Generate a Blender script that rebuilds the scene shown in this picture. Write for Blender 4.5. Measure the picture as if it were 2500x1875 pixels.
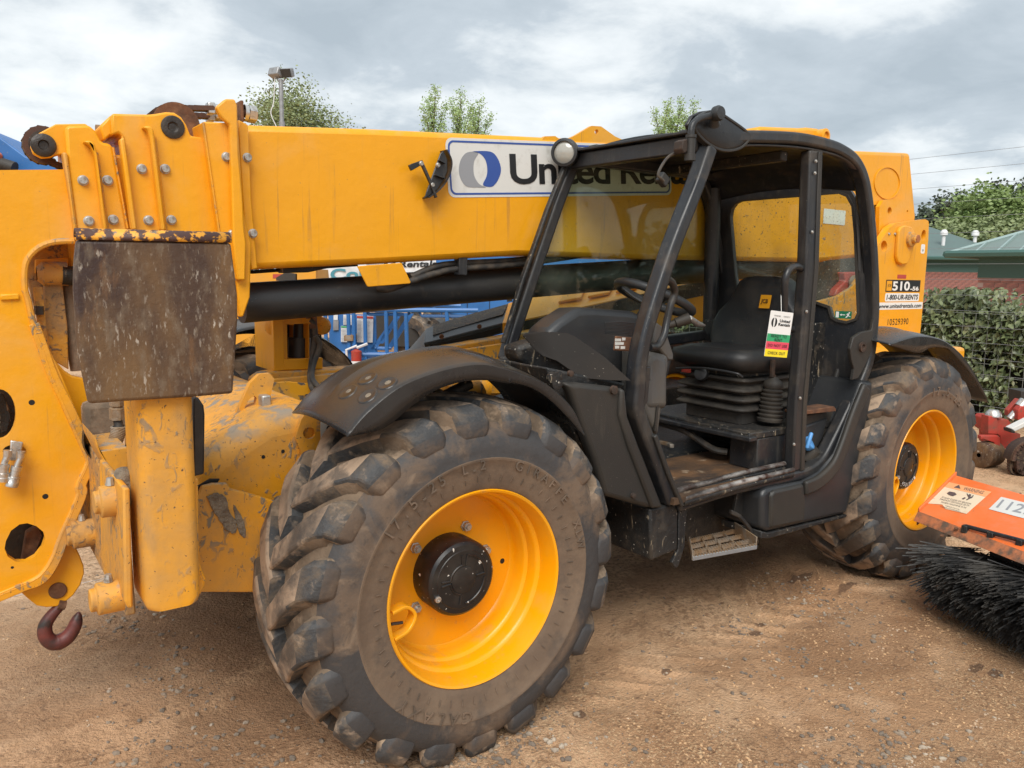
import bpy, bmesh, math, random
import numpy as np
from mathutils import Vector, Matrix, noise
from mathutils.geometry import tessellate_polygon
random.seed(7); rng = np.random.default_rng(7)
for o in list(bpy.data.objects): bpy.data.objects.remove(o)
SC = bpy.context.scene
COL = SC.collection
# ------------------------------------------------------------------ camera
# metres: X along the machine towards its rear, Y away across the machine, Z up; near tyre face at Y=0, front axle at X=0
W0, H0 = 2500.0, 1875.0
FPX = 1901.757; CAM = Vector((-1.4508, -2.1782, 1.7474)); YAW, PIT, ROL = .6273, .1391, .0155
fw = Vector((math.sin(YAW)*math.cos(PIT), math.cos(YAW)*math.cos(PIT), -math.sin(PIT)))
rt = Vector((math.cos(YAW), -math.sin(YAW), 0)); up = rt.cross(fw)
rt, up = math.cos(ROL)*rt+math.sin(ROL)*up, -math.sin(ROL)*rt+math.cos(ROL)*up
cd = bpy.data.cameras.new('camera'); cam = bpy.data.objects.new('camera', cd); COL.objects.link(cam)
cd.sensor_width = 36; cd.lens = FPX/W0*36; cd.clip_start = .05; cd.clip_end = 2000
m = Matrix((rt, up, -fw)).transposed().to_4x4(); m.translation = CAM; cam.matrix_world = m
SC.camera = cam
# ------------------------------------------------------------------ exposure, world, sun
SC.view_settings.view_transform = 'Standard'; SC.view_settings.look = 'None'
SC.view_settings.exposure = 1.14; SC.view_settings.gamma = 1; SC.view_settings.use_curve_mapping = False
SUN_EL, SUN_AZ = math.radians(48), math.radians(-140)      # azimuth from +Y towards +X
w = bpy.data.worlds.new('World'); SC.world = w; w.use_nodes = True
nt = w.node_tree; nt.nodes.clear(); N = nt.nodes.new; L = nt.links.new
out = N('ShaderNodeOutputWorld'); bg = N('ShaderNodeBackground'); sky = N('ShaderNodeTexSky')
sky.sky_type = 'NISHITA'; sky.sun_disc = False; sky.sun_elevation = SUN_EL; sky.sun_rotation = SUN_AZ
tc = N('ShaderNodeTexCoord'); sx = N('ShaderNodeSeparateXYZ'); L(tc.outputs['Generated'], sx.inputs[0])
def mth(op, a, b=None, c=None):
    n = N('ShaderNodeMath'); n.operation = op
    for i, v in enumerate((a, b, c)):
        if v is None: continue
        if hasattr(v, 'links'): L(v, n.inputs[i])
        else: n.inputs[i].default_value = v
    return n.outputs[0]
# cloud deck: look-up where the view ray meets a layer, so clouds shrink towards the horizon
zz = mth('ADD', mth('MAXIMUM', sx.outputs[2], 0), .22)
cv = N('ShaderNodeCombineXYZ'); L(mth('DIVIDE', sx.outputs[0], zz), cv.inputs[0]); L(mth('DIVIDE', sx.outputs[1], zz), cv.inputs[1])
def wnoise(scale, det, loc, dist=0.0, rough=.55):
    mp = N('ShaderNodeMapping'); L(cv.outputs[0], mp.inputs[0]); mp.inputs['Location'].default_value = loc
    n = N('ShaderNodeTexNoise'); n.inputs['Scale'].default_value = scale; n.inputs['Detail'].default_value = det
    n.inputs['Roughness'].default_value = rough; n.inputs['Distortion'].default_value = dist; L(mp.outputs[0], n.inputs[0]); return n.outputs['Fac']
c1 = wnoise(1.05, 7, (3.1, 1.7, 0), .35, .52); c2 = wnoise(2.9, 8, (7.3, 2.2, 0), .3, .6)
cm = mth('ADD', mth('MULTIPLY', c1, .66), mth('MULTIPLY', c2, .34))
rp = N('ShaderNodeValToRGB'); L(cm, rp.inputs[0]); e = rp.color_ramp.elements
e[0].position = .375; e[0].color = (.36, .415, .46, 1); e[1].position = .655; e[1].color = (.86, .88, .88, 1)
k = e.new(.475); k.color = (.45, .505, .55, 1); k = e.new(.545); k.color = (.66, .70, .72, 1)
mx = N('ShaderNodeMix'); mx.data_type = 'RGBA'; mx.inputs[0].default_value = .93
sk = N('ShaderNodeVectorMath'); sk.operation = 'SCALE'; L(sky.outputs[0], sk.inputs[0]); sk.inputs['Scale'].default_value = .09
L(sk.outputs[0], mx.inputs[6]); L(rp.outputs[0], mx.inputs[7]); L(mx.outputs[2], bg.inputs[0])
bg.inputs['Strength'].default_value = .62; L(bg.outputs[0], out.inputs[0])
sd = bpy.data.lights.new('sun', 'SUN'); sd.energy = 1.5; sd.angle = math.radians(38); sd.color = (1, .96, .9)
so = bpy.data.objects.new('sun', sd); COL.objects.link(so)
sv = Vector((math.sin(SUN_AZ)*math.cos(SUN_EL), math.cos(SUN_AZ)*math.cos(SUN_EL), math.sin(SUN_EL)))
so.rotation_euler = sv.to_track_quat('Z', 'Y').to_euler()
# ------------------------------------------------------------------ measuring the photograph
def ray(x, y): return rt*((x-W0/2)/FPX)-up*((y-H0/2)/FPX)+fw
class R:   # a window of the photograph; R(...)(x, y, Y=..) is the place on the plane Y=.. seen there
    def __init__(s, x0, y0, k): s.x0, s.y0, s.k = x0, y0, k
    def __call__(s, x, y, Y=None, X=None, Z=None, P=None):
        d = ray(s.x0+x*s.k, s.y0+y*s.k)
        if Y is not None: t = (Y-CAM.y)/d.y
        elif X is not None: t = (X-CAM.x)/d.x
        elif Z is not None: t = (Z-CAM.z)/d.z
        else: t = (Vector(P[0])-CAM).dot(Vector(P[1]))/d.dot(Vector(P[1]))
        return CAM+d*t
D = R(0, 0, 1.1302); A = R(0, 200, .31646); B = R(0, 700, .31646); G = R(0, 1150, .31646); E4 = R(500, 600, .36166); E5 = R(600, 900, .40687)
E6 = R(1200, 250, .45208); E7 = R(1200, 800, .45208); E8 = R(1900, 450, .27125); F1 = R(2000, 700, .22604); F2 = R(2000, 1050, .33156)
F3 = R(600, 1200, .45208); F4 = R(500, 100, .36166); F6 = R(0, 300, .13562); F7 = R(1050, 200, .36166); F8 = R(750, 600, .27125)
H1 = R(150, 900, .22604); H2 = R(1600, 850, .22604); H3 = R(1600, 300, .27125); H4 = R(1250, 700, .22604); H5 = R(2250, 900, .1809)
def spot(dx, dist, z=0.0):     # ground place under screen column dx (2212 px wide) at a horizontal distance
    d = ray(dx*1.1302, 671); d.z = 0; d.normalize(); p = CAM+d*dist; p.z = z; return p
# ------------------------------------------------------------------ materials
MATS = {}
def M(name, base, rough=.5, metal=0, layers=(), bump=None, spec=.5, up_dust=None, coat=0):
    mt = bpy.data.materials.new(name); mt.use_nodes = True; t = mt.node_tree; b = t.nodes['Principled BSDF']
    b.inputs['Metallic'].default_value = metal; b.inputs['Specular IOR Level'].default_value = spec; b.inputs['Coat Weight'].default_value = coat
    b.inputs['Coat Roughness'].default_value = .15
    n = t.nodes.new; l = t.links.new; tc = n('ShaderNodeTexCoord')
    def fac(s, lo, hi, det=6, st=(1, 1, 1), off=0, rg=.6, dist=0.):
        mp = n('ShaderNodeMapping'); mp.inputs['Scale'].default_value = st; mp.inputs['Location'].default_value = (off, off*1.7, off*.6); l(tc.outputs['Object'], mp.inputs[0])
        nz = n('ShaderNodeTexNoise'); nz.inputs['Scale'].default_value = s; nz.inputs['Detail'].default_value = det; nz.inputs['Roughness'].default_value = rg; nz.inputs['Distortion'].default_value = dist
        l(mp.outputs[0], nz.inputs[0]); mr = n('ShaderNodeMapRange'); mr.inputs[1].default_value = lo; mr.inputs[2].default_value = hi; l(nz.outputs[0], mr.inputs[0]); return mr.outputs[0]
    def mul(a, v):
        q = n('ShaderNodeMath'); q.operation = 'MULTIPLY'; l(a, q.inputs[0])
        if hasattr(v, 'links'): l(v, q.inputs[1])
        else: q.inputs[1].default_value = v
        return q.outputs[0]
    rgb = n('ShaderNodeRGB'); rgb.outputs[0].default_value = (*base, 1); c = rgb.outputs[0]
    rv = n('ShaderNodeValue'); rv.outputs[0].default_value = rough; r = rv.outputs[0]
    ups = None; hs = None
    for i, L_ in enumerate(layers):
        f = fac(L_['s'], L_['lo'], L_['hi'], L_.get('d', 6), L_.get('st', (1, 1, 1)), L_.get('o', i*3.3), L_.get('rg', .6), L_.get('di', 0))
        if L_.get('a', 1) != 1: f = mul(f, L_['a'])
        if 'm' in L_: f = mul(f, fac(*L_['m'], off=i*5.1+2))
        if L_.get('up'):
            if ups is None:
                g = n('ShaderNodeNewGeometry'); sp = n('ShaderNodeSeparateXYZ'); l(g.outputs['Normal'], sp.inputs[0])
                mr = n('ShaderNodeMapRange'); mr.inputs[1].default_value = .2; mr.inputs[2].default_value = .9; l(sp.outputs[2], mr.inputs[0]); ups = mr.outputs[0]
            f = mul(f, ups)
        mx = n('ShaderNodeMix'); mx.data_type = 'RGBA'; l(f, mx.inputs[0]); l(c, mx.inputs[6]); mx.inputs[7].default_value = (*L_['c'], 1); c = mx.outputs[2]
        if 'r' in L_:
            m2 = n('ShaderNodeMix'); l(f, m2.inputs[0]); l(r, m2.inputs[2]); m2.inputs[3].default_value = L_['r']; r = m2.outputs[0]
        if 'h' in L_:
            q = mul(f, L_['h'])
            if hs is None: hs = q
            else:
                ad = n('ShaderNodeMath'); l(hs, ad.inputs[0]); l(q, ad.inputs[1]); hs = ad.outputs[0]
    l(c, b.inputs['Base Color']); l(r, b.inputs['Roughness'])
    if bump:
        q = fac(bump[0], .2, .8, 8, bump[2] if len(bump) > 2 else (1, 1, 1), 9.1); q = mul(q, 1.0)
        if hs is not None:
            ad = n('ShaderNodeMath'); l(q, ad.inputs[0]); l(hs, ad.inputs[1]); q = ad.outputs[0]
        bp = n('ShaderNodeBump'); bp.inputs['Distance'].default_value = bump[1]; bp.inputs['Strength'].default_value = 1; l(q, bp.inputs['Height']); l(bp.outputs[0], b.inputs['Normal'])
    MATS[name] = mt; return mt
YEL = (.82, .36, .006); MUD = (.30, .235, .165); TAN = (.42, .30, .20); RUST = (.15, .055, .022)
yfade = [dict(c=(.78, .35, .018), s=1.3, lo=.38, hi=.7, r=.5), dict(c=(.70, .33, .035), s=9, lo=.56, hi=.78, a=.35, st=(1, 1, .35), r=.55)]
M('yellow_paint', YEL, .34, layers=yfade+[dict(c=(.42, .22, .06), s=60, lo=.70, hi=.74, a=.6, d=3), dict(c=(.48, .27, .08), s=5, lo=.60, hi=.8, a=.45, st=(1.6, 1.6, .12)), dict(c=(.62, .4, .18), s=14, lo=.5, hi=.8, up=1, a=.6, r=.75), dict(c=(.34, .17, .05), s=4, lo=.60, hi=.70, a=.5, st=(9, 9, .35), d=3, m=(2.2, .46, .62)), dict(c=(.70, .40, .14), s=2.2, lo=.50, hi=.72, a=.5, d=9, r=.6, di=.5)], bump=(3.2, .005), spec=.35, coat=.08)
M('yellow_worn', (.78, .335, .014), .45, layers=yfade+[dict(c=(.44, .25, .085), s=3.0, lo=.42, hi=.66, a=.8, r=.75, d=8), dict(c=(.30, .20, .10), s=9, lo=.54, hi=.74, a=.7, d=9, st=(1, 1, .55), r=.85), dict(c=(.24, .19, .13), s=34, lo=.555, hi=.62, di=.8, d=8, m=(4, .42, .58), r=.9, h=.6, st=(1, 1, .6)), dict(c=(.12, .07, .04), s=85, lo=.66, hi=.69, d=4, r=.8), dict(c=(.28, .24, .19), s=11, lo=.52, hi=.62, d=9, up=1, r=.9, h=.7)], bump=(16, .002))
M('yellow_chip', (.80, .36, .014), .45, layers=[dict(c=(.10, .085, .07), s=22, lo=.55, hi=.59, d=9, r=.8, h=-.8), dict(c=(.5, .3, .12), s=6, lo=.5, hi=.7, a=.6)], bump=(20, .0015))
M('yellow_muddy', (.62, .29, .03), .7, layers=[dict(c=(.34, .21, .10), s=5, lo=.40, hi=.6, r=.9, h=.4), dict(c=(.20, .14, .09), s=34, lo=.53, hi=.62, di=.6, r=.95, h=.5)], bump=(40, .003))
M('mud', (.28, .23, .17), .95, layers=[dict(c=(.16, .12, .085), s=30, lo=.4, hi=.7)], bump=(55, .012))
M('yellow_rim', (.88, .36, .002), .32, layers=[dict(c=(.58, .32, .09), s=5, lo=.50, hi=.76, a=.5, d=9, r=.7), dict(c=(.36, .22, .10), s=30, lo=.60, hi=.68, a=.5, d=8, m=(3, .48, .62), r=.8), dict(c=(.78, .36, .02), s=4, lo=.45, hi=.7), dict(c=(.45, .26, .08), s=70, lo=.72, hi=.75, d=3, a=.7), dict(c=(.40, .24, .09), s=9, lo=.56, hi=.75, up=1, r=.8, a=.6)], spec=.35, coat=.1)
M('yellow_far', (.74, .33, .02), .5, layers=[dict(c=(.6, .3, .05), s=2, lo=.45, hi=.7)])
blk = [dict(c=(.030, .028, .026), s=2.2, lo=.42, hi=.68, r=.55), dict(c=(.13, .10, .07), s=9, lo=.54, hi=.8, a=.55, r=.8), dict(c=(.42, .40, .36), s=150, lo=.73, hi=.76, d=2, a=.8, r=.8)]
M('black_paint', (.017, .019, .023), .3, layers=blk+[dict(c=(.085, .08, .07), s=26, lo=.55, hi=.75, st=(1, 1, .15), a=.5, r=.55)], bump=(30, .0008))
M('black_dirty', (.011, .012, .013), .5, layers=blk+[dict(c=(.34, .27, .18), s=26, lo=.61, hi=.70, st=(1.6, 1.6, .35), d=9, r=.9), dict(c=(.16, .12, .08), s=8, lo=.58, hi=.75, a=.35, r=.9), dict(c=(.46, .42, .36), s=60, lo=.69, hi=.715, d=2, r=.9)], bump=(40, .003))
M('black_panel', (.023, .023, .022), .48, layers=[dict(c=(.042, .035, .027), s=1.6, lo=.4, hi=.65, r=.62), dict(c=(.12, .10, .075), s=22, lo=.6, hi=.8, a=.4, st=(1, 1, .2), r=.8), dict(c=(.3, .28, .25), s=190, lo=.74, hi=.77, d=2)], bump=(260, .0006))
M('black_tank', (.020, .022, .025), .36, layers=[dict(c=(.034, .035, .036), s=2.4, lo=.42, hi=.7, r=.5), dict(c=(.30, .28, .25), s=170, lo=.745, hi=.77, d=2)], bump=(180, .0005))
M('fender_black', (.018, .020, .023), .24, layers=[dict(c=(.032, .032, .032), s=5, lo=.45, hi=.7, r=.42), dict(c=(.055, .035, .019), s=3, lo=.42, hi=.62, up=1, r=.36), dict(c=(.3, .28, .24), s=220, lo=.755, hi=.78, d=2)], bump=(90, .0004))
M('ram_black', (.028, .028, .029), .42, layers=[dict(c=(.055, .048, .04), s=3, lo=.45, hi=.7, st=(.3, 1, 1), r=.55), dict(c=(.16, .12, .08), s=12, lo=.58, hi=.8, a=.6), dict(c=(.4, .38, .34), s=160, lo=.76, hi=.78, d=2)], bump=(60, .0005))
M('rubber_brown', (.135, .092, .062), .85, layers=[dict(c=(.20, .14, .092), s=5, lo=.42, hi=.66, d=8, a=.7), dict(c=(.06, .05, .043), s=11, lo=.52, hi=.70, d=8, a=.6)], bump=(34, .0015))
M('rubber_side', (.105, .074, .053), .8, layers=[dict(c=(.17, .115, .076), s=2.6, lo=.40, hi=.62, d=7, a=.8, r=.92), dict(c=(.30, .215, .145), s=13, lo=.54, hi=.74, d=9, di=.6, r=.95, a=.6), dict(c=(.040, .041, .044), s=4.5, lo=.41, hi=.54, d=9, di=.6, a=.92, o=21, r=.6), dict(c=(.035, .033, .032), s=30, lo=.58, hi=.70, d=5, a=.5)], bump=(34, .002))
M('rubber_lug', (.042, .043, .045), .62, layers=[dict(c=(.17, .125, .085), s=8, lo=.46, hi=.64, d=8, di=.5, r=.92), dict(c=(.40, .295, .205), s=15, lo=.56, hi=.70, d=9, r=.95, a=.75, o=13), dict(c=(.07, .07, .07), s=60, lo=.5, hi=.7, d=4, st=(1, 1, 3), a=.6)], bump=(46, .003))
M('rubber_top', (.085, .066, .052), .75, layers=[dict(c=(.36, .26, .18), s=3.0, lo=.38, hi=.56, d=8, di=.8, r=.95), dict(c=(.05, .045, .042), s=14, lo=.5, hi=.65, a=.7)], bump=(30, .003))
M('rubber_groove', (.20, .142, .095), .95, layers=[dict(c=(.10, .073, .05), s=7, lo=.42, hi=.65), dict(c=(.34, .25, .17), s=12, lo=.52, hi=.7)], bump=(40, .003))
M('rust_plate', (.064, .034, .020), .6, layers=[dict(c=(.155, .086, .036), s=3.2, lo=.42, hi=.60, st=(1.5, 1, .55), d=8, r=.8), dict(c=(.040, .021, .017), s=4.0, lo=.48, hi=.62, o=8, r=.45, st=(1.3, 1, .55), d=9), dict(c=(.19, .145, .10), s=34, lo=.52, hi=.68, d=9, a=.5, st=(1.3, 1, .5)), dict(c=(.27, .13, .045), s=9, lo=.60, hi=.75, st=(1.5, 1, .4), a=.7), dict(c=(.50, .45, .38), s=60, lo=.60, hi=.67, d=6, st=(1.4, 1, .45), a=.75, m=(5, .42, .62), r=.8), dict(c=(.30, .25, .19), s=95, lo=.6, hi=.72, d=6, a=.6, st=(1.4, 1, .5))], bump=(55, .0015))
M('rust_chip', (.80, .36, .03), .5, layers=[dict(c=(.075, .035, .028), s=40, lo=.45, hi=.50, d=9, r=.6), dict(c=(.2, .17, .13), s=30, lo=.62, hi=.68)], bump=(40, .001))
M('rust_dark', (.035, .024, .018), .75, layers=[dict(c=(.085, .045, .028), s=30, lo=.45, hi=.7)])
M('rust', (.13, .055, .026), .85, layers=[dict(c=(.24, .12, .06), s=20, lo=.45, hi=.7), dict(c=(.05, .028, .02), s=9, lo=.5, hi=.7)], bump=(60, .0015))
M('rust_floor', (.085, .046, .022), .8, layers=[dict(c=(.17, .085, .035), s=6, lo=.42, hi=.62, d=8), dict(c=(.028, .02, .016), s=4.5, lo=.48, hi=.64, d=8, st=(.5, 1.2, 1)), dict(c=(.42, .33, .23), s=8, lo=.60, hi=.72, d=9)], bump=(30, .004))
M('chain_steel', (.055, .040, .034), .5, metal=.4, layers=[dict(c=(.13, .065, .045), s=14, lo=.45, hi=.65, r=.85), dict(c=(.20, .15, .09), s=30, lo=.52, hi=.7)], bump=(60, .001))
M('steel', (.62, .61, .59), .3, metal=.85, layers=[dict(c=(.2, .17, .14), s=30, lo=.5, hi=.7, r=.7)])
M('bolt_steel', (.50, .49, .46), .42, metal=.75, layers=[dict(c=(.20, .15, .10), s=40, lo=.52, hi=.7, r=.8)])
M('galvanised', (.34, .35, .36), .5, metal=.5, layers=[dict(c=(.25, .25, .25), s=9, lo=.4, hi=.7)])
M('step_alloy', (.34, .30, .25), .5, metal=.5, layers=[dict(c=(.30, .20, .115), s=12, lo=.38, hi=.56, r=.9)], bump=(60, .002))
M('hub_black', (.010, .010, .011), .34, layers=[dict(c=(.05, .043, .035), s=5, lo=.5, hi=.75, r=.6), dict(c=(.62, .60, .55), s=34, lo=.70, hi=.715, d=2, r=.8), dict(c=(.5, .48, .44), s=90, lo=.72, hi=.74, d=2, st=(1, 1, .5))])
M('grease', (.045, .032, .022), .45, layers=[dict(c=(.02, .016, .014), s=14, lo=.4, hi=.7)], bump=(30, .003))
M('seat_black', (.016, .017, .019), .48, layers=[dict(c=(.045, .042, .038), s=4, lo=.5, hi=.75, r=.7), dict(c=(.2, .17, .13), s=60, lo=.66, hi=.72, a=.5)], bump=(120, .0006))
M('bellows_black', (.028, .025, .022), .62, layers=[dict(c=(.085, .072, .055), s=4, lo=.46, hi=.72, r=.85)], bump=(60, .001))
M('console_grey', (.085, .088, .092), .5, layers=[dict(c=(.10, .085, .065), s=3, lo=.46, hi=.7, r=.7), dict(c=(.3, .28, .25), s=180, lo=.74, hi=.77, d=2)], bump=(150, .0005))
M('hose', (.030, .028, .026), .55, layers=[dict(c=(.13, .10, .07), s=12, lo=.45, hi=.7, r=.85)])
M('grip_mat', (.085, .080, .075), .95, layers=[dict(c=(.16, .13, .09), s=30, lo=.5, hi=.7), dict(c=(.035, .035, .035), s=120, lo=.5, hi=.65)], bump=(200, .003))
M('white_decal', (.66, .66, .63), .45, layers=[dict(c=(.45, .43, .38), s=14, lo=.56, hi=.75, a=.7), dict(c=(.3, .28, .24), s=60, lo=.69, hi=.74)])
M('white_paint', (.72, .73, .73), .5, layers=[dict(c=(.5, .5, .5), s=3, lo=.5, hi=.75)])
M('decal_black', (.012, .013, .015), .45); M('decal_blue', (.035, .085, .32), .45); M('decal_grey', (.28, .29, .31), .45)
M('decal_yellow', (.80, .36, .012), .45); M('decal_red', (.45, .06, .045), .5); M('decal_teal', (.06, .24, .30), .5)
M('tag_white', (.78, .78, .76), .5); M('tag_green', (.03, .34, .14), .5); M('tag_red', (.72, .07, .12), .5); M('tag_yellow', (.85, .68, .02), .5)
M('exit_green', (.012, .16, .075), .4); M('cap_blue', (.10, .32, .68), .4); M('latch_green', (.03, .28, .2), .4)
M('blue_paint', (.034, .155, .42), .42, layers=[dict(c=(.026, .12, .33), s=3, lo=.45, hi=.7), dict(c=(.2, .24, .28), s=40, lo=.66, hi=.72)])
M('red_paint', (.42, .045, .03), .45, layers=[dict(c=(.25, .07, .045), s=6, lo=.48, hi=.7, r=.8), dict(c=(.14, .09, .06), s=30, lo=.6, hi=.7)], bump=(30, .001))
M('orange_paint', (.85, .165, .030), .42, layers=[dict(c=(.78, .21, .065), s=3, lo=.45, hi=.7, r=.55), dict(c=(.30, .12, .05), s=60, lo=.69, hi=.73, d=4), dict(c=(.6, .22, .1), s=9, lo=.55, hi=.75, a=.6)], bump=(6, .004), coat=.1)
M('orange_worn', (.45, .15, .06), .7, layers=[dict(c=(.12, .075, .05), s=14, lo=.42, hi=.6, d=8)], bump=(30, .003))
M('label_cream', (.74, .62, .45), .6, layers=[dict(c=(.62, .40, .25), s=11, lo=.56, hi=.74, a=.7), dict(c=(.60, .16, .05), s=7, lo=.66, hi=.69)])
M('label_orange', (.80, .38, .17), .6); M('label_ink', (.10, .075, .075), .6)
M('bristle', (.018, .018, .018), .42, layers=[dict(c=(.075, .068, .058), s=7, lo=.45, hi=.7, r=.8)])
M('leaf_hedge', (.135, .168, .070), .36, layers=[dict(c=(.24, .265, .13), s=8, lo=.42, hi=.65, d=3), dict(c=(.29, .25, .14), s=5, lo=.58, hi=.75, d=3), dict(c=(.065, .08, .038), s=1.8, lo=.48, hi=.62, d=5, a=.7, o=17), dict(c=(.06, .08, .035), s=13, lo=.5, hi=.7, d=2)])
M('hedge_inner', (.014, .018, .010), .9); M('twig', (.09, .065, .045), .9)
M('leaf_spring', (.20, .28, .085), .6, layers=[dict(c=(.24, .32, .11), s=.7, lo=.4, hi=.65, d=3), dict(c=(.10, .17, .045), s=1.6, lo=.5, hi=.7, d=2)])
M('leaf_oak', (.19, .235, .10), .6, layers=[dict(c=(.28, .33, .15), s=.8, lo=.42, hi=.65, d=3)])
M('leaf_pale', (.34, .46, .19), .6, layers=[dict(c=(.24, .36, .12), s=1.5, lo=.42, hi=.65, d=3)])
M('leaf_pine', (.062, .085, .055), .7, layers=[dict(c=(.095, .115, .072), s=.9, lo=.42, hi=.65, d=3)])
M('bark', (.13, .10, .08), .9, layers=[dict(c=(.07, .055, .045), s=8, lo=.4, hi=.7)], bump=(20, .01))
M('green_roof', (.165, .215, .20), .45, layers=[dict(c=(.18, .245, .225), s=.8, lo=.45, hi=.7)]); M('green_roof_dark', (.10, .145, .135), .5, layers=[dict(c=(.10, .165, .15), s=.8, lo=.45, hi=.7)]); M('green_trim', (.045, .11, .095), .5); M('green_seam', (.27, .36, .35), .4)
M('brick_red', (.27, .125, .105), .85, layers=[dict(c=(.22, .10, .085), s=2.3, lo=.4, hi=.6, d=2), dict(c=(.36, .15, .12), s=4.1, lo=.5, hi=.65, d=2)]); M('mortar', (.40, .30, .27), .95)
M('lamp_glass', (.40, .40, .36), .12, layers=[dict(c=(.38, .37, .33), s=60, lo=.4, hi=.6, st=(.1, .1, 1), d=1)], spec=.8); M('mirror_back', (.012, .012, .013), .35, layers=[dict(c=(.03, .03, .03), s=8, lo=.5, hi=.7, r=.5)], bump=(90, .0003))
M('stone', (.29, .225, .165), .85, layers=[dict(c=(.17, .135, .105), s=5, lo=.4, hi=.55, d=1), dict(c=(.46, .38, .29), s=4, lo=.56, hi=.7, d=1)])
M('stone_tan', (.58, .37, .20), .9, layers=[dict(c=(.27, .17, .10), s=6, lo=.4, hi=.6, d=1), dict(c=(.52, .40, .29), s=8, lo=.58, hi=.7, d=1)])
M('dark_gap', (.012, .011, .010), .8)  # near-black for holes, joints and grilles, and for shade painted into recesses
def glass(name, tint, dirt):
    mt = bpy.data.materials.new(name); mt.use_nodes = True; t = mt.node_tree; t.nodes.clear(); n = t.nodes.new; l = t.links.new
    o = n('ShaderNodeOutputMaterial'); tr = n('ShaderNodeBsdfTransparent'); tr.inputs[0].default_value = (*tint, 1); gl = n('ShaderNodeBsdfGlossy'); gl.inputs['Roughness'].default_value = .02
    lw = n('ShaderNodeLayerWeight'); pw = n('ShaderNodeMath'); pw.operation = 'POWER'; l(lw.outputs['Facing'], pw.inputs[0]); pw.inputs[1].default_value = 4; fr = n('ShaderNodeMath'); fr.operation = 'MULTIPLY_ADD'; l(pw.outputs[0], fr.inputs[0]); fr.inputs[1].default_value = .6; fr.inputs[2].default_value = .035; mx = n('ShaderNodeMixShader'); l(fr.outputs[0], mx.inputs[0]); l(tr.outputs[0], mx.inputs[1]); l(gl.outputs[0], mx.inputs[2])
    df = n('ShaderNodeBsdfDiffuse'); df.inputs[0].default_value = (.42, .40, .34, 1); tc = n('ShaderNodeTexCoord'); f = None
    for s, lo, hi, a in dirt:
        nz = n('ShaderNodeTexNoise'); nz.inputs['Scale'].default_value = s; nz.inputs['Detail'].default_value = 3; l(tc.outputs['Object'], nz.inputs[0])
        mr = n('ShaderNodeMapRange'); mr.inputs[1].default_value = lo; mr.inputs[2].default_value = hi; mr.inputs[4].default_value = a; l(nz.outputs[0], mr.inputs[0])
        if f is None: f = mr.outputs[0]
        else:
            q = n('ShaderNodeMath'); q.operation = 'MAXIMUM'; l(f, q.inputs[0]); l(mr.outputs[0], q.inputs[1]); f = q.outputs[0]
    m2 = n('ShaderNodeMixShader'); l(f, m2.inputs[0]); l(mx.outputs[0], m2.inputs[1]); l(df.outputs[0], m2.inputs[2]); l(m2.outputs[0], o.inputs[0]); MATS[name] = mt
M('flap_brown', (.014, .011, .009), .6, spec=.25, layers=[dict(c=(.024, .017, .012), s=3, lo=.4, hi=.7), dict(c=(.36, .32, .26), s=120, lo=.73, hi=.76, d=2)])
glass('glass_side', (.88, .95, .90), [(4, .45, .8, .05), (70, .70, .73, .35)])
glass('glass_rear', (.80, .85, .80), [(5, .45, .75, .16), (55, .66, .70, .6), (110, .66, .70, .5)])
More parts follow.
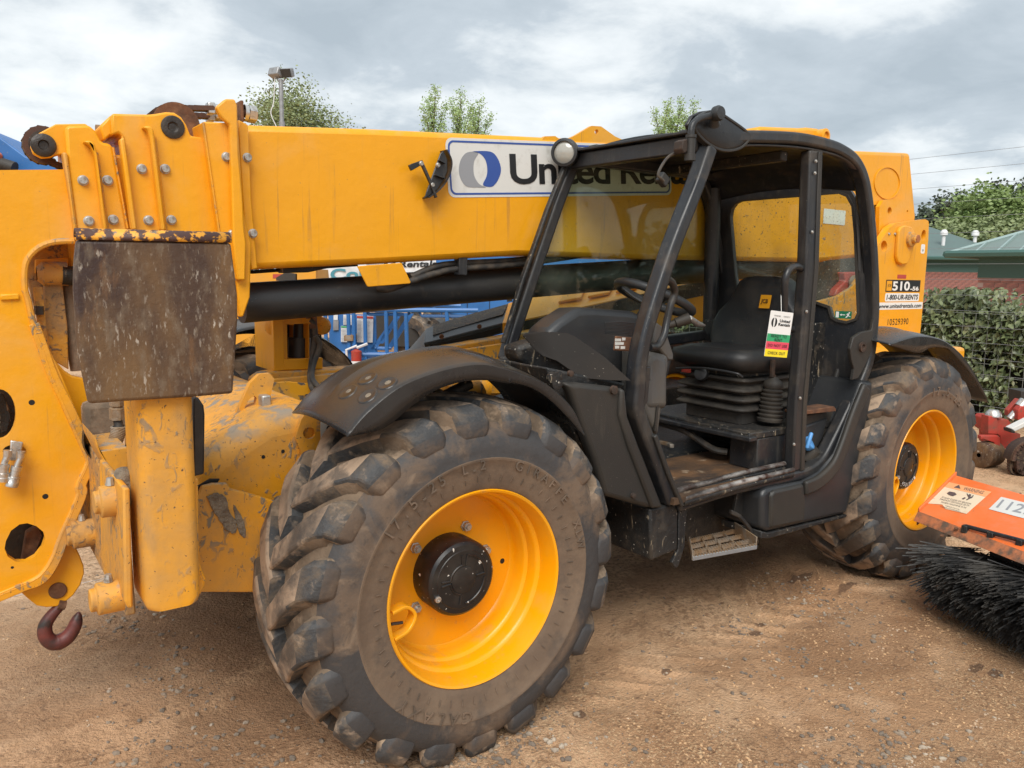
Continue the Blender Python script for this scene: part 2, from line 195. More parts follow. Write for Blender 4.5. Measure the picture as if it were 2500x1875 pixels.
# ------------------------------------------------------------------ mesh helpers
class MB:
    def __init__(s): s.v, s.f, s.mi = [], [], []
    def add(s, vs, fs, mi=0):
        b = len(s.v); s.v += [tuple(q) for q in vs]; s.f += [tuple(i+b for i in q) for q in fs]; s.mi += [mi]*len(fs); return s
    def box(s, c, d, rot=None, mi=0):
        c = Vector(c); vs = []
        for z in (-.5, .5):
            for y in (-.5, .5):
                for x in (-.5, .5):
                    q = Vector((x*d[0], y*d[1], z*d[2])); vs.append(c+(rot @ q if rot else q))
        return s.add(vs, [(0, 2, 3, 1), (4, 5, 7, 6), (0, 1, 5, 4), (2, 6, 7, 3), (0, 4, 6, 2), (1, 3, 7, 5)], mi)
    def bb(s, lo, hi, mi=0): return s.box([(a+b)/2 for a, b in zip(lo, hi)], [abs(b-a) for a, b in zip(lo, hi)], None, mi)
    def prism(s, loop, ext, holes=(), mi=0):      # 3D loop pushed along ext, holes are 3D loops
        ext = Vector(ext); loops = [[Vector(q) for q in loop]]+[[Vector(q) for q in h] for h in holes]
        tri = tessellate_polygon(loops) if holes else None
        flat = [q for lp in loops for q in lp]; n = len(flat)
        fs = [tuple(t) for t in tri]+[tuple(i+n for i in t[::-1]) for t in tri] if holes else [tuple(range(n)), tuple(range(2*n-1, n-1, -1))]
        o = 0
        for lp in loops:
            k = len(lp); fs += [(o+i, o+(i+1) % k, o+(i+1) % k+n, o+i+n) for i in range(k)]; o += k
        return s.add(flat+[q+ext for q in flat], fs, mi)
    def tube(s, path, r, n=10, mi=0, caps=True, closed=False):
        path = [Vector(q) for q in path]; m_ = len(path); rs = r if hasattr(r, '__len__') else [r]*m_; vs = []; fs = []; a = None
        for i, q in enumerate(path):
            d = (path[(i+1) % m_]-path[i-1]) if closed else (path[min(i+1, m_-1)]-path[max(i-1, 0)])
            d.normalize()
            if a is None: a = d.orthogonal().normalized()
            a = (a-d*a.dot(d)).normalized(); b = d.cross(a)
            for j in range(n):
                t = 2*math.pi*j/n; vs.append(q+(a*math.cos(t)+b*math.sin(t))*rs[i])
        for i in range(m_ if closed else m_-1):
            for j in range(n):
                i2 = (i+1) % m_; fs.append((i*n+j, i*n+(j+1) % n, i2*n+(j+1) % n, i2*n+j))
        if caps and not closed: fs += [tuple(range(n-1, -1, -1)), tuple(range((m_-1)*n, m_*n))]
        return s.add(vs, fs, mi)
    def sweep(s, path, wid, nrm, th, mi=0, closed=False):    # rectangular bar: wid in-plane, th along nrm (centred)
        path = [Vector(q) for q in path]; m_ = len(path); nrm = Vector(nrm).normalized(); ws = wid if hasattr(wid, '__len__') else [wid]*m_; vs = []; fs = []
        for i, q in enumerate(path):
            if closed: d1 = (q-path[i-1]).normalized(); d2 = (path[(i+1) % m_]-q).normalized()
            else:
                d1 = (q-path[i-1]).normalized() if i else (path[1]-q).normalized(); d2 = (path[i+1]-q).normalized() if i < m_-1 else d1
            d = (d1+d2).normalized(); sd = nrm.cross(d).normalized(); k = 1/max(.5, d.dot(d1)); h = ws[i]/2*k
            vs += [q+sd*h-nrm*th/2, q+sd*h+nrm*th/2, q-sd*h+nrm*th/2, q-sd*h-nrm*th/2]
        for i in range(m_ if closed else m_-1):
            for j in range(4):
                i2 = (i+1) % m_; fs.append((i*4+j, i*4+(j+1) % 4, i2*4+(j+1) % 4, i2*4+j))
        if not closed: fs += [(3, 2, 1, 0), tuple(range((m_-1)*4, m_*4))]
        return s.add(vs, fs, mi)
    def lathe(s, prof, c, ax=(0, 1, 0), n=48, mi=0, mis=None):    # prof: (radius, distance along axis from c)
        c = Vector(c); ax = Vector(ax).normalized(); a = ax.orthogonal().normalized() if abs(ax.y) < .99 else Vector((1, 0, 0)); b = ax.cross(a); m_ = len(prof); vs = []; 
        for r, h in prof:
            for j in range(n):
                t = 2*math.pi*j/n; vs.append(c+ax*h+(a*math.cos(t)+b*math.sin(t))*max(r, 1e-4))
        base = len(s.v); s.v += [tuple(q) for q in vs]
        for i in range(m_-1):
            for j in range(n):
                s.f.append(tuple(base+q for q in (i*n+j, i*n+(j+1) % n, (i+1)*n+(j+1) % n, (i+1)*n+j))); s.mi.append(mis[i] if mis else mi)
        return s
    def cyl(s, a, b, r, n=16, mi=0):
        a, b = Vector(a), Vector(b); return s.tube([a, b], r, n, mi)
    def grid(s, rows, mi=0):
        n = len(rows[0]); vs = [q for r in rows for q in r]
        return s.add(vs, [(i*n+j, i*n+j+1, (i+1)*n+j+1, (i+1)*n+j) for i in range(len(rows)-1) for j in range(n-1)], mi)
    def mesh(s, name, mats, ang=38, recalc=True):
        me = bpy.data.meshes.new(name); me.from_pydata(s.v, [], s.f)
        for mt in (mats if isinstance(mats, (list, tuple)) else [mats]): me.materials.append(MATS[mt] if isinstance(mt, str) else mt)
        me.polygons.foreach_set('material_index', s.mi)
        if recalc:
            bm = bmesh.new(); bm.from_mesh(me); bmesh.ops.recalc_face_normals(bm, faces=bm.faces); bm.to_mesh(me); bm.free()
        me.polygons.foreach_set('use_smooth', [ang > 0]*len(me.polygons))
        if 0 < ang < 180: me.set_sharp_from_angle(angle=math.radians(ang))
        me.update(); return me
    def build(s, name, mats, parent=None, bevel=0, seg=2, ang=38, solid=0, loc=None, recalc=True, kind=None):
        o = bpy.data.objects.new(name, s.mesh(name, mats, ang, recalc)); COL.objects.link(o); link(o, parent, loc)
        if solid: md = o.modifiers.new('solid', 'SOLIDIFY'); md.thickness = solid; md.offset = 0
        if bevel: md = o.modifiers.new('bevel', 'BEVEL'); md.width = bevel; md.segments = seg; md.limit_method = 'ANGLE'; md.angle_limit = math.radians(35)
        if kind: o['kind'] = kind
        return o
def link(o, parent, loc=None):
    if loc is not None: o.location = loc
    if parent is not None:
        q = Vector((0, 0, 0)); p = parent
        while p is not None: q += Vector(p['abs']) if 'abs' in p and p.parent is None else Vector((0, 0, 0)); p = p.parent
        o.parent = parent; o.matrix_parent_inverse = Matrix.Translation(-q) if parent.parent is None else Matrix.Identity(4)
def thing(name, label, cat, loc=(0, 0, 0), group=None):
    o = bpy.data.objects.new(name, None); COL.objects.link(o); o.location = loc; o['abs'] = tuple(loc); o['label'] = label; o['category'] = cat; o.empty_display_size = .2
    if group: o['group'] = group
    return o
def tag(o, label, cat, group=None):
    o['label'] = label; o['category'] = cat
    if group: o['group'] = group
    return o
def struct(o): o['kind'] = 'structure'; return o
def inst(src, name, parent, loc, mat=None, rot=None, scale=None):   # another object on the same mesh
    o = bpy.data.objects.new(name, src if isinstance(src, bpy.types.Mesh) else src.data); COL.objects.link(o); link(o, parent, loc)
    if rot is not None: o.rotation_euler = rot
    if scale is not None: o.scale = scale if hasattr(scale, '__len__') else (scale,)*3
    return o
def loop(reg, pts, **pl): return [reg(x, y, **pl) for x, y in pts]
def ell(reg, cx, cy, rx, ry, n=20, tilt=0, **pl):
    c, s_ = math.cos(tilt), math.sin(tilt)
    return [reg(cx+rx*math.cos(t)*c-ry*math.sin(t)*s_, cy+rx*math.cos(t)*s_+ry*math.sin(t)*c, **pl) for t in [2*math.pi*i/n for i in range(n)]]
def plate(name, mat, parent, pts, Y, th, holes=(), bevel=.004, reg=None, **k):
    lp = loop(reg, pts, Y=Y) if reg else [pt if isinstance(pt, Vector) else pt[0](pt[1], pt[2], Y=Y) for pt in pts]
    return MB().prism(lp, (0, th, 0), holes).build(name, mat, parent, bevel=0 if holes else bevel, **k)
def smooth_path(pts, n=8, closed=False):      # Catmull-Rom through points
    P = [Vector(q) for q in pts]; m_ = len(P); o = []
    for i in range(m_ if closed else m_-1):
        p0 = P[i-1] if (i or closed) else P[0]*2-P[1]; p1 = P[i]; p2 = P[(i+1) % m_]; p3 = P[(i+2) % m_] if (closed or i+2 < m_) else P[-1]*2-P[-2]
        for j in range(n):
            t = j/n; o.append(.5*((2*p1)+(p2-p0)*t+(2*p0-5*p1+4*p2-p3)*t*t+(3*p1-p0-3*p2+p3)*t**3))
    if not closed: o.append(P[-1])
    return o
_txt = {}
def text_mesh(body, bold=0.0, shear=0.0, mat='decal_black', space=1.0):
    cu = bpy.data.curves.new('txt', 'FONT'); cu.body = body; cu.offset = bold; cu.shear = shear; cu.space_character = space; cu.resolution_u = 4; cu.align_x = 'LEFT'
    ob = bpy.data.objects.new('txt', cu); COL.objects.link(ob); dg = bpy.context.evaluated_depsgraph_get(); me = bpy.data.meshes.new_from_object(ob.evaluated_get(dg)); bpy.data.objects.remove(ob)
    me.materials.clear(); me.materials.append(MATS[mat]); v = np.empty(len(me.vertices)*3); me.vertices.foreach_get('co', v); return me, v.reshape(-1, 3)
def lettering(body, o, ex, ey, w_, h_, mat='decal_black', parent=None, bold=0.0, shear=0.0, space=1.0, name='lettering', lift=.0015):
    me, v = text_mesh(body, bold, shear, mat, space); lo, hi = v.min(0), v.max(0); v = (v-lo)/np.maximum(hi-lo, 1e-6)
    ex, ey = Vector(ex).normalized(), Vector(ey).normalized(); nz = ex.cross(ey); o = Vector(o)+nz*lift
    P = np.array(o)[None]+v[:, :1]*w_*np.array(ex)[None]+v[:, 1:2]*h_*np.array(ey)[None]
    me.vertices.foreach_set('co', P.ravel()); me.update(); me.name = name; ob = bpy.data.objects.new(name, me); COL.objects.link(ob); link(ob, parent); return ob
def rrect(o, ex, ey, w_, h_, r, n=5):
    o, ex, ey = Vector(o), Vector(ex).normalized(), Vector(ey).normalized(); q = []
    for cx, cy, a0 in ((w_-r, h_-r, 0), (r, h_-r, 90), (r, r, 180), (w_-r, r, 270)):
        for i in range(n+1):
            a = math.radians(a0+90*i/n); q.append(o+ex*(cx+r*math.cos(a))+ey*(cy+r*math.sin(a)))
    return q
def decal(name, mat, parent, o, ex, ey, w_, h_, r=.005, lift=.001):
    nz = Vector(ex).cross(Vector(ey)).normalized(); return MB().prism([q+nz*lift for q in rrect(o, ex, ey, w_, h_, r)], nz*-.0006).build(name, mat, parent, ang=0)
EX, EY, EZ = Vector((1, 0, 0)), Vector((0, 1, 0)), Vector((0, 0, 1))
# ------------------------------------------------------------------ the telehandler
YB, YBF = 1.06, 1.40            # near and far side of the boom
YN, YF = .13, 1.02              # near and far side of the cab
WB, ZA = 3.1356, .65
TH = thing('telehandler', 'yellow telehandler with open black cab and lettered white panel on its boom', 'telehandler', (1.5, 1.2, 0))
# ---- wheels
def tyre_lugs(mb, cx, cz, yo, sgn, half, ph0, rev=1):
    # chevron bars from the tread centre over the shoulder, material 0 top, 1 sides
    n = 20; pitch = 2*math.pi/n
    st = [(-.012, .674, 0), (.05, .675, .07), (.10, .673, .15), (.15, .668, .225), (.195, .659, .285), (.222, .640, .315), (.236, .605, .325), (.243, .560, .325), (.243, .532, .322)]
    hw = [.060, .066, .073, .080, .087, .092, .092, .082, .060]; ex_ = [.015, .018, .020, .022, .026, .036, .056, .072, .080]; bt = [.622, .622, .62, .612, .60, .585, .56, .535, .515]; out = [0, 0, 0, 0, 0, .004, .010, .008, -.004]
    for k in range(n):
        a0 = k*pitch+ph0; vs = []; j = random.uniform(-.012, .012)
        for (w_, r, dl), h, b_, ou, xb_ in zip(st, hw, bt, out, ex_):
            yc = yo+(half-(w_+ou) if sgn > 0 else half+(w_+ou)); hb = h+xb_
            lat = .034 if w_ > .2 else 0
            yb_ = yo+(half-(w_-lat) if sgn > 0 else half+(w_-lat)); ch_ = .009*min(1, max(0, r-b_)/.05); yc2 = yc*.6+yb_*.4
            for (aa, rr, yy) in ((-hb, b_, yb_), (-(h*.6+hb*.4), max(b_, r-ch_), yc2), (-h*.91, r, yc), (h*.91, r, yc), (h*.6+hb*.4, max(b_, r-ch_), yc2), (hb, b_, yb_)):
                a = a0-(dl+aa+j*(w_*4))*rev; vs.append((cx+rr*math.cos(a), yy, cz+rr*math.sin(a)))
        m_ = len(st); mb.add(vs, [(i*6+q, i*6+q+1, (i+1)*6+q+1, (i+1)*6+q) for i in range(m_-1) for q in range(5)], 1)
        for f_ in range((m_-1)*5):
            i, q = divmod(f_, 5); mb.mi[len(mb.mi)-(m_-1)*5+f_] = (1 if i < 3 else 3) if q in (0, 4) else ((0 if i < 4 else 1 if i < 6 else 2) if q == 2 else (0 if i < 3 else 1 if i < 6 else 2))
        mb.add(vs[:6], [(5, 4, 3, 2, 1, 0)], 1)
def make_wheel(cx, yo, flip=False, detail=True, phase=0.):
    # yo = plane of the outer rim flange; flip = far side of the machine
    s = -1 if flip else 1; c = (cx, yo, ZA); ax = (0, s, 0)
    W = MB().lathe([(.325, .445), (.355, .44), (.355, .43), (.33, .40), (.315, .34), (.30, .30), (.292, .26), (.292, .235), (.14, .23), (.14, .26)], c, ax, 64)
    W.lathe([(.288, .224), (.298, .216), (.303, .200), (.303, .150), (.308, .142), (.317, .137), (.318, .095), (.323, .086), (.333, .080), (.336, .040), (.340, .028), (.343, .012), (.348, .0), (.356, -.004), (.360, .002), (.358, .016), (.345, .030)], c, ax, 96)
    W.lathe([(.14, .222), (.27, .222), (.296, .2225)], c, ax, 64)
    wh = W.build('wheel', 'yellow_rim', TH, ang=36)
    T = MB(); half = .235
    prof = [(.352, .012), (.362, -.002), (.385, -.008), (.43, -.018), (.466, -.0225), (.470, -.0258), (.477, -.0235), (.50, -.0235), (.525, -.021), (.56, -.008), (.592, .022), (.612, .07), (.622, .15), (.624, half)]
    prof = prof+[(r, 2*half-y) for r, y in prof[-2::-1]]
    mis = [2]*8+[3]*6; mis = [4]*6+[2]*4+[3]*(len(prof)-1-20)+[2]*10
    T.lathe(prof, c, ax, 96, mis=mis)
    if not flip:
        tyre_lugs(T, cx, ZA, yo, 1, half, phase); tyre_lugs(T, cx, ZA, yo, -1, half, phase+math.pi/20)
    else:
        tyre_lugs(T, cx, ZA, yo-2*half, 1, half, phase); tyre_lugs(T, cx, ZA, yo-2*half, -1, half, phase+math.pi/20)
    T.build('tyre', ['rubber_top', 'rubber_lug', 'rubber_side', 'rubber_groove', 'rubber_brown'], wh, bevel=.005, seg=1, ang=44)
    if not detail: return wh
    hub = MB().lathe([(.143, .235), (.143, .13), (.138, .117), (.128, .109), (.11, .107), (.108, .105), (.0, .104)], c, ax, 56)
    def ridge(r, a0, a1, n=12): return [(cx+r*math.cos(math.radians(a0+(a1-a0)*i/n)), yo+.104, ZA+r*math.sin(math.radians(a0+(a1-a0)*i/n))) for i in range(n+1)]
    for a0, a1, r in ((95, 175, .055), (5, 80, .092), (-85, -5, .092), (185, 260, .055)): hub.tube(ridge(r, a0, a1), .004, 6)
    for a in (5, 80, 95, 175, 185, 260): hub.tube([(cx+r*math.cos(math.radians(a)), yo+.104, ZA+r*math.sin(math.radians(a))) for r in (.055, .075, .092)], .004, 6)
    hub.lathe([(.05, .105), (.05, .1015), (.046, .1005), (0, .1005)], c, ax, 32)
    hub.build('hub_cap', 'hub_black', wh, ang=30)
    a = math.radians(205); MB().lathe([(.012, .107), (.012, .1), (.007, .099), (.007, .103), (0, .103)], (cx+.118*math.cos(a), yo, ZA+.118*math.sin(a)), ax, 12).build('plug', 'steel', wh)
    nut = MB(); nut.lathe([(.021, 0), (.021, -.006), (.017, -.007), (.017, -.022), (.0, -.022)], (0, 0, 0), (0, 1, 0), 6); nut.lathe([(.009, -.02), (.009, -.032), (0, -.032)], (0, 0, 0), (0, 1, 0), 10)
    nm = nut.mesh('wheel_nut', 'bolt_steel', 20)
    for a in (63, 140, 220, 297, 15):
        a = math.radians(a)
        inst(nm, 'wheel_nut', wh, (cx+.176*math.cos(a), yo+.222, ZA+.176*math.sin(a)))
    hole = MB().lathe([(.011, .2215), (0, .2215)], (cx+.255, yo, ZA-.02), ax, 12); hole.build('rim_hole', 'dark_gap', wh)
    # valve guard: a U-shaped strap on the rim wall
    g = smooth_path([(cx-.332, yo+.03, ZA-.01), (cx-.27, yo+.05, ZA-.012), (cx-.235, yo+.055, ZA-.05), (cx-.262, yo+.05, ZA-.095), (cx-.325, yo+.03, ZA-.105)], 6)
    MB().sweep(g, .012, (0, 1, 0), .045).build('valve_guard', 'yellow_rim', wh, bevel=.003)
    MB().tube([(cx-.325, yo+.04, ZA-.06), (cx-.28, yo+.045, ZA-.068)], .006, 8).build('valve', 'grease', wh)
    return wh
def ring_text(parent, body, cx, y, r, deg0, h, step, mat='rubber_groove', inward=False):
    # moulded letters around the sidewall, read from outside the circle
    mbv = []; me_all = MB(); a = deg0
    for ch in body:
        if ch != ' ':
            me, v = text_mesh(ch, .0, 0, mat); lo, hi = v.min(0), v.max(0); wch = (hi[0]-lo[0])/max(hi[1]-lo[1], .3)*h if ch not in '-.' else h*.4
            t = math.radians(a); er = Vector((math.cos(t), 0, math.sin(t))); et = Vector((math.sin(t), 0, -math.cos(t)))
            P = [Vector((cx, y, ZA))+er*(r+(q[1]-lo[1])*h/.72)+et*((q[0]-(lo[0]+hi[0])/2)*h/.72) for q in v]
            me_all.add(P, [tuple(p.vertices) for p in me.polygons])
            bpy.data.meshes.remove(me)
        a -= step
    o = me_all.build('lettering', mat, parent, ang=0, recalc=False); s_ = o.modifiers.new('solid', 'SOLIDIFY'); s_.thickness = .0028; s_.offset = 0; return o
M('rubber_letter', (.085, .066, .05), .7, layers=[dict(c=(.21, .145, .10), s=9, lo=.42, hi=.65)])
wf = make_wheel(0, 0, phase=.05)
for body, a, h, st_ in (('GIRAFFE', 71, .036, 5.6), ('XLW', 22, .034, 5.2), ('17.5-25', 143, .040, 5.2), ('L-2', 100, .034, 4.6), ('GALAXY', 258, .046, -7.6)):
    ring_text(wf, body[::-1] if st_ < 0 else body, 0, -.0262, .452-h*.4, a if st_ > 0 else a+st_*0, h, abs(st_), 'rubber_letter') if st_ > 0 else ring_text(wf, body, 0, -.0262, .452-h*.4, 262, h, 7.2, 'rubber_letter')
for a in range(0, 360, 7): pass
tk = MB()
for i in range(52):
    a = math.radians(i*360/52+3); e0, e1 = .393, .415; d_ = Vector((-math.sin(a), 0, math.cos(a)))*.0012
    p0 = Vector((e0*math.cos(a), -.0125, ZA+e0*math.sin(a))); p1 = Vector((e1*math.cos(a), -.0185, ZA+e1*math.sin(a))); tk.add([p0-d_, p1-d_, p1+d_, p0+d_], [(0, 1, 2, 3)])
tk.build('rim_line_ticks', 'rubber_letter', wf, ang=0, solid=.002)
wr = make_wheel(WB, 0, phase=.17)
ring_text(wr, '17.5-25', WB, -.0262, .448, 96, .052, 7, 'rubber_letter')
# white hand-written number on the rear hub
for i, ch in enumerate('453/3071'):
    a = math.radians(238+11*i); er = Vector((math.cos(a), 0, math.sin(a))); et = Vector((-math.sin(a), 0, math.cos(a)))
    lettering(ch, Vector((WB, .104, ZA))+er*.118-et*.008, et, -er, .014, .021, 'white_paint', wr, name='hub_number', lift=.003)
make_wheel(0, 2.44, True, False, .2); make_wheel(WB, 2.44, True, False, .1)
# ---- chassis (underframe black as shade put into its colour, axles, then the yellow nose)
ch = MB(); ch.bb((-.55, .62, .52), (3.9, 1.82, .80)); ch.bb((.55, .40, .60), (2.3, .62, .78)); ch.bb((.4, 1.5, .6), (2.9, 2.05, 1.0))
ch.cyl((0, .2, .65), (0, 2.2, .65), .11); ch.cyl((WB, .2, .65), (WB, 2.2, .65), .11); ch.bb((-.16, .9, .45), (.16, 1.55, .9)); ch.bb((WB-.16, .9, .45), (WB+.16, 1.55, .9))
chs = ch.build('chassis', 'black_dirty', TH, bevel=.015)
# rail on the boom side of the cab that carries the hood
plate('frame_rail', 'yellow_worn', chs, [(330, 1010), (345, 905), (400, 866), (480, 850), (800, 838), (1130, 815), (1320, 745), (1480, 715), (2010, 620), (2400, 545), (2400, 900), (1900, 1030), (1000, 1120)], 1.5, .12, reg=E4, bevel=.008)
plate('frame_rail', 'yellow_worn', chs, [(405, 905), (800, 868), (1130, 842), (1320, 772), (1480, 742), (2010, 660), (2010, 1000), (1400, 1010), (1000, 1120), (450, 1090)], 1.46, .03, reg=E4, bevel=.006)
plate('chipped_plate', 'yellow_chip', chs, [(425, 925), (560, 915), (700, 930), (800, 1040), (660, 1110), (520, 1075), (450, 1010)], 1.38, .012, reg=E4)
for x, y in ((1665, 737), (1785, 705)): MB().lathe([(.016, 0), (.016, -.012), (0, -.012)], E4(x, y, Y=1.50), (0, 1, 0), 8).build('bolt', 'rust', chs)
# nose: tapered housing falling to the front between the front wheels
prof = [G(1500, 905, Y=.52), B(1500, 1420, Y=.52), B(1585, 1290, Y=.52), B(1730, 1190, Y=.52), B(2040, 995, Y=.52), E4(520, 1120, Y=.52), E4(660, 1090, Y=.52), E4(900, 1100, Y=.52), E4(900, 1700, Y=.52), G(2212, 500, Y=.52)]
MB().prism(prof, (0, 1.35, 0)).build('nose_housing', 'yellow_worn', TH, bevel=.085, seg=6)
nz = TH
plate('side_plate', 'yellow_worn', TH, [(1500, 240), (1560, 118), (1640, 98), (1750, 95), (1782, 138), (2000, 195), (2300, 290), (2300, 940), (1540, 935)], .43, .02, reg=G, bevel=.005)
def mudblob(reg, pts, Y, par, th=.007):
    q = smooth_path(loop(reg, pts, Y=Y), 5, True); c_ = sum(q, Vector())/len(q); q = [p_+(p_-c_)*(.22*noise.noise(p_*55)+.12*noise.noise(p_*140)) for p_ in q]
    MB().prism(q, (0, -th, 0)).build('mud_patch', 'mud', par, bevel=.0025)
mudblob(G, [(1605, 190), (1680, 165), (1740, 215), (1765, 300), (1810, 380), (1830, 450), (1790, 470), (1745, 450), (1690, 370), (1640, 290)], .429, TH)
mudblob(G, [(1800, 260), (1850, 330), (1890, 430), (1880, 500), (1840, 470), (1815, 370)], .429, TH, .004)
plate('recess_shade', 'dark_gap', TH, [(1500, 130), (1620, 60), (1700, 60), (1600, 230), (1510, 330)], .47, .01, reg=G)  # flat near-black plate, shade of the recess put into its colour
# lug plate with a slot at the top of the nose, small lifting eye, bracket in front of the wheel
plate('tow_lug', 'yellow_worn', TH, [(222, 1140), (222, 1120), (305, 930), (370, 868), (440, 862), (470, 900), (440, 1040), (400, 1140), (320, 1178)], .72, .03, holes=[loop(E4, [(268, 1095), (300, 1035), (335, 1012), (352, 1030), (345, 1090), (310, 1135), (285, 1138)], Y=.72)], reg=E4)
MB().box(E4(405, 1050, Y=.70), (.035, .05, .05)).build('bolt', 'bolt_steel', TH, bevel=.006)
plate('lifting_eye', 'yellow_worn', TH, [(312, 1250), (318, 1200), (345, 1180), (375, 1190), (395, 1225), (360, 1260)], .60, .02, holes=[ell(E4, 350, 1212, 14, 14, 10, Y=.60)], reg=E4)
plate('front_bracket', 'yellow_worn', TH, [(615, 1290), (650, 1180), (690, 1110), (760, 1060), (840, 1060), (900, 1110), (900, 1250), (800, 1300), (760, 1480), (740, 1560), (650, 1560), (650, 1380), (628, 1340)], .50, .03, holes=[ell(E4, 705, 1265, 42, 40, 14, Y=.50)], reg=E4)
MB().lathe([(.03, .0), (.03, -.012), (.018, -.014), (.018, -.035), (0, -.035)], E4(695, 1435, Y=.5), (0, 1, 0), 12).build('bolt', 'rust', TH)
o_ = E4(783, 1360, Y=.495); dcl = decal('warning_decal', 'white_decal', TH, o_, EX, EZ, .07, .10, .01)
lettering('8', o_+Vector((.02, -.002, .03)), EX, EZ, .03, .05, 'decal_black', dcl)
for x, y in ((395, 1425), (528, 1388), (583, 1560), (565, 1615)): MB().lathe([(.007, 0), (0, 0)], E4(x, y, Y=.5185), (0, 1, 0), 10).build('bolt_hole', 'dark_gap', TH)
# front cross plate, decals and pivot bushes
fp = MB(); fp.prism([Vector((-1.06, .42, .66)), Vector((-1.06, 1.95, .66)), Vector((-1.06, 1.95, 1.10)), Vector((-1.06, .95, 1.10)), Vector((-1.06, .45, .98))], (.03, 0, 0))
fpo = fp.build('front_plate', 'yellow_muddy', TH, bevel=.006)
for q, mt, w_, h_ in (((-1.061, .66, .74), 'white_decal', .10, .13), ((-1.0615, .655, .80), 'decal_black', .05, .07), ((-1.0615, .60, .78), 'decal_grey', .03, .08)): decal('worn_decal', mt, fpo, q, -EY, EZ, w_, h_, .006)
def bush(c, ax, r, h, mat='yellow_muddy', nip=True):
    b_ = MB().lathe([(r, 0), (r, h*.75), (r*.96, h*.8), (r*.72, h*.8), (r*.72, h), (0, h)], c, ax, 24); o = b_.build('pivot_bush', mat, TH, bevel=.004)
    if nip: MB().tube([Vector(c)+Vector(ax)*h*.4+EZ*r, Vector(c)+Vector(ax)*h*.4+EZ*(r+.022)], [.013, .009], 8).build('grease_nipple', 'bolt_steel', o)
    return o
bush(G(720, 470, X=-1.06), (-1, 0, 0), .052, .09, 'yellow_muddy'); bush(G(945, 215, Y=.26), (-1, 0, 0), .046, .075, 'yellow_worn'); bush(G(945, 950, Y=.22), (-1, 0, 0), .046, .085, 'yellow_worn')
MB().box(G(965, 120, Y=.26), (.05, .08, .11)).build('mud_clod', 'mud', TH, bevel=.02, seg=3)
# curved web beyond the leg and hydraulic fittings seen through it
plate('nose_web', 'yellow_worn', TH, [(735, 1160), (780, 1270), (985, 1240), (985, 1520), (900, 1500), (830, 1400), (740, 1215)], .62, .3, reg=B, bevel=.02)
MB().lathe([(.10, 0), (.11, .02), (.11, .16), (.06, .18)], B(880, 1180, Y=.95), (.3, 1, 0), 24).build('swivel_housing', 'black_dirty', TH)
MB().box(B(850, 1010, Y=1.0), (.18, .1, .13)).build('valve_block', 'rubber_groove', TH, bevel=.02)
hp = smooth_path([B(895, 920, Y=.85), B(905, 1010, Y=.84), B(915, 1100, Y=.83), B(890, 1190, Y=.82), B(850, 1290, Y=.82)], 8)
MB().tube(hp, .016, 10).build('hose', 'hose', TH)
sp = []; 
for i in range(180):
    t = i/179*(len(hp)-18)+14; q = hp[int(t)].lerp(hp[min(int(t)+1, len(hp)-1)], t-int(t)); a = i*.75; sp.append(q+Vector((math.cos(a), math.sin(a), 0))*.023)
MB().tube(sp, .004, 5).build('hose_spring', 'step_alloy', TH)
MB().lathe([(.026, 0), (.026, .04), (.018, .045), (.024, .05), (.024, .09), (.016, .1)], B(905, 1020, Y=.835), (0, -.1, .99), 6).build('hose_fitting', 'step_alloy', TH)
# ---- stabiliser: leg folded up, its rusted foot pad turned outwards
st = MB()
xl, xr = H1(712, 900, Y=.24).x, H1(1425, 900, Y=.10).x; cxl = (xl+xr)/2; hw = (xr-xl)/2
def rsec(z, k=1.0, y0=.065, y1=.27, r=.034):
    o = []
    for px, py, a0 in ((xr-r, y0+r, 270), (xr-.02, y1-.02, 0), (xl+.02, y1-.02, 90), (xl+r, y0+r, 180)):
        rr = r if py < .2 else .02
        for i in range(7):
            a = math.radians(a0+i*15); o.append(Vector((cxl+(px+rr*math.cos(a)-cxl)*k, py+rr*math.sin(a), z)))
    return o
zb = .80
secs = [(zb, .80), (zb+.004, .92), (zb+.015, .98), (zb+.03, 1), (1.45, 1)]
rings = [rsec(z, k) for z, k in secs]; n = len(rings[0])
st.add([q for r_ in rings for q in r_], [(i*n+j, i*n+(j+1) % n, (i+1)*n+(j+1) % n, (i+1)*n+j) for i in range(len(secs)-1) for j in range(n)]+[tuple(range(n-1, -1, -1))])
leg = st.build('stabiliser_leg', 'yellow_worn', TH, ang=50)
pt = [A(590, 1215, Y=.03), A(1785, 1240, Y=.03), A(1835, 1640, Y=.03), B(1838, 250, Y=.03), B(1800, 825, Y=.03), B(1490, 852, Y=.03), B(980, 884, Y=.03), B(685, 905, Y=.03), B(600, 500, Y=.03), B(568, 20, Y=.03), A(572, 1400, Y=.03)]
pad = MB().prism(pt, (0, .028, 0)).build('foot_pad', 'rust_plate', TH, bevel=.009, seg=3)
lip = MB(); rows = []
for i in range(9):
    a = math.radians(-10+i*22); ca, sa = math.cos(a), math.sin(a)
    rows.append([A(x, 1205+k_*25, Y=.03)+Vector((0, .022-.022*ca, .022*sa)) for x, k_ in ((588, 0), (1786, 1))])
lip.grid(rows); lp = lip.build('pad_lip', 'rust_chip', pad, solid=.008, ang=60)
for x in (700, 1650): MB().bb((A(x, 1500, Y=.05).x-.02, .058, 1.45), (A(x, 1500, Y=.05).x+.02, .12, 1.80)).build('pad_rib', 'rust_plate', pad, bevel=.005)
MB().bb((cxl-.10, .058, 1.43), (cxl+.10, .16, 1.60)).build('pad_hinge', 'yellow_worn', pad, bevel=.01)
plate('leg_bracket', 'yellow_worn', TH, [(948, 130), (1003, 130), (1028, 1058), (985, 1062), (960, 1000)], .12, .40, reg=G, bevel=.006)
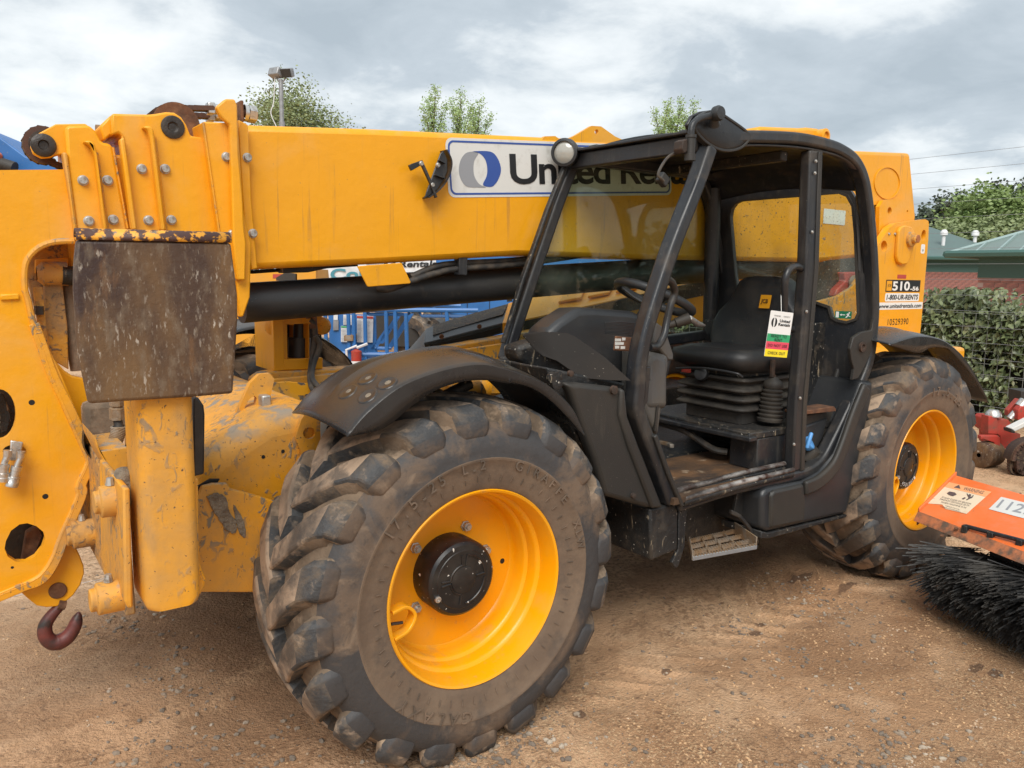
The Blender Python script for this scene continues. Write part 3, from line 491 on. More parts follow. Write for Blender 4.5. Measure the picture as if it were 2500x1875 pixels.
plate('leg_bracket', 'yellow_worn', TH, [(1492, 60), (1530, 60), (1535, 680), (1560, 770), (1590, 830), (1575, 900), (1530, 985), (1506, 980)], .14, .34, reg=G, bevel=.006)
plate('side_cover', 'black_paint', TH, [(1480, 310), (1540, 400), (1552, 500), (1545, 1140), (1425, 1170), (1420, 310)], .30, .25, reg=H1, bevel=.006)
# ---- fenders
def fender(name, cx, crease, lower, depth, crown, mat='fender_black', bumps=(), ridge=None, back=None):
    c = smooth_path(crease, 6); l_ = smooth_path(lower, 6); n_ = 40
    def samp(p, t): f = t*(len(p)-1); i = min(int(f), len(p)-2); return p[i].lerp(p[i+1], f-i)
    rows = []
    for i in range(n_+1):
        t = i/n_; a, b = samp(c, t), samp(l_, t); row = [b+Vector((0, .004, 0)), b.lerp(a, .5), a+Vector((0, .0, -.004))]; rad = Vector((a.x-cx, 0, a.z-ZA)).normalized()
        for u in (.01, .03, .1, .2, .3, .4, .46, .5, .54, .6, .7, .8, .9, 1):
            h = crown*math.sin(math.pi*min(1, u*1.0)) + (.010*max(0, 1-abs(u-.5)/.05) if .12 < t < .9 else 0)
            q = a+EY*depth*u+rad*h
            row.append(q)
        rows.append(row)
    o = MB().grid(rows).build(name, mat, TH, solid=.006, ang=40)
    return o
cr = [E4(x, y, Y=-.01) for x, y in ((960, 1285), (1090, 1130), (1300, 960), (1500, 870), (1700, 815), (1870, 797), (2000, 822))]+[E5(x, y, Y=-.01) for x, y in ((1650, 30), (1800, 95), (1950, 230), (2030, 392))]
lw = [E4(x, y, Y=-.01) for x, y in ((962, 1288), (1210, 1232), (1400, 1080), (1560, 975), (1740, 918), (1900, 908), (2050, 930))]+[E5(x, y, Y=-.01) for x, y in ((1590, 85), (1720, 118), (1860, 215), (2032, 402))]
ff = fender('fender', 0, cr, lw, .46, .03)
from mathutils.bvhtree import BVHTree
def fender_bolt(par, reg, x, y):
    bv_ = BVHTree.FromPolygons([v.co[:] for v in par.data.vertices], [tuple(p.vertices) for p in par.data.polygons]); h_ = bv_.ray_cast(CAM, (reg(x, y, Y=.5)-CAM).normalized())
    if h_[0] is None: return
    n_ = h_[1] if h_[1].dot(CAM-h_[0]) > 0 else -h_[1]
    MB().lathe([(.036, .0020), (.033, .0058), (.028, .0050), (.022, .0036), (0, .0034)], h_[0], n_, 24).build('bolt_ring', 'fender_black', par, ang=70)
    MB().lathe([(.016*(1+.0*1), .0036), (.010, .0060), (0, .0065)], h_[0]+EX*.004, n_, 9).build('mud_plug', 'mud', par)
for x, y in ((968, 990), (1100, 900), (1100, 1018), (1232, 932)): fender_bolt(ff, E4, x, y)
MB().tube([E4(1590, 1030, Y=.25), E4(1680, 985, Y=.25), E4(1790, 930, Y=.25)], .022, 10).build('fender_bracket', 'black_dirty', ff)
cr = [F1(x, y, Y=-.01) for x, y in ((760, 625), (900, 575), (1080, 535), (1280, 560), (1430, 640), (1590, 800), (1740, 1050), (1832, 1252))]
lw = [F1(x, y, Y=-.01) for x, y in ((762, 628), (900, 672), (1080, 716), (1200, 662), (1320, 655), (1420, 690), (1640, 940), (1834, 1258))]
rf = fender('fender', WB, cr, lw, .46, .03)
fc = [Vector((q.x, 2.44, q.z)) for q in [E4(x, y, Y=-.01) for x, y in ((960, 1285), (1090, 1130), (1300, 960), (1500, 870), (1700, 815), (1870, 797), (2000, 822))]+[E5(x, y, Y=-.01) for x, y in ((1650, 30), (1800, 95), (1950, 230), (2030, 392))]]
fl = [q+Vector((0, 0, -.07)) for q in fc]; fl[0] = fc[0]-EZ*.005; fl[-1] = fc[-1]-EZ*.005
fender('fender', 0, fc, fl, -.46, .03)
# ---- the boom
def boom_part(name, pts, Y0, Y1, mat='yellow_paint', holes=(), bevel=.012, parent=TH):
    lp = [p_[0](p_[1], p_[2], Y=Y0) for p_ in pts]; return MB().prism(lp, (0, Y1-Y0, 0), holes).build(name, mat, parent, bevel=bevel)
def TS(reg, *pp): return [(reg, x, y) for x, y in pp]
BOOM = boom_part('boom', TS(D, (521, 268), (800, 277), (1190, 296), (1560, 313), (1967, 330), (1980, 470), (1960, 545), (1760, 566), (1400, 560), (1120, 552), (800, 571), (538, 583)), YB, YBF, bevel=.028)
# rear plate and top details
plate('lifting_lug', 'yellow_paint', BOOM, [(760, 385), (775, 367), (845, 365), (872, 384), (940, 380), (985, 360), (1092, 296), (1155, 300), (1250, 368), (1330, 404), (1420, 410), (1420, 450), (760, 425)], YB+.005, .025, holes=[ell(F7, 1124, 337, 13, 17, 14, Y=YB+.005)], reg=F7)
pc = MB(); q0, q1 = H3(915, 75, Y=1.22), H3(1480, 140, Y=1.22)
plate('ram_shroud', 'yellow_paint', BOOM, [(910, 120), (925, 45), (960, 30), (1310, 44), (1375, 38), (1470, 48), (1525, 100), (1560, 190), (1560, 300), (900, 200)], 1.13, .2, reg=H3, bevel=.02)
MB().lathe([(.05, 0), (.05, -.05), (.03, -.055), (.03, -.04), (0, -.04)], H3(1478, 125, Y=1.13), (0, 1, 0), 20).build('shroud_pin', 'yellow_paint', BOOM)
ee = ell(H3, 2085, 540, 118, 148, 24, Y=YB-.001); ei = [e_.lerp(sum(ee, Vector())/24, .07) for e_ in ee]
MB().prism(ee, (0, -.006, 0), [ei]).build('pressed_ring', 'yellow_paint', BOOM, ang=60)
# front collar of the outer boom with its rib and chain lug
plate('collar', 'yellow_paint', BOOM, [(1565, 305), (1700, 312), (1838, 318), (1872, 860), (1880, 1000), (1940, 1250), (1930, 1660), (1880, 1810), (1850, 1815), (1825, 1530), (1740, 1300), (1690, 1165)], .99, YBF-.92, reg=A, bevel=.006)
plate('collar_rib', 'yellow_paint', BOOM, [(1670, 190), (1740, 130), (1812, 132), (1832, 180), (1842, 560), (1872, 870), (1885, 1130), (1900, 1240), (1895, 1530), (1832, 1528), (1800, 1230), (1790, 860), (1775, 330), (1700, 260)], .955, .035, reg=A, bevel=.006)
plate('collar_strap', 'yellow_paint', BOOM, [(1840, 290), (1915, 330), (1940, 900), (1990, 1440), (1940, 1450), (1895, 1230), (1868, 870)], 1.02, .045, reg=A, bevel=.005)
# second and third sections with reinforcing plates
boom_part('boom_section', TS(A, (940, 430), (1480, 415), (1700, 470), (1760, 1300), (1740, 1800), (1040, 1800)), 1.085, YBF-.02, parent=BOOM)
plate('section_collar', 'yellow_paint', BOOM, [(860, 247), (880, 243), (1150, 250), (1200, 245), (1280, 231), (1345, 235), (1400, 270), (1440, 330), (1472, 415), (1560, 428), (1580, 470), (1692, 1165), (1692, 1500), (1060, 1500), (1010, 1000), (945, 420), (915, 395), (862, 410)], 1.03, .30, reg=A, bevel=.01)
MB().prism(loop(A, [(862, 250), (868, 405), (800, 455), (770, 340)], Y=1.06), (0, .26, 0)).build('section_front_face', 'yellow_paint', BOOM, bevel=.008)
plate('section_collar', 'yellow_paint', BOOM, [(505, 360), (520, 335), (690, 332), (735, 375), (775, 450), (800, 468), (850, 475), (872, 505), (985, 1130), (1040, 1500), (620, 1500), (590, 1160), (525, 700)], 1.045, .28, reg=A, bevel=.01)
plate('section_edge', 'yellow_worn', BOOM, [(482, 540), (520, 545), (600, 1150), (610, 1230), (580, 1225), (540, 900)], 1.035, .06, reg=A, bevel=.006)
boom_part('boom_section', TS(A, (870, 560), (960, 560), (1060, 1150), (1060, 1600), (990, 1600)), 1.075, YBF-.03, parent=BOOM)
for pts, y0 in (([(640, 455), (700, 450), (735, 480), (745, 540), (832, 1140), (800, 1140), (730, 560), (700, 490)], 1.005), ([(1100, 345), (1155, 335), (1185, 360), (1195, 430), (1283, 1145), (1245, 1145), (1160, 430), (1140, 370)], .99)):
    plate('stiffener', 'yellow_paint', BOOM, pts, y0, .045, reg=A, bevel=.008)
plate('stiffener', 'yellow_paint', BOOM, [(925, 440), (960, 425), (1060, 1140), (1020, 1140)], .995, .045, reg=A, bevel=.006)
bm_ = MB().lathe([(.0185, 0), (.0185, -.003), (.0155, -.0035), (.0155, -.013), (.013, -.0155), (0, -.0155)], (0, 0, 0), (0, 1, 0), 12).mesh('bolt', 'bolt_steel', 40)
for x, y, Y in ((640, 760, 1.045), (830, 760, 1.045), (685, 1073, 1.045), (873, 1063, 1.045), (1093, 672, 1.03), (1273, 672, 1.03), (1145, 1068, 1.03), (1321, 1065, 1.03), (1745, 578, .99), (1907, 584, 1.02), (1792, 1174, .99), (1950, 1169, 1.02)): inst(bm_, 'bolt', BOOM, A(x, y, Y=Y))
# inner boom and its goose-neck head
HY = 1.075
hd = TS(A, (-250, 690), (0, 680), (400, 676), (512, 674), (540, 900), (600, 1228), (430, 1232), (305, 1268), (215, 1350), (182, 1450), (186, 1600))+TS(B, (200, 60), (235, 280), (300, 275), (378, 480), (440, 610), (590, 960), (722, 1290), (715, 1390), (655, 1520), (565, 1659))+TS(G, (655, 170), (520, 500), (470, 640), (400, 790), (330, 860), (200, 912), (0, 992), (-250, 1100))
hole1 = ell(B, -5, 985, 128, 195, 24, Y=HY); hole2 = [G(x, y, Y=HY) for x, y in ((35, 600), (45, 540), (85, 460), (150, 412), (210, 402), (280, 425), (335, 470), (348, 520), (325, 590), (270, 660), (200, 700), (120, 700), (60, 660))]
hole3 = ell(B, 112, 1270, 92, 52, 18, Y=HY)
head = MB().prism([p_[0](p_[1], p_[2], Y=HY) for p_ in hd], (0, .035, 0), [hole1, hole2, hole3]).build('boom_head', 'yellow_paint', BOOM)
rim_ = [A(585, 1229, Y=HY), A(430, 1234, Y=HY), A(310, 1272, Y=HY), A(222, 1352, Y=HY), A(190, 1450, Y=HY), A(192, 1600, Y=HY), B(215, 100, Y=HY), B(262, 300, Y=HY), B(330, 480, Y=HY), B(420, 740, Y=HY), B(560, 1060, Y=HY), B(672, 1310, Y=HY), B(668, 1390, Y=HY), B(600, 1540, Y=HY), G(600, 210, Y=HY), G(470, 510, Y=HY), G(415, 660, Y=HY), G(345, 770, Y=HY), G(260, 840, Y=HY), G(0, 955, Y=HY), G(-250, 1060, Y=HY)]
MB().tube(smooth_path(rim_, 5), .011, 8).build('head_weld', 'yellow_worn', head)
fl_ = [B(262, 285, Y=HY-.004), B(330, 470, Y=HY-.004), B(410, 690, Y=HY-.004), B(570, 1010, Y=HY-.004), B(697, 1295, Y=HY-.004), B(690, 1390, Y=HY-.004), B(628, 1525, Y=HY-.004), G(628, 190, Y=HY-.004), G(498, 500, Y=HY-.004), G(448, 640, Y=HY-.004), G(378, 775, Y=HY-.004), G(300, 850, Y=HY-.004), G(190, 890, Y=HY-.004), G(0, 970, Y=HY-.004), G(-250, 1075, Y=HY-.004)]
MB().sweep(smooth_path(fl_, 5), .034, (0, 1, 0), .012).build('head_flange', 'yellow_worn', head, bevel=.003)
ho = MB().prism([p_[0](p_[1], p_[2], Y=HY+.26) for p_ in hd], (0, .035, 0)); ho.build('boom_head_far_plate', 'yellow_paint', BOOM)
plate('head_top', 'yellow_paint', BOOM, [(-250, 692), (0, 682), (505, 676), (540, 900), (-250, 900)], HY+.036, .22, reg=A, bevel=.0)
plate('head_liner', 'grease', head, [(-200, 800), (120, 760), (160, 1250), (200, 1659), (-200, 1659)], HY+.15, .02, reg=B)
plate('head_liner', 'grease', head, [(-200, 330), (450, 330), (380, 760), (-200, 900)], HY+.17, .02, reg=G)
plate('inner_lever', 'rust', head, [(200, 480), (290, 420), (330, 500), (250, 700), (160, 720)], HY+.10, .04, reg=G)
plate('inner_lever', 'black_dirty', head, [(0, 820), (30, 830), (90, 1000), (60, 1120), (-40, 1150), (-40, 900)], HY+.09, .03, reg=B)
for x, y, r_ in ((245, 893, .010), (350, 1618, .010), (95, 744, .005)):
    reg = B if y > 800 else G
    MB().lathe([(r_, 0), (0, 0)], reg(x, y, Y=HY-.0006), (0, 1, 0), 12).build('drain_hole', 'dark_gap', head)
MB().sweep([B(0, 82, Y=HY-.003), B(150, 76, Y=HY-.003)], .022, (0, 1, 0), .014).build('weld_bar', 'yellow_paint', head, bevel=.005)
# second arm plate beyond, crowd linkage and rods in the opening
plate('head_inner_plate', 'yellow_paint', head, [(395, 540), (440, 585), (500, 650), (560, 690), (640, 705), (760, 800), (872, 895), (800, 960), (750, 1055), (725, 1150), (728, 1280), (700, 1320), (560, 1000), (430, 640)], HY+.10, .06, reg=B, bevel=.006)
plate('crowd_link', 'yellow_muddy', head, [(255, 0), (330, 0), (370, 470), (345, 440), (290, 290)], HY+.09, .03, reg=B)
plate('crowd_link', 'yellow_muddy', head, [(340, -80), (470, -70), (490, 40), (520, 300), (530, 640), (395, 560), (350, 300)], HY+.14, .05, reg=B)
MB().tube([B(560, -40, Y=HY+.2), B(560, 300, Y=HY+.2), B(620, 640, Y=HY+.2)], .035, 14).build('crowd_rod', 'rubber_groove', head)
MB().lathe([(.025, -.02), (.045, 0), (.045, .08)], A(330, 1480, Y=HY+.14), (1, 0, .02), 20).build('link_boss', 'yellow_worn', head)
MB().tube([A(480, 1490, Y=HY+.12), A(620, 1500, Y=HY+.12)], .036, 16).build('crowd_cylinder', 'black_dirty', head)
plate('link_web', 'yellow_paint', head, [(270, 1370), (530, 1355), (530, 1460), (380, 1400), (270, 1480)], HY+.2, .02, reg=A)
plate('crowd_housing', 'yellow_muddy', head, [(240, 1230), (620, 1230), (620, 1700), (300, 1900), (200, 1500)], HY+.245, .01, reg=A)
MB().tube([B(300, 150, Y=HY+.08), B(300, 215, Y=HY+.08)], .016, 8).build('link_bolt', 'grease', head)
# auxiliary hydraulic couplers on the head
plate('coupler_bracket', 'steel', head, [(80, 1185), (182, 1200), (150, 1340), (75, 1345)], HY-.022, .012, reg=B)
for p_ in ([(60, 1262), (55, 1310), (30, 1370), (22, 1500)], [(162, 1270), (158, 1320), (130, 1385), (88, 1540)]):
    q = [B(x, y, Y=HY-.05) for x, y in p_]; cp = MB().tube([q[0], q[1]], [.014, .013], 12).tube([q[1], q[2]], .011, 10).build('coupler', 'steel', head)
    MB().tube([q[2].lerp(q[3], k_) for k_ in (0, .2, .22, .5, .52, .75, .77, 1)], [.018, .018, .016, .016, .020, .020, .021, .021], 16).build('coupler_sleeve', 'steel', cp)
MB().lathe([(.011, 0), (.011, -.01), (0, -.01)], B(125, 1215, Y=HY-.022), (0, 1, 0), 6).build('coupler_bolt', 'bolt_steel', head)
# hook plate, pin and hook under the head
plate('hook_plate', 'yellow_paint', head, [(150, 925), (215, 985), (285, 1040), (360, 1052), (440, 1046), (505, 1010), (565, 960), (620, 880), (650, 790), (645, 730), (615, 650), (575, 570), (530, 500), (500, 540), (440, 690), (380, 800), (300, 870)], HY+.05, .03, reg=G)
MB().lathe([(.031, .0), (.031, -.006), (.028, -.009), (0, -.009)], G(445, 920, Y=HY+.05), (0, 1, 0), 24).build('hook_pin', 'rust', head)
hk = smooth_path([G(x, y, Y=HY+.065) for x, y in ((478, 1010), (460, 1045), (400, 1110), (350, 1190), (352, 1270), (395, 1315), (455, 1318), (520, 1280), (570, 1210), (598, 1130), (608, 1090))], 6)
nn = len(hk); M('hook_red', (.10, .028, .024), .5, layers=[dict(c=(.028, .022, .02), s=11, lo=.45, hi=.6), dict(c=(.20, .04, .03), s=7, lo=.52, hi=.7)], bump=(50, .001))
def tap(t): return np.interp(t, [0, .12, .35, .6, .85, .97, 1], [.014, .019, .026, .031, .024, .010, .006])
MB().tube(hk, [float(tap(i/(nn-1)))*1.0 for i in range(nn)], 14).build('hook', 'hook_red', head, ang=80)
MB().tube([G(450, 1030, Y=HY+.05), G(505, 1035, Y=HY+.05)], .018, 10).build('hook_shank', 'rust', head)
# ---- chain rollers and chains on top
def chain(path, parent, w_=.022, y0=-.022, n=7):
    P = [Vector(q) for q in path]; d = [0]
    for a, b in zip(P, P[1:]): d.append(d[-1]+(b-a).length)
    pitch = .0215; k_ = 0; t = 0; lk = MB()
    for s_ in (-1, 1):
        o = [Vector((.5*pitch*c_+.0105*math.cos(math.radians(a)), s_*.02, .0105*math.sin(math.radians(a)))) for c_, aa in ((1, (-60, -20, 20, 60)), (0, ()), (-1, (120, 160, 200, 240))) for a in aa]
        o = [Vector((q.x, q.y, q.z)) for q in o]; lk.prism(o, (0, .006*s_, 0))
    lk.cyl((pitch/2, -.024, 0), (pitch/2, .024, 0), .0055, 8); lk.bb((-.010, -.016, -.008), (.010, .016, .008))
    me = lk.mesh('chain_link', 'chain_steel', 30)
    while t < d[-1]:
        i = max(j for j in range(len(d)) if d[j] <= t); f = (t-d[i])/max(1e-6, (d[min(i+1, len(d)-1)]-d[i])) if i < len(d)-1 else 0
        q = P[i].lerp(P[min(i+1, len(P)-1)], f); dv = P[min(i+1, len(P)-1)]-P[max(i-1, 0)] if i else P[1]-P[0]
        inst(me, 'chain_link', parent, q, rot=(0, -math.atan2(dv.z, dv.x), 0)); t += pitch
YC = 1.20
c1_ = A(335, 492, Y=YC); rl = (A(185, 500, Y=YC)-c1_).length
roller = MB().lathe([(.02, -.05), (rl*.78, -.05), (rl*.78, -.036), (rl*.72, -.03), (rl*.72, .03), (rl*.78, .036), (rl*.78, .05), (.02, .05)], c1_, (0, 1, 0), 32).build('chain_roller', 'grease', BOOM)
pth = [c1_+Vector((rl*.93*math.cos(math.radians(a)), 0, rl*.93*math.sin(math.radians(a)))) for a in range(70, 290, 8)]
pth += [A(470, 655, Y=YC), A(560, 665, Y=YC)]
chain(pth, BOOM)
plate('roller_bracket', 'yellow_paint', BOOM, [(235, 500), (245, 455), (300, 395), (430, 325), (660, 322), (690, 345), (690, 560), (470, 560), (430, 565), (390, 585), (320, 590), (255, 555)], 1.085, .02, reg=A, bevel=.004)
plate('roller_bracket', 'yellow_paint', BOOM, [(235, 500), (245, 455), (300, 395), (430, 325), (660, 322), (690, 345), (690, 560), (470, 560), (390, 585), (320, 590), (255, 555)], 1.29, .02, reg=A, bevel=.004)
MB().lathe([(.040, .0), (.040, -.008), (.032, -.014), (.018, -.014), (.014, -.006), (0, -.006)], A(335, 490, Y=1.085), (0, 1, 0), 24).build('roller_pin', 'grease', BOOM)
q0 = A(740, 375, Y=YC); q1 = A(850, 385, Y=YC); MB().tube([q0, q0.lerp(q1, .6), q0.lerp(q1, .62), q1], [.022, .022, .026, .026], 12).build('chain_rod', 'step_alloy', BOOM)
c2_ = A(1300, 345, Y=YC); r2 = .088
MB().lathe([(.02, -.05), (r2, -.05), (r2, -.036), (r2*.93, -.03), (r2*.93, .03), (r2, .036), (r2, .05), (.02, .05)], c2_+Vector((.02, 0, 0)), (0, 1, 0), 36).build('chain_roller', 'rust', BOOM)
MB().lathe([(.042, .0), (.042, -.006), (.036, -.008), (.02, -.008), (.014, -.003), (0, -.003)], A(1332, 350, Y=1.03), (0, 1, 0), 24).build('roller_pin', 'grease', BOOM)
chain([A(x, y, Y=YC) for x, y in ((1150, 262), (1200, 222), (1260, 200), (1330, 195), (1420, 205), (1520, 205), (1620, 208))], BOOM)
chain([A(x, y, Y=YC+.09) for x, y in ((1400, 240), (1500, 262), (1600, 265))], BOOM)
for y0, y1, YY in ((205, 225, YC), (262, 268, YC+.09)):
    q0, q1, q2, q3 = A(1595, y0, Y=YY), A(1650, y0+4, Y=YY), A(1660, y0+5, Y=YY), A(1760, y1, Y=YY)
    MB().box(q0.lerp(q1, .5), ((q1-q0).length, .05, .045)).tube([q1, q3], .021, 12).build('chain_anchor', 'steel', BOOM, bevel=.004)
for YY in (YC, YC+.09):
    q0 = A(1845, 235, Y=YY); MB().box(A(1850, 235, Y=YY), (.012, .07, .085)).build('anchor_washer', 'rust', BOOM, bevel=.003)
    MB().lathe([(.034, 0), (.034, .016), (.030, .018)], A(1880, 238, Y=YY), (1, 0, -.06), 20).lathe([(.036, .018), (.036, .05), (0, .05)], A(1880, 238, Y=YY), (1, 0, -.06), 6).build('anchor_nut', 'steel', BOOM, bevel=.002)
    MB().tube([A(1850, 236, Y=YY), A(1985, 266, Y=YY)], .016, 10).build('anchor_stud', 'rust', BOOM)
MB().box(A(1560, 385, Y=1.2), (.06, .2, .03), Matrix.Rotation(-.35, 3, 'Y')).build('wear_pad', 'yellow_worn', BOOM, bevel=.004)
# small broken lamp bracket on the boom side
plate('bracket_shell', 'black_paint', BOOM, [(1485, 1062), (1500, 1010), (1590, 760), (1612, 738), (1640, 800), (1640, 880), (1615, 940), (1570, 1005), (1500, 1058)], YB-.055, .008, reg=F4)
sh = smooth_path([F4(x, y, Y=YB-.035) for x, y in ((1612, 738), (1645, 810), (1640, 880), (1610, 950), (1560, 1010), (1490, 1060))], 5); MB().sweep(sh, .006, (0, 1, 0), .06).build('bracket_shell', 'black_paint', BOOM)
for a, b in (((1555, 905), (1622, 930)), ((1580, 805), (1620, 828))): MB().sweep([F4(*a, Y=YB-.065), F4(*b, Y=YB-.065)], .004, (0, 1, 0), .02).build('bracket_web', 'black_paint', BOOM)
MB().sweep([F4(1382, 858, Y=YB-.05), F4(1398, 850, Y=YB-.05), F4(1460, 822, Y=YB-.05), F4(1475, 850, Y=YB-.05), F4(1520, 950, Y=YB-.06), F4(1560, 1058, Y=YB-.06)], [.026, .026, .018, .014, .013, .012], (0, 1, 0), .014).build('bracket_arm', 'black_paint', BOOM, bevel=.002)
for x, y in ((1460, 828), (1572, 838), (1535, 972)): inst(bm_, 'bolt', BOOM, F4(x, y, Y=YB-.06), scale=.62)
# weld beads where the reinforcing plates meet the boom
for pts_, y_ in (([(1568, 312), (1692, 1165), (1740, 1300), (1825, 1530)], .988), ([(945, 420), (1010, 1000), (1030, 1140)], 1.028), ([(1560, 428), (1580, 470), (1688, 1165)], 1.05), ([(872, 505), (985, 1130)], 1.05), ([(1196, 430), (1284, 1145)], 1.026), ([(748, 545), (834, 1140)], 1.041)):
    MB().tube([A(x_, yy_, Y=y_) for x_, yy_ in pts_], .0045, 6).build('weld_bead', 'yellow_worn', BOOM)
# lettered panel on the boom
t0 = F4(1637, 1030, Y=YB); dx = (E6(1600, 520, Y=YB)-F7(120, 720, Y=YB)); o0, o1 = F7(124, 735, Y=YB), E6(1000, 508, Y=YB)
ex = (E6(1000, 505, Y=YB)-F7(230, 787, Y=YB)); ex.y = 0; ex.normalize(); ey = EY.cross(-ex) if False else Vector((-ex.z, 0, ex.x)); 
pw, ph = 1.52, (F7(250, 390, Y=YB)-F7(250, 788, Y=YB)).length; po = F7(124, 775, Y=YB)+ex*.0-ey*.004
pn = decal('sign_panel', 'white_decal', BOOM, po, ex, ey, pw, ph, .035, lift=.002)
ri = rrect(po+ex*.012+ey*.012, ex, ey, pw-.024, ph-.024, .03); rj = rrect(po+ex*.021+ey*.021, ex, ey, pw-.042, ph-.042, .024)
MB().prism([q-EY*.0032 for q in ri], (0, .0006, 0), [[q-EY*.0032 for q in rj]]).build('panel_border', 'decal_blue', BOOM, ang=0)
# two crescents make the ring emblem
def cres(pts, mat): MB().prism([q-EY*.0034 for q in smooth_path(loop(F7, pts, Y=YB), 5, True)], (0, .0006, 0)).build('emblem', mat, BOOM, ang=0)
cres([(322, 478), (250, 476), (208, 520), (192, 590), (205, 655), (245, 705), (320, 712), (375, 712), (330, 690), (298, 640), (290, 585), (297, 530)], 'decal_grey')
cres([(285, 470), (400, 470), (450, 510), (476, 585), (462, 650), (425, 702), (385, 708), (355, 692), (378, 640), (384, 585), (370, 525), (335, 485)], 'decal_blue')
la = F7(541, 692, Y=YB); lb = F7(541, 490, Y=YB); hgt = (lb-la).length
xe = F7(1715, 692, Y=YB); wtot = (xe-la).length*1.045
lettering('United Rentals', la, ex, ey, wtot*1.11, hgt*1.02, 'decal_black', BOOM, bold=.022, space=.92, lift=.0045)
# lift ram below the boom, guard flap and hoses
r0, r1 = E4(240, 388, Y=1.23), E4(2110, 250, Y=1.23); dv = (r1-r0).normalized()
RAM = MB().tube([r0, r0+dv*3.9], .086, 28).build('lift_ram', 'ram_black', TH, ang=60)
plate('ram_guard', 'yellow_paint', RAM, [(1030, 138), (1330, 115), (1392, 245), (1385, 256), (1105, 278), (1095, 270)], 1.04, .008, reg=E4, bevel=.003)
def hose(pts, r_, parent=TH, mat='hose', nm='hose'): return MB().tube(smooth_path(pts, 8), r_, 10).build(nm, mat, parent)
hose([E4(1160, 285, Y=1.12), E4(1240, 292, Y=1.10), E4(1390, 240, Y=1.08), E4(1560, 185, Y=1.09), E4(1720, 155, Y=1.10), E4(2150, 120, Y=1.12), E4(2700, 40, Y=1.14)], .016, RAM)
hose([E4(1390, 210, Y=1.10), E4(1560, 140, Y=1.10), E4(1720, 118, Y=1.12), E4(2150, 92, Y=1.14), E4(2700, 20, Y=1.16)], .015, RAM)
MB().box(E4(1728, 130, Y=1.10), (.05, .05, .10)).build('hose_clip', 'black_paint', RAM, bevel=.005)
plate('slide_block', 'black_dirty', RAM, [(515, 150), (960, 125), (700, 180), (520, 185)], 1.15, .05, reg=E4)
plate('hose_tray', 'dark_gap', RAM, [(320, 170), (1030, 120), (1040, 138), (320, 190)], 1.2, .1, reg=E4)
# sway cylinder bracket on the frame rail with two hoses
sw = plate('sway_bracket', 'yellow_paint', TH, [(458, 460), (790, 440), (790, 520), (705, 530), (705, 760), (795, 758), (795, 832), (470, 848)], 1.56, .28, holes=[loop(E4, [(555, 530), (700, 525), (700, 762), (558, 770)], Y=1.56)], reg=E4)
plate('sway_cheek', 'yellow_paint', sw, [(458, 480), (530, 470), (540, 840), (470, 848)], 1.53, .03, reg=E4)
plate('sway_foot', 'yellow_paint', sw, [(535, 768), (795, 755), (795, 832), (535, 840)], 1.53, .03, reg=E4)
plate('sway_shade', 'black_dirty', sw, [(470, 480), (790, 470), (790, 820), (480, 830)], 1.83, .01, reg=E4)  # black sheet standing in for the shade behind the sway cylinder
MB().tube([E4(635, 760, Y=1.66), E4(640, 620, Y=1.66)], .055, 20).tube([E4(640, 620, Y=1.66), E4(645, 500, Y=1.66)], .032, 16).build('sway_cylinder', 'ram_black', sw)
plate('sway_head', 'yellow_paint', sw, [(555, 470), (750, 460), (740, 520), (690, 535), (620, 500), (600, 540), (560, 530)], 1.60, .1, reg=E4)
for x, y in ((470, 540), (800, 540)): MB().lathe([(.045, 0), (.045, -.02), (.03, -.03), (0, -.03)], E4(x, y, Y=1.58), (.8, .6, 0), 16).build('sway_pin', 'yellow_worn', sw)
hose([E4(715, 500, Y=1.5), E4(735, 520, Y=1.49), E4(745, 610, Y=1.49), E4(720, 780, Y=1.48), E4(710, 900, Y=1.4), E4(740, 990, Y=1.3), E4(830, 1035, Y=1.2)], .013)
hose([E4(745, 610, Y=1.47), E4(775, 680, Y=1.47), E4(735, 800, Y=1.44), E4(725, 890, Y=1.38), E4(780, 960, Y=1.3), E4(880, 975, Y=1.2)], .013)
MB().tube([E4(690, 470, Y=1.5), E4(735, 480, Y=1.5), E4(735, 560, Y=1.49)], .017, 10).build('hose_elbow', 'rust', TH)
MB().tube([E4(875, 975, Y=1.15), E4(905, 915, Y=1.15), E4(960, 915, Y=1.15)], .035, 12).build('hose_boss', 'black_dirty', TH)
# yellow axle parts seen over the front tyre
MB().tube([E4(1560, 1010, Y=.62), E4(1700, 960, Y=.62), E4(1880, 930, Y=.62)], .07, 16).build('axle_arm', 'yellow_worn', TH)
MB().tube([E4(1640, 1060, Y=.5), E4(1840, 1010, Y=.5)], .075, 16).build('axle_arm', 'yellow_worn', TH)
# ---- engine hood on the far side
def hsec(nb, nt_, rd, far):
    a, b_, c_ = E4(*nb, Y=1.62), E4(*nt_, Y=1.62), E4(*rd, Y=1.84); return [a, b_, c_, c_+Vector((.28, .28, -.08)), Vector((a.x+.62, 2.3, a.z))] if far is None else [a, b_, c_, far[0], far[1]]
nose0 = [E4(1500, 706, Y=1.62), E4(1492, 704, Y=1.62), E4(1440, 716, Y=1.80), E4(1375, 735, Y=1.98), E4(1325, 752, Y=2.12)]
s1 = hsec((1505, 700), (1478, 655), (1492, 560), (E4(1430, 640, Y=2.02), E4(1345, 735, Y=2.2)))
s2 = hsec((1545, 722), (1515, 650), (1545, 540), None); s3 = hsec((2010, 590), (2010, 522), (2050, 388), None)
hood = MB().grid([nose0, s1, s2, s3]).build('engine_hood', 'black_tank', TH, ang=42, bevel=.012, seg=2)
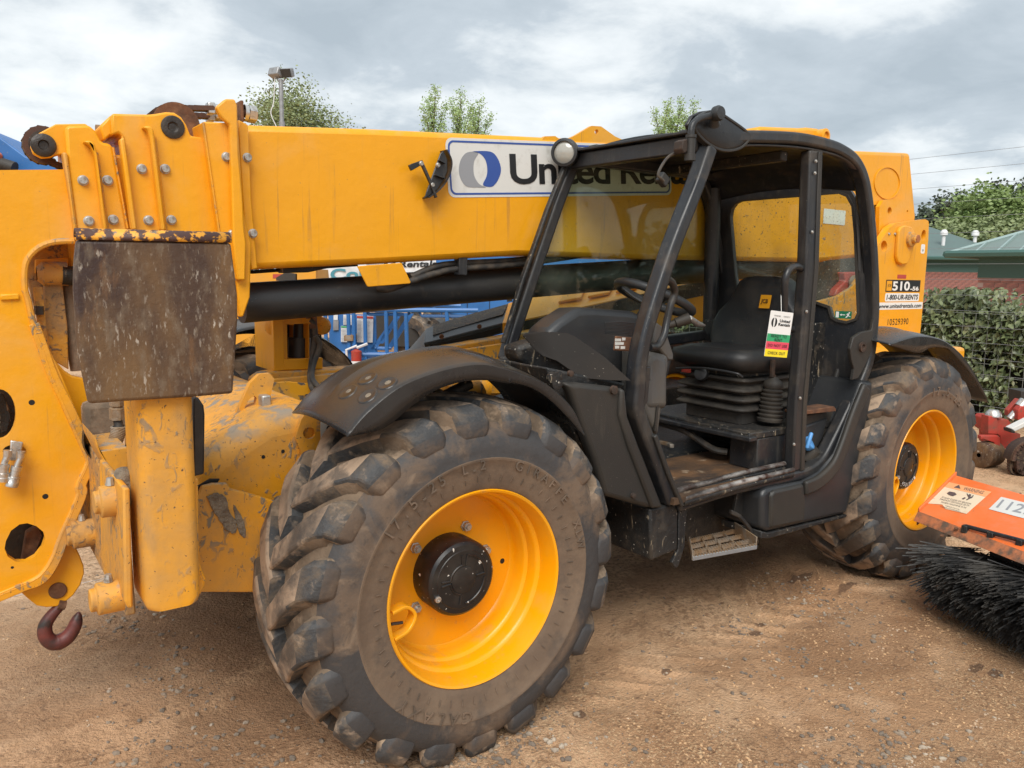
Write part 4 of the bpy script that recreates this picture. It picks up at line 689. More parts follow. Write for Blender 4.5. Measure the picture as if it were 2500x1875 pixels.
s4 = hsec((2124, 575), (2124, 505), (2165, 358), None); s5 = hsec((2340, 520), (2340, 458), (2372, 302), None); s6 = hsec((2972, 380), (2972, 320), (2997, 228), None); s7 = hsec((4200, 100), (4200, 40), (4200, -60), None)
MB().grid([s3, s4, s5, s6, s7]).build('hood_rear', 'yellow_paint', hood, ang=42)
def onch(sa, sb, t, u): return sa[1].lerp(sb[1], t).lerp(sa[2].lerp(sb[2], t), u)
nch = (s3[1]-s2[1]).cross(s2[2]-s2[1]).normalized(); nch = nch if nch.y < 0 else -nch
gq = [onch(s2, s3, t, u)+nch*.004 for t, u in ((.03, .30), (.5, .36), (.97, .40), (1.0, .9), (.5, .96), (.04, .96), (0, .9))]
MB().prism(gq, nch*.004).build('grip_strip', 'grip_mat', hood)
for i in range(3):
    t0_, t1_ = .05+.3*i, .28+.3*i; fq = [onch(s5, s6, t0_, .35)+nch*.0, onch(s5, s6, t1_, .35), onch(s5, s6, t1_+.03, 1.0), onch(s5, s6, t0_+.03, 1.0)]; MB().prism(fq, nch*.02).build('hood_facet', 'yellow_paint', hood, bevel=.006)
plate('side_grille', 'dark_gap', hood, [(1530, 668), (1760, 608), (2000, 545), (2000, 586), (1760, 650), (1552, 712)], 1.612, .006, reg=E4)
plate('side_grille', 'black_dirty', hood, [(2130, 515), (2600, 410), (3400, 225), (3400, 330), (2600, 500), (2130, 590)], 1.612, .006, reg=E4)
plate('hood_side', 'yellow_paint', hood, [(2065, 590), (2600, 500), (3600, 270), (3600, 480), (2065, 700)], 1.63, .05, reg=E4, bevel=.01)
for x, y in ((1595, 612), (1850, 545)): MB().lathe([(.014, 0), (.014, -.01), (0, -.01)], E4(x, y, Y=1.61), (0, 1, 0), 8).build('bolt', 'rust', hood)
# ---- rear tower: pivot plates of boom and ram
TY = .96
tw = plate('tower', 'yellow_paint', TH, [(862, 620), (870, 590), (1000, 392), (1060, 350), (1200, 328), (1325, 315), (1352, 330), (1356, 360), (1350, 500), (1335, 700), (1300, 1100), (1278, 1335), (1270, 1500), (800, 1500), (800, 700)], TY, .05, holes=[ell(E8, 953, 557, 28, 52, 18, Y=TY), ell(E8, 1308, 458, 20, 50, 16, .12, Y=TY)], reg=E8)
plate('tower_far_plate', 'yellow_paint', tw, [(862, 620), (1000, 392), (1060, 350), (1325, 315), (1356, 360), (1278, 1335), (800, 1335), (800, 700)], 1.5, .05, reg=E8)
plate('pivot_plate', 'yellow_paint', BOOM, [(905, 440), (912, 200), (945, 145), (1000, 135), (1190, 140), (1220, 190), (1225, 420), (1100, 560), (920, 500)], TY+.06, .03, holes=[ell(E8, 1003, 240, 19, 36, 16, Y=TY+.06), ell(E8, 1163, 243, 7, 12, 10, Y=TY+.06)], reg=E8)
plate('rear_box', 'yellow_paint', BOOM, [(800, 180), (920, 180), (910, 330), (820, 420), (800, 420)], TY+.10, .3, reg=E8)
bo = [(1085, 700), (1072, 640), (1090, 420), (1110, 385), (1150, 370), (1205, 385), (1240, 450), (1225, 560), (1195, 650), (1165, 715), (1120, 722)]
plate('pin_boss', 'yellow_paint', tw, bo, TY-.028, .028, reg=E8, bevel=.008, seg=3)
MB().lathe([(.058, 0), (.058, -.02), (.05, -.026), (.032, -.026), (.032, -.05), (.028, -.055), (0, -.055)], E8(1185, 495, Y=TY-.028), (0, 1, 0), 24).build('pivot_pin', 'yellow_worn', tw)
M('rust_orange', (.36, .13, .045), .7); MB().lathe([(.034, -.052), (.030, -.06), (0, -.06)], E8(1193, 492, Y=TY-.028), (0, 1, 0), 6).build('pin_nut', 'rust_orange', tw)
plate('tower_gusset', 'yellow_worn', tw, [(310, 1065), (540, 1005), (660, 930), (735, 830), (880, 800), (880, 1340), (300, 1340)], TY+.06, .03, reg=E8)
for x in (995, 1048): inst(bm_, 'bolt', tw, E8(x, 447, Y=TY), scale=.6)
def tdec(mat, x0, y0, x1, y1, r_=.004, lift=.001):
    o = E8(x0, y1, Y=TY); q = E8(x1, y1, Y=TY); u = E8(x0, y0, Y=TY); return decal('decal', mat, tw, o, EX, EZ, abs(q.x-o.x), abs(u.z-o.z), r_, lift), o, abs(q.x-o.x), abs(u.z-o.z)
tdec('decal_yellow', 872, 715, 962, 985)
_, o, w_, h_ = tdec('decal_black', 962, 858, 1272, 968); tdec('decal_yellow', 970, 868, 1017, 958, lift=.002)
lettering('510', o+Vector((w_*.18, 0, h_*.1)), EX, EZ, w_*.50, h_*.78, 'tag_white', tw, bold=.03, lift=.004); lettering('-56', o+Vector((w_*.70, 0, h_*.10)), EX, EZ, w_*.25, h_*.36, 'tag_white', tw, bold=.04, lift=.004)
lettering('JCB', o+Vector((w_*.045, 0, h_*.38)), EX, EZ, w_*.10, h_*.26, 'decal_black', tw, lift=.0045)
_, o, w_, h_ = tdec('tag_white', 958, 980, 1262, 1055, .012); lettering('1-800-UR-RENTS', o+Vector((w_*.035, 0, h_*.2)), EX, EZ, w_*.93, h_*.62, 'decal_black', tw, bold=.02, shear=.15, lift=.003)
_, o, w_, h_ = tdec('tag_white', 888, 1065, 1293, 1130, .006); lettering('www.unitedrentals.com', o+Vector((w_*.03, 0, h_*.2)), EX, EZ, w_*.94, h_*.6, 'decal_black', tw, bold=.015, shear=.15, lift=.003)
tdec('decal_red', 1070, 812, 1150, 848)
o = E8(982, 1268, Y=TY); q = E8(1172, 1205, Y=TY); lettering('10529390', o, EX, EZ, q.x-o.x, q.z-o.z, 'decal_black', tw, space=1.1)
_, o, w_, h_ = tdec('tag_white', 1280, 538, 1315, 622, .012); lettering('\u2193' if False else 'v', o+Vector((w_*.3, 0, h_*.2)), EX, EZ, w_*.4, h_*.25, 'decal_black', tw, lift=.003)
# rear body under the tower and tail behind it
MB().bb((3.45, .62, .7), (4.9, 1.9, 1.25)).build('counterweight', 'yellow_paint', TH, bevel=.03)
MB().tube([(4.55, 1.02, 1.5), (4.55, 1.49, 1.5)], .06, 16).build('ram_pivot', 'yellow_worn', TH)
# ---- cab: near door ring, posts, roof, glass, interior
PR = ((2.50, .575, 0), (.89, .16, 0))          # plane of the rear panel
def ynear(reg, *pp): return [reg(x, y, Y=YN) for x, y in pp]
ringp = smooth_path(ynear(E7, (985, 955), (1300, 862), (1600, 800)), 4)[:-1]+smooth_path(ynear(E7, (1600, 800), (1690, 775), (1770, 715), (1835, 600), (1930, 400), (2020, 190))+ynear(E6, (2048, 1200), (2052, 1050), (2048, 900), (2035, 700), (2015, 520), (1990, 400), (1945, 315), (1880, 265), (1800, 232), (1650, 200), (1480, 190), (1330, 190), (1190, 205)), 5)
CAB = MB().sweep(ringp, .055, (0, 1, 0), .07).build('cab', 'black_paint', TH, bevel=.014, seg=3)
ap = smooth_path(ynear(E6, (1168, 240), (1100, 440), (960, 800), (830, 1200), (788, 1400))+ynear(E7, (778, 330), (772, 430), (805, 540), (880, 730), (955, 940)), 5)
MB().sweep(ap, .062, (0, 1, 0), .075).build('front_post', 'black_paint', CAB, bevel=.016, seg=3)
MB().sweep(ynear(E7, (838, 570), (905, 760), (985, 950)), .022, (0, 1, 0), .11).build('post_seal', 'black_panel', CAB, bevel=.006)
plate('post_fin', 'black_paint', CAB, [(800, 420), (800, 240), (830, 215), (862, 210), (845, 400), (815, 450)], YN+.02, .02, reg=E7)
MB().sweep(ynear(E6, (1722, 262), (1700, 900), (1672, 1300))+ynear(E7, (1645, 400), (1628, 770)), .085, (0, 1, 0), .06).build('centre_post', 'black_paint', CAB, bevel=.012, seg=3)
MB().sweep([q-EY*.031 for q in ynear(E6, (1742, 270), (1722, 900), (1690, 1300))+ynear(E7, (1662, 400), (1648, 765))], .03, (0, 1, 0), .012).build('post_strip', 'black_panel', CAB, bevel=.003)
for x, y, reg in ((1750, 318, E6), (1745, 382, E6), (1730, 700, E6), (1700, 1130, E6), (1665, 380, E7), (1632, 630, E7)): inst(bm_, 'bolt', CAB, reg(x, y, Y=YN-.036), scale=.45)
# sill rails
for dy, dz in ((-.032, -.004), (.022, .014)):
    MB().tube([E7(1000, 930, Y=YN)+Vector((0, dy, dz)), E7(1300, 845, Y=YN)+Vector((0, dy, dz)), E7(1590, 778, Y=YN)+Vector((0, dy, dz))], .019, 12).build('sill_rail', 'steel' if False else 'black_dirty', CAB)
M('worn_sill', (.05, .04, .035), .35, metal=.3, layers=[dict(c=(.42, .39, .36), s=9, lo=.45, hi=.62, st=(.4, 1, 1), d=7, r=.3), dict(c=(.05, .02, .012), s=14, lo=.5, hi=.65, r=.6)], bump=(60, .001))
for dy, dz in ((-.040, .012), (.012, .034)):
    MB().tube([E7(1004, 925, Y=YN)+Vector((0, dy, dz)), E7(1300, 840, Y=YN)+Vector((0, dy, dz)), E7(1590, 772, Y=YN)+Vector((0, dy, dz))], .013, 10).build('worn_sill_edge', 'worn_sill', CAB)
# far frame
fpst = [E6(x, y, Y=YF) for x, y in ((430, 345), (345, 560), (215, 940), (120, 1230), (72, 1395))]
MB().sweep(smooth_path(fpst, 5), .062, (0, 1, 0), .07).build('front_post', 'black_paint', CAB, bevel=.014, seg=3)
MB().sweep([E6(x, y, Y=YF-.038) for x, y in ((392, 352), (300, 580), (165, 960), (62, 1300))], .018, (0, 1, 0), .03).build('post_seal', 'black_dirty', CAB, bevel=.005)
fr2 = [E6(x, y, Y=YF) for x, y in ((420, 325), (700, 312), (1000, 325), (1110, 392), (1170, 520), (1200, 700), (1240, 960), (1262, 1200), (1275, 1500))]
MB().sweep(smooth_path(fr2, 5), .05, (0, 1, 0), .07).build('far_frame', 'black_paint', CAB, bevel=.012, seg=3)
MB().sweep([E6(x, y, Y=YF) for x, y in ((70, 1390), (600, 1330), (1270, 1240))], .06, (0, 1, 0), .06).build('far_sill', 'black_paint', CAB, bevel=.01)
gl = [(415, 330), (700, 320), (1000, 335), (1105, 405), (1165, 540), (1195, 700), (1240, 960), (1260, 1240), (70, 1395), (140, 1180), (345, 580)]
MB().prism([E6(x, y, Y=YF+.012) for x, y in gl], (0, .006, 0)).build('side_glass', 'glass_side', CAB, ang=0)
# front header beam, from the near to the far post
h0, h1 = E6(1130, 222, Y=YN+.02), E6(420, 325, Y=YF)
hd_ = MB(); dvv = (h1-h0).normalized(); uu = Vector((0, 0, 1)); vv = uu.cross(dvv).normalized()
def beam(mb, a, b, w_, h_, dz=0, dx=0):
    mb.prism([a+vv*(dx-w_/2)+uu*(dz-h_/2), a+vv*(dx+w_/2)+uu*(dz-h_/2), a+vv*(dx+w_/2)+uu*(dz+h_/2), a+vv*(dx-w_/2)+uu*(dz+h_/2)], b-a); return mb
beam(MB(), h0, h1, .05, .075).build('front_header', 'black_paint', CAB, bevel=.008)
beam(MB(), h0, h1, .11, .014, dz=.046).build('header_top', 'black_paint', CAB, bevel=.004)
for t in (.1, .3, .78, .93):
    q = h0.lerp(h1, t)+uu*.058; MB().box(q, (.03, .06, .018)).build('header_clip', 'black_panel', CAB, bevel=.005)
# roof shell with its lining
rows = []; rx = [h0.x-.02, 1.45, 1.75, 2.0, 2.2, 2.36, 2.46, 2.54]
rxz = smooth_path([E6(x, y, Y=YN) for x, y in ((1190, 185), (1380, 172), (1600, 182), (1780, 212), (1900, 255), (1975, 330), (2010, 430))], 6)
for q in rxz: rows.append([Vector((q.x+(-.10 if q.x > 2.3 else -.03)*u, YN-.02+(YF-YN+.05)*u, q.z+.045*math.sin(math.pi*min(max(u, .0), 1)))) for u in [i/12 for i in range(13)]])
MB().grid(rows).build('roof', 'black_tank', CAB, solid=.022, ang=60)
rl_ = [[q-Vector((0, 0, .05)) for q in r_] for r_ in rows]; MB().grid(rl_).build('roof_lining', 'black_paint', CAB, solid=.01, ang=60)
MB().sweep([q-Vector((0, .012, .012)) for q in rxz], .03, (0, 1, 0), .03).build('roof_rail', 'black_tank', CAB, bevel=.008)
for dz_, dx_ in ((-.02, .62),):
    a = Vector((h0.x+dx_, YN+.04, h0.z+.02+dz_*.4)); b = Vector((h0.x+dx_, YF-.02, h0.z+.02+dz_*.4)); MB().box((a+b)/2, (.05, (b-a).length, .05)).build('roof_bar', 'black_dirty', CAB, bevel=.008)
MB().box((1.75, YF-.05, 2.345), (1.1, .06, .06)).build('far_header', 'black_paint', CAB, bevel=.01)
# rear panel with a window
rp = lambda x, y, reg=E6: reg(x, y, P=PR)
tvec = Vector((.16, -.89, 0)).normalized()
def rpv(Yv, z): k_ = (Yv-.575)/tvec.y; return Vector((2.50, .575, z))+tvec*k_
outer = [rpv(1.05, .95), rpv(.14, .95), rp(2022, 1150), rp(2006, 700), rp(1990, 555), rp(1940, 478), rp(1850, 420), rpv(1.05, 2.30)]
holep = [rp(x, y) for x, y in ((1288, 620), (1296, 575), (1318, 545), (1350, 530), (1500, 517), (1660, 505), (1780, 495), (1880, 487), (1925, 505), (1955, 560), (1968, 700), (1985, 1140), (1970, 1172), (1920, 1188), (1870, 1178), (1840, 1160), (1825, 1105), (1730, 1072), (1500, 1040), (1330, 1020), (1315, 930))]
MB().prism(outer, Vector((.035, .006, 0)), [holep]).build('rear_panel', 'black_paint', CAB)
MB().prism([q+Vector((.016, 0, 0)) for q in holep], Vector((.005, 0, 0))).build('rear_glass', 'glass_rear', CAB, ang=0)
MB().sweep([q-Vector((.006, 0, 0)) for q in holep], .014, Vector((.89, .16, 0)), .014, closed=True).build('window_seal', 'black_panel', CAB)
MB().tube([rpv(1.0, .95)-Vector((.05, 0, 0)), rpv(1.0, 2.28)-Vector((.10, 0, 0))], .045, 14).build('rear_post', 'black_paint', CAB)
MB().sweep([E6(1972, 505, Y=YN+.05), E6(1985, 800, Y=YN+.05), E6(1998, 1150, Y=YN+.05)], .012, (0, 1, 0), .01).build('seal_strip', 'console_grey', CAB)
q = rp(1855, 1165); q2 = rp(1945, 1162); q3 = rp(1855, 1125); nX = Vector((-.89, -.16, 0)).normalized(); exr = tvec; exit_w, exit_h = (q2-q).length, (q3-q).length
q = q+nX*.004; xs = decal('exit_sign', 'exit_green', CAB, q, exr, EZ, exit_w, exit_h, .003)
def onsign(pts, mat='tag_white'): MB().prism([q+exr*(x*exit_w)+EZ*(y*exit_h)+nX*.0015 for x, y in pts], nX*-.0003).build('pictogram', mat, CAB, ang=0)
onsign([(.06, .12), (.24, .12), (.24, .9), (.06, .9)]); onsign([(.30, .5), (.40, .68), (.40, .55), (.62, .55), (.62, .45), (.40, .45), (.40, .32)])
onsign([(.70, .62), (.78, .72), (.86, .66), (.84, .42), (.96, .30), (.94, .24), (.80, .36), (.74, .18), (.66, .12), (.64, .18), (.72, .36), (.76, .58), (.70, .52)])
onsign([(.86+.045*math.cos(a), .80+.10*math.sin(a)) for a in [i*.7 for i in range(9)]])
_q = H3(1508, 905, Y=YB-.002); _r = H3(1705, 890, Y=YB-.002); _s = H3(1508, 770, Y=YB-.002); decal('paper_label', 'tag_white', BOOM, _q, EX, EZ, (_r-_q).length, (_s-_q).length, .006)
# lower rear wall and seat box
MB().bb((2.30, .55, .78), (2.46, 1.0, 1.5)).build('rear_wall', 'black_dirty', CAB, bevel=.01)
plate('quarter_panel', 'black_dirty', CAB, [(1700, 1195), (1990, 1180), (1980, 1260), (1830, 1659), (1690, 1659)], .34, .03, reg=E6)
plate('quarter_panel', 'black_dirty', CAB, [(1670, 40), (1960, 20), (1900, 180), (1760, 430), (1670, 450)], .36, .03, reg=E7)
MB().tube(smooth_path([E7(x, y, Y=.26) for x, y in ((1950, 90), (1890, 180), (1850, 300), (1800, 420), (1750, 440))], 6), .018, 10).build('hose', 'hose', CAB)
plate('rust_ledge', 'rust', CAB, [(1672, 455), (1850, 425), (1862, 440), (1860, 452), (1675, 472)], YN-.01, .10, reg=E7, bevel=.003)
plate('pocket_panel', 'black_panel', CAB, [(1665, 478), (1870, 448), (1830, 560), (1770, 690), (1700, 755), (1655, 770)], YN+.05, .03, reg=E7)
plate('pocket_recess', 'black_tank', CAB, [(1690, 530), (1820, 485), (1790, 600), (1730, 700), (1680, 735)], YN+.04, .03, reg=E7, bevel=.012)
cp = MB().lathe([(.034, 0), (.038, .01), (.038, .035), (.030, .04), (0, .04)], E7(1690, 635, Y=YN+.05), Vector((.35, -.75, .55)), 20); cpo = cp.build('filler_cap', 'cap_blue', CAB, bevel=.003)
MB().box(E7(1715, 610, Y=YN-.005), (.02, .02, .09), Matrix.Rotation(.4, 3, 'Y')).build('cap_grip', 'cap_blue', CAB, bevel=.008)
MB().lathe([(.05, 0), (.035, .06), (.03, .07), (0, .07)], E7(1700, 700, Y=YN+.06), Vector((.2, -.6, .75)), 20).build('filler_neck', 'black_panel', CAB)
# pivot lug on the door ring
lug = [E6(x, y, Y=YN-.045) for x, y in ((2065, 1170), (2055, 1230), (2000, 1240), (1955, 1270), (1938, 1330), (1945, 1390), (1960, 1440), (1950, 1500), (1980, 1490), (2020, 1420), (2055, 1340))]
MB().prism(lug, (0, .02, 0)).build('hinge_lug', 'black_panel', CAB, bevel=.004)
MB().lathe([(.028, 0), (.028, -.012), (.016, -.012), (.014, -.004), (0, -.004)], E6(1998, 1320, Y=YN-.045), (0, 1, 0), 20).build('hinge_bush', 'rust_dark', CAB)
MB().tube([E6(1998, 1445, Y=YN+.05), E6(2020, 1450, Y=YN+.03)], .02, 10).build('latch', 'latch_green', CAB)
# floor
fl0 = [E7(985, 925, Z=.79), Vector((1.98, .16, .79)), Vector((2.1, .6, .79)), Vector((1.95, 1.0, .79)), Vector((1.1, 1.0, .79))]
MB().prism(fl0, (0, 0, -.03)).build('cab_floor', 'rust_floor', CAB)
sb = MB(); sb.prism([Vector((1.72, .19, .99)), Vector((2.45, .17, .99)), Vector((2.45, 1.0, .99)), Vector((1.76, 1.0, .99)), Vector((1.74, .6, .99))], (0, 0, -.035)); sb.build('seat_platform', 'black_dirty', CAB, bevel=.006)
MB().bb((1.70, .17, .95), (1.76, 1.0, .975)).build('platform_edge', 'black_paint', CAB, bevel=.006)
MB().bb((1.79, .19, .79), (2.4, .36, .955)).build('battery_box', 'black_paint', CAB, bevel=.006)
MB().bb((2.2, .36, .79), (2.4, 1.0, .955)).build('box_back', 'dark_gap', CAB)
MB().tube(smooth_path([Vector((1.78, .85, .93)), Vector((1.75, .62, .92)), Vector((1.76, .45, .86)), Vector((1.80, .38, .85))], 6), .018, 8).build('hose', 'hose', CAB)
MB().lathe([(.05, 0), (.055, .018), (.05, .022), (.045, .02), (.045, 0)], E7(1390, 745, Z=.79), (0, 0, 1), 24).build('floor_ring', 'grease', CAB)
pdl = smooth_path([E7(x, y, Z=.83) for x, y in ((895, 615), (930, 622), (960, 630), (975, 640))], 5); MB().sweep(pdl, .025, (0, 0, 1), .02).build('pedal_edge', 'step_alloy', CAB, bevel=.003)
# seat on bellows
def sgrid(x0, x1, y0, y1, z, r): return [Vector((a, b, z)) for a, b in ((x0+r, y0), (x1-r, y0), (x1-r*.3, y0+r*.3), (x1, y0+r), (x1, y1-r), (x1-r*.3, y1-r*.3), (x1-r, y1), (x0+r, y1), (x0+r*.3, y1-r*.3), (x0, y1-r), (x0, y0+r), (x0+r*.3, y0+r*.3))]
SX0, SX1, SY0, SY1 = 1.86, 2.30, .30, .80
def stack(name, mat, levels, bevel=0, ang=45, parent=CAB):
    rr = [sgrid(*l_) for l_ in levels]; n_ = len(rr[0])
    return MB().add([q for r_ in rr for q in r_], [(i*n_+j, i*n_+(j+1) % n_, (i+1)*n_+(j+1) % n_, (i+1)*n_+j) for i in range(len(rr)-1) for j in range(n_)]+[tuple(range(n_-1, -1, -1)), tuple(range((len(rr)-1)*n_, len(rr)*n_))]).build(name, mat, parent, bevel=bevel, ang=ang)
lv = [(SX0+.0, SX1-.03, SY0+.05, SY1-.05, .99, .04), (SX0+.0, SX1-.03, SY0+.05, SY1-.05, 1.05, .04)]
for z in (1.065, 1.115, 1.165): lv += [(SX0-.045, SX1+.0, SY0+.01, SY1-.01, z, .05), (SX0-.045, SX1, SY0+.01, SY1-.01, z+.012, .05), (SX0, SX1-.03, SY0+.05, SY1-.05, z+.036, .04)]
lv += [(SX0-.03, SX1, SY0+.02, SY1-.02, 1.22, .04), (SX0-.02, SX1, SY0+.03, SY1-.03, 1.235, .03)]
stack('seat_bellows', 'bellows_black', lv, bevel=.004, ang=30)
MB().bb((SX0, SY0+.08, 1.235), (SX1, SY1-.08, 1.265)).build('seat_frame', 'black_dirty', CAB, bevel=.004)
stack('seat_cushion', 'seat_black', [(SX0+.0, SX1+.02, SY0+.02, SY1-.02, 1.262, .06), (SX0-.07, SX1+.03, SY0-.01, SY1+.01, 1.29, .08), (SX0-.10, SX1+.04, SY0-.02, SY1+.02, 1.33, .09), (SX0-.09, SX1+.04, SY0-.01, SY1+.01, 1.365, .09), (SX0-.05, SX1, SY0+.05, SY1-.05, 1.385, .08), (SX0+.02, SX1-.1, SY0+.1, SY1-.1, 1.378, .05)], ang=75)
# backrest: wide shoulders that narrow upwards, slightly reclined
bk = MB(); n_ = 18; rowsb = []
out_ = [(1.36, .275), (1.42, .30), (1.50, .295), (1.56, .265), (1.62, .205), (1.68, .180), (1.73, .160), (1.752, .135), (1.762, .07)]
for z, hw_ in out_:
    xo = 2.26+(z-1.36)*.22; th = .075 if z < 1.74 else .045; cy = (SY0+SY1)/2+.035; row = []
    for i in range(24):
        a = 2*math.pi*i/24; ca, sa = math.cos(a), math.sin(a); row.append(Vector((xo-th*math.copysign(abs(sa)**.7, sa)-(.035*abs(ca)**3 if sa > 0 else 0)*1.0, cy+hw_*math.copysign(abs(ca)**.55, ca), z)))
    rowsb.append(row+[row[0]])
bk.grid(rowsb); bk.add(rowsb[-1][:-1], [tuple(range(24))]); bko = bk.build('seat_back', 'seat_black', CAB, ang=70)
cyb = (SY0+SY1)/2-.03; xb = 2.26+(1.60-1.36)*.22-.079; nb = Vector((-1, 0, .22)).normalized(); eyb = Vector((.22, 0, 1)).normalized()
db = decal('seat_badge', 'decal_yellow', bko, Vector((xb-.012, cyb+.03, 1.585)), -EY, eyb, .07, .075, .004, lift=.006); lettering('JCB', Vector((xb-.012, cyb+.018, 1.606)), -EY, eyb, .045, .03, 'decal_black', bko, bold=.02, lift=.008)
MB().tube([Vector((xb+.001, cyb+.13, 1.40)), Vector((xb+.04, cyb+.125, 1.57))], .003, 6).build('seat_seam', 'seat_black', bko)
MB().bb((2.36, SY0+.04, 1.42), (2.40, SY1-.04, 1.70)).build('seat_back_shell', 'console_grey', CAB, bevel=.02)
MB().tube(smooth_path([Vector((SX0-.05, SY0+.02, 1.25)), Vector((SX0-.08, SY0+.05, 1.27)), Vector((SX0-.09, SY0+.25, 1.275)), Vector((SX0-.07, SY1-.05, 1.25))], 5), .006, 8).build('adjuster_bar', 'black_tank', CAB)
MB().lathe([(.035, 0), (.035, .03), (.02, .035), (0, .035)], Vector((SX0-.05, SY1-.22, 1.235)), Vector((-1, -.3, .3)), 16).build('adjuster_knob', 'black_tank', CAB)
MB().box((SX0-.045, SY1-.10, 1.243), (.02, .05, .02)).build('adjuster_tag', 'decal_red', CAB)
# park lever with ribbed boot
lv0, lv1 = E7(1500, 505, Y=.27), E7(1525, 265, Y=.27); prb = [(.062, 0)]; hh = (lv1-lv0).length
for i in range(8): prb += [(.066-.0018*i, hh*(.05+.09*i)), (.066-.0018*i, hh*(.07+.09*i)), (.054-.0018*i, hh*(.095+.09*i))]
prb += [(.052, hh*.80), (.045, hh*.90), (.022, hh*.97), (.018, hh)]
MB().lathe(prb, lv0, (lv1-lv0), 24).build('lever_boot', 'bellows_black', CAB, ang=50)
MB().tube([lv1, E6(1515, 1480, Y=.27), E6(1520, 1390, Y=.27)], .014, 8).build('lever', 'rust_dark', CAB)
# grab handles
MB().tube(smooth_path([E6(x, y, Y=YN+z) for x, y, z in ((1668, 895, .0), (1640, 886, -.02), (1605, 905, -.03), (1585, 960, -.03), (1582, 1060, -.02), (1578, 1170, .0), (1590, 1215, .02), (1640, 1228, .03))], 6), .018, 12).build('grab_handle', 'black_paint', CAB)
MB().tube(smooth_path([E6(x, y, Y=YN+z) for x, y, z in ((940, 948, .0), (975, 975, .03), (988, 1030, .05), (965, 1100, .05), (945, 1190, .05), (930, 1260, .04), (895, 1315, .03), (850, 1322, .0))], 6), .0165, 12).build('grab_handle', 'black_paint', CAB)
# steering wheel, column, dash
sc_ = E6(880, 1055, Y=.57); ex_ = (E6(1092, 1140, Y=.47)-sc_); a_ = ex_.normalized()*.19; nW = Vector((.38, -.10, .92)).normalized(); a_ = (a_-nW*a_.dot(nW)).normalized()*.195; b_ = nW.cross(a_).normalized()*.195
STW = MB().tube([sc_+a_*math.cos(t)+b_*math.sin(t) for t in [2*math.pi*i/36 for i in range(36)]], .022, 12, closed=True).build('steering_wheel', 'black_tank', CAB)
for t in (.6, 2.6, 4.7): MB().sweep([sc_-nW*.05, sc_-nW*.03+(a_*math.cos(t)+b_*math.sin(t))*.5, sc_+(a_*math.cos(t)+b_*math.sin(t))*.97], .034, nW, .014).build('wheel_spoke', 'black_tank', CAB, bevel=.004)
MB().lathe([(.05, -.06), (.05, -.02), (.035, -.012), (0, -.012)], sc_, nW, 20).build('wheel_hub', 'black_tank', CAB)
MB().tube([sc_-nW*.05, sc_-nW*.35+Vector((-.05, 0, 0))], .045, 14).build('steering_column', 'black_dirty', CAB)
sk0, sk1 = E6(955, 1205, Y=.42), E6(1070, 1165, Y=.36); MB().tube([sk0, sk0.lerp(sk1, .3), sk0.lerp(sk1, .35), sk1], [.016, .018, .024, .028], 14).build('switch_stalk', 'black_panel', CAB)
sk2 = E6(1150, 1205, Y=.40); MB().tube([sk1, E6(1110, 1195, Y=.38), sk2], [.014, .016, .006], 10).build('stalk_tip', 'steel', CAB)
MB().lathe([(.028, 0), (.02, .002), (0, .002)], sk1, (sk1-sk0), 14).build('stalk_cap', 'steel', CAB)
dash = MB(); dp = [E6(x, y, Y=.42) for x, y in ((300, 1240), (370, 1180), (470, 1115), (560, 1112), (770, 1128), (880, 1175), (960, 1290), (985, 1400), (960, 1500), (600, 1500), (300, 1330))]
dash.prism(dp, (0, .16, 0)).build('dashboard', 'black_tank', CAB, bevel=.03, seg=3)
plate('dash_shelf', 'black_dirty', CAB, [(140, 1320), (240, 1290), (700, 1260), (760, 1500), (300, 1520), (150, 1390)], .50, .12, reg=E6, bevel=.02)
gr = MB()
for i in range(9): gr.tube([E6(612, 1190+i*7, Y=.335), E6(700, 1186+i*8, Y=.33), E6(788, 1196+i*8, Y=.335)], .0035, 6)
gr.build('dash_grille', 'black_tank', CAB)
plate('warning_plate', 'rust', CAB, [(672, 1262), (765, 1270), (750, 1345), (662, 1340)], .28, .01, reg=E6)
for i, (x0, x1, y) in enumerate(((668, 700, 1283), (706, 724, 1278), (668, 715, 1302), (668, 690, 1322), (698, 722, 1324))): plate('plate_print', 'white_decal', CAB, [(x0, y-8), (x1, y-7), (x1-1, y+7), (x0, y+8)], .279, .002, reg=E6, bevel=0)
plate('console', 'console_grey', CAB, [(840, 1400), (865, 1365), (900, 1352), (935, 1365), (960, 1400), (958, 1659), (840, 1659)], .26, .16, reg=E6, bevel=.03, seg=3)
plate('console', 'console_grey', CAB, [(820, 120), (960, 150), (962, 200), (930, 400), (905, 590), (880, 560), (815, 420)], .27, .15, reg=E7, bevel=.03, seg=3)
plate('console_rim', 'black_panel', CAB, [(855, 270), (885, 295), (912, 330), (905, 420), (895, 560), (880, 560), (895, 420), (898, 340), (875, 305), (852, 285)], .262, .015, reg=E7, bevel=.003)
plate('console_side', 'console_grey', CAB, [(885, 1180), (940, 1220), (985, 1360), (985, 1395), (955, 1395), (880, 1300)], .34, .2, reg=E6, bevel=.01)
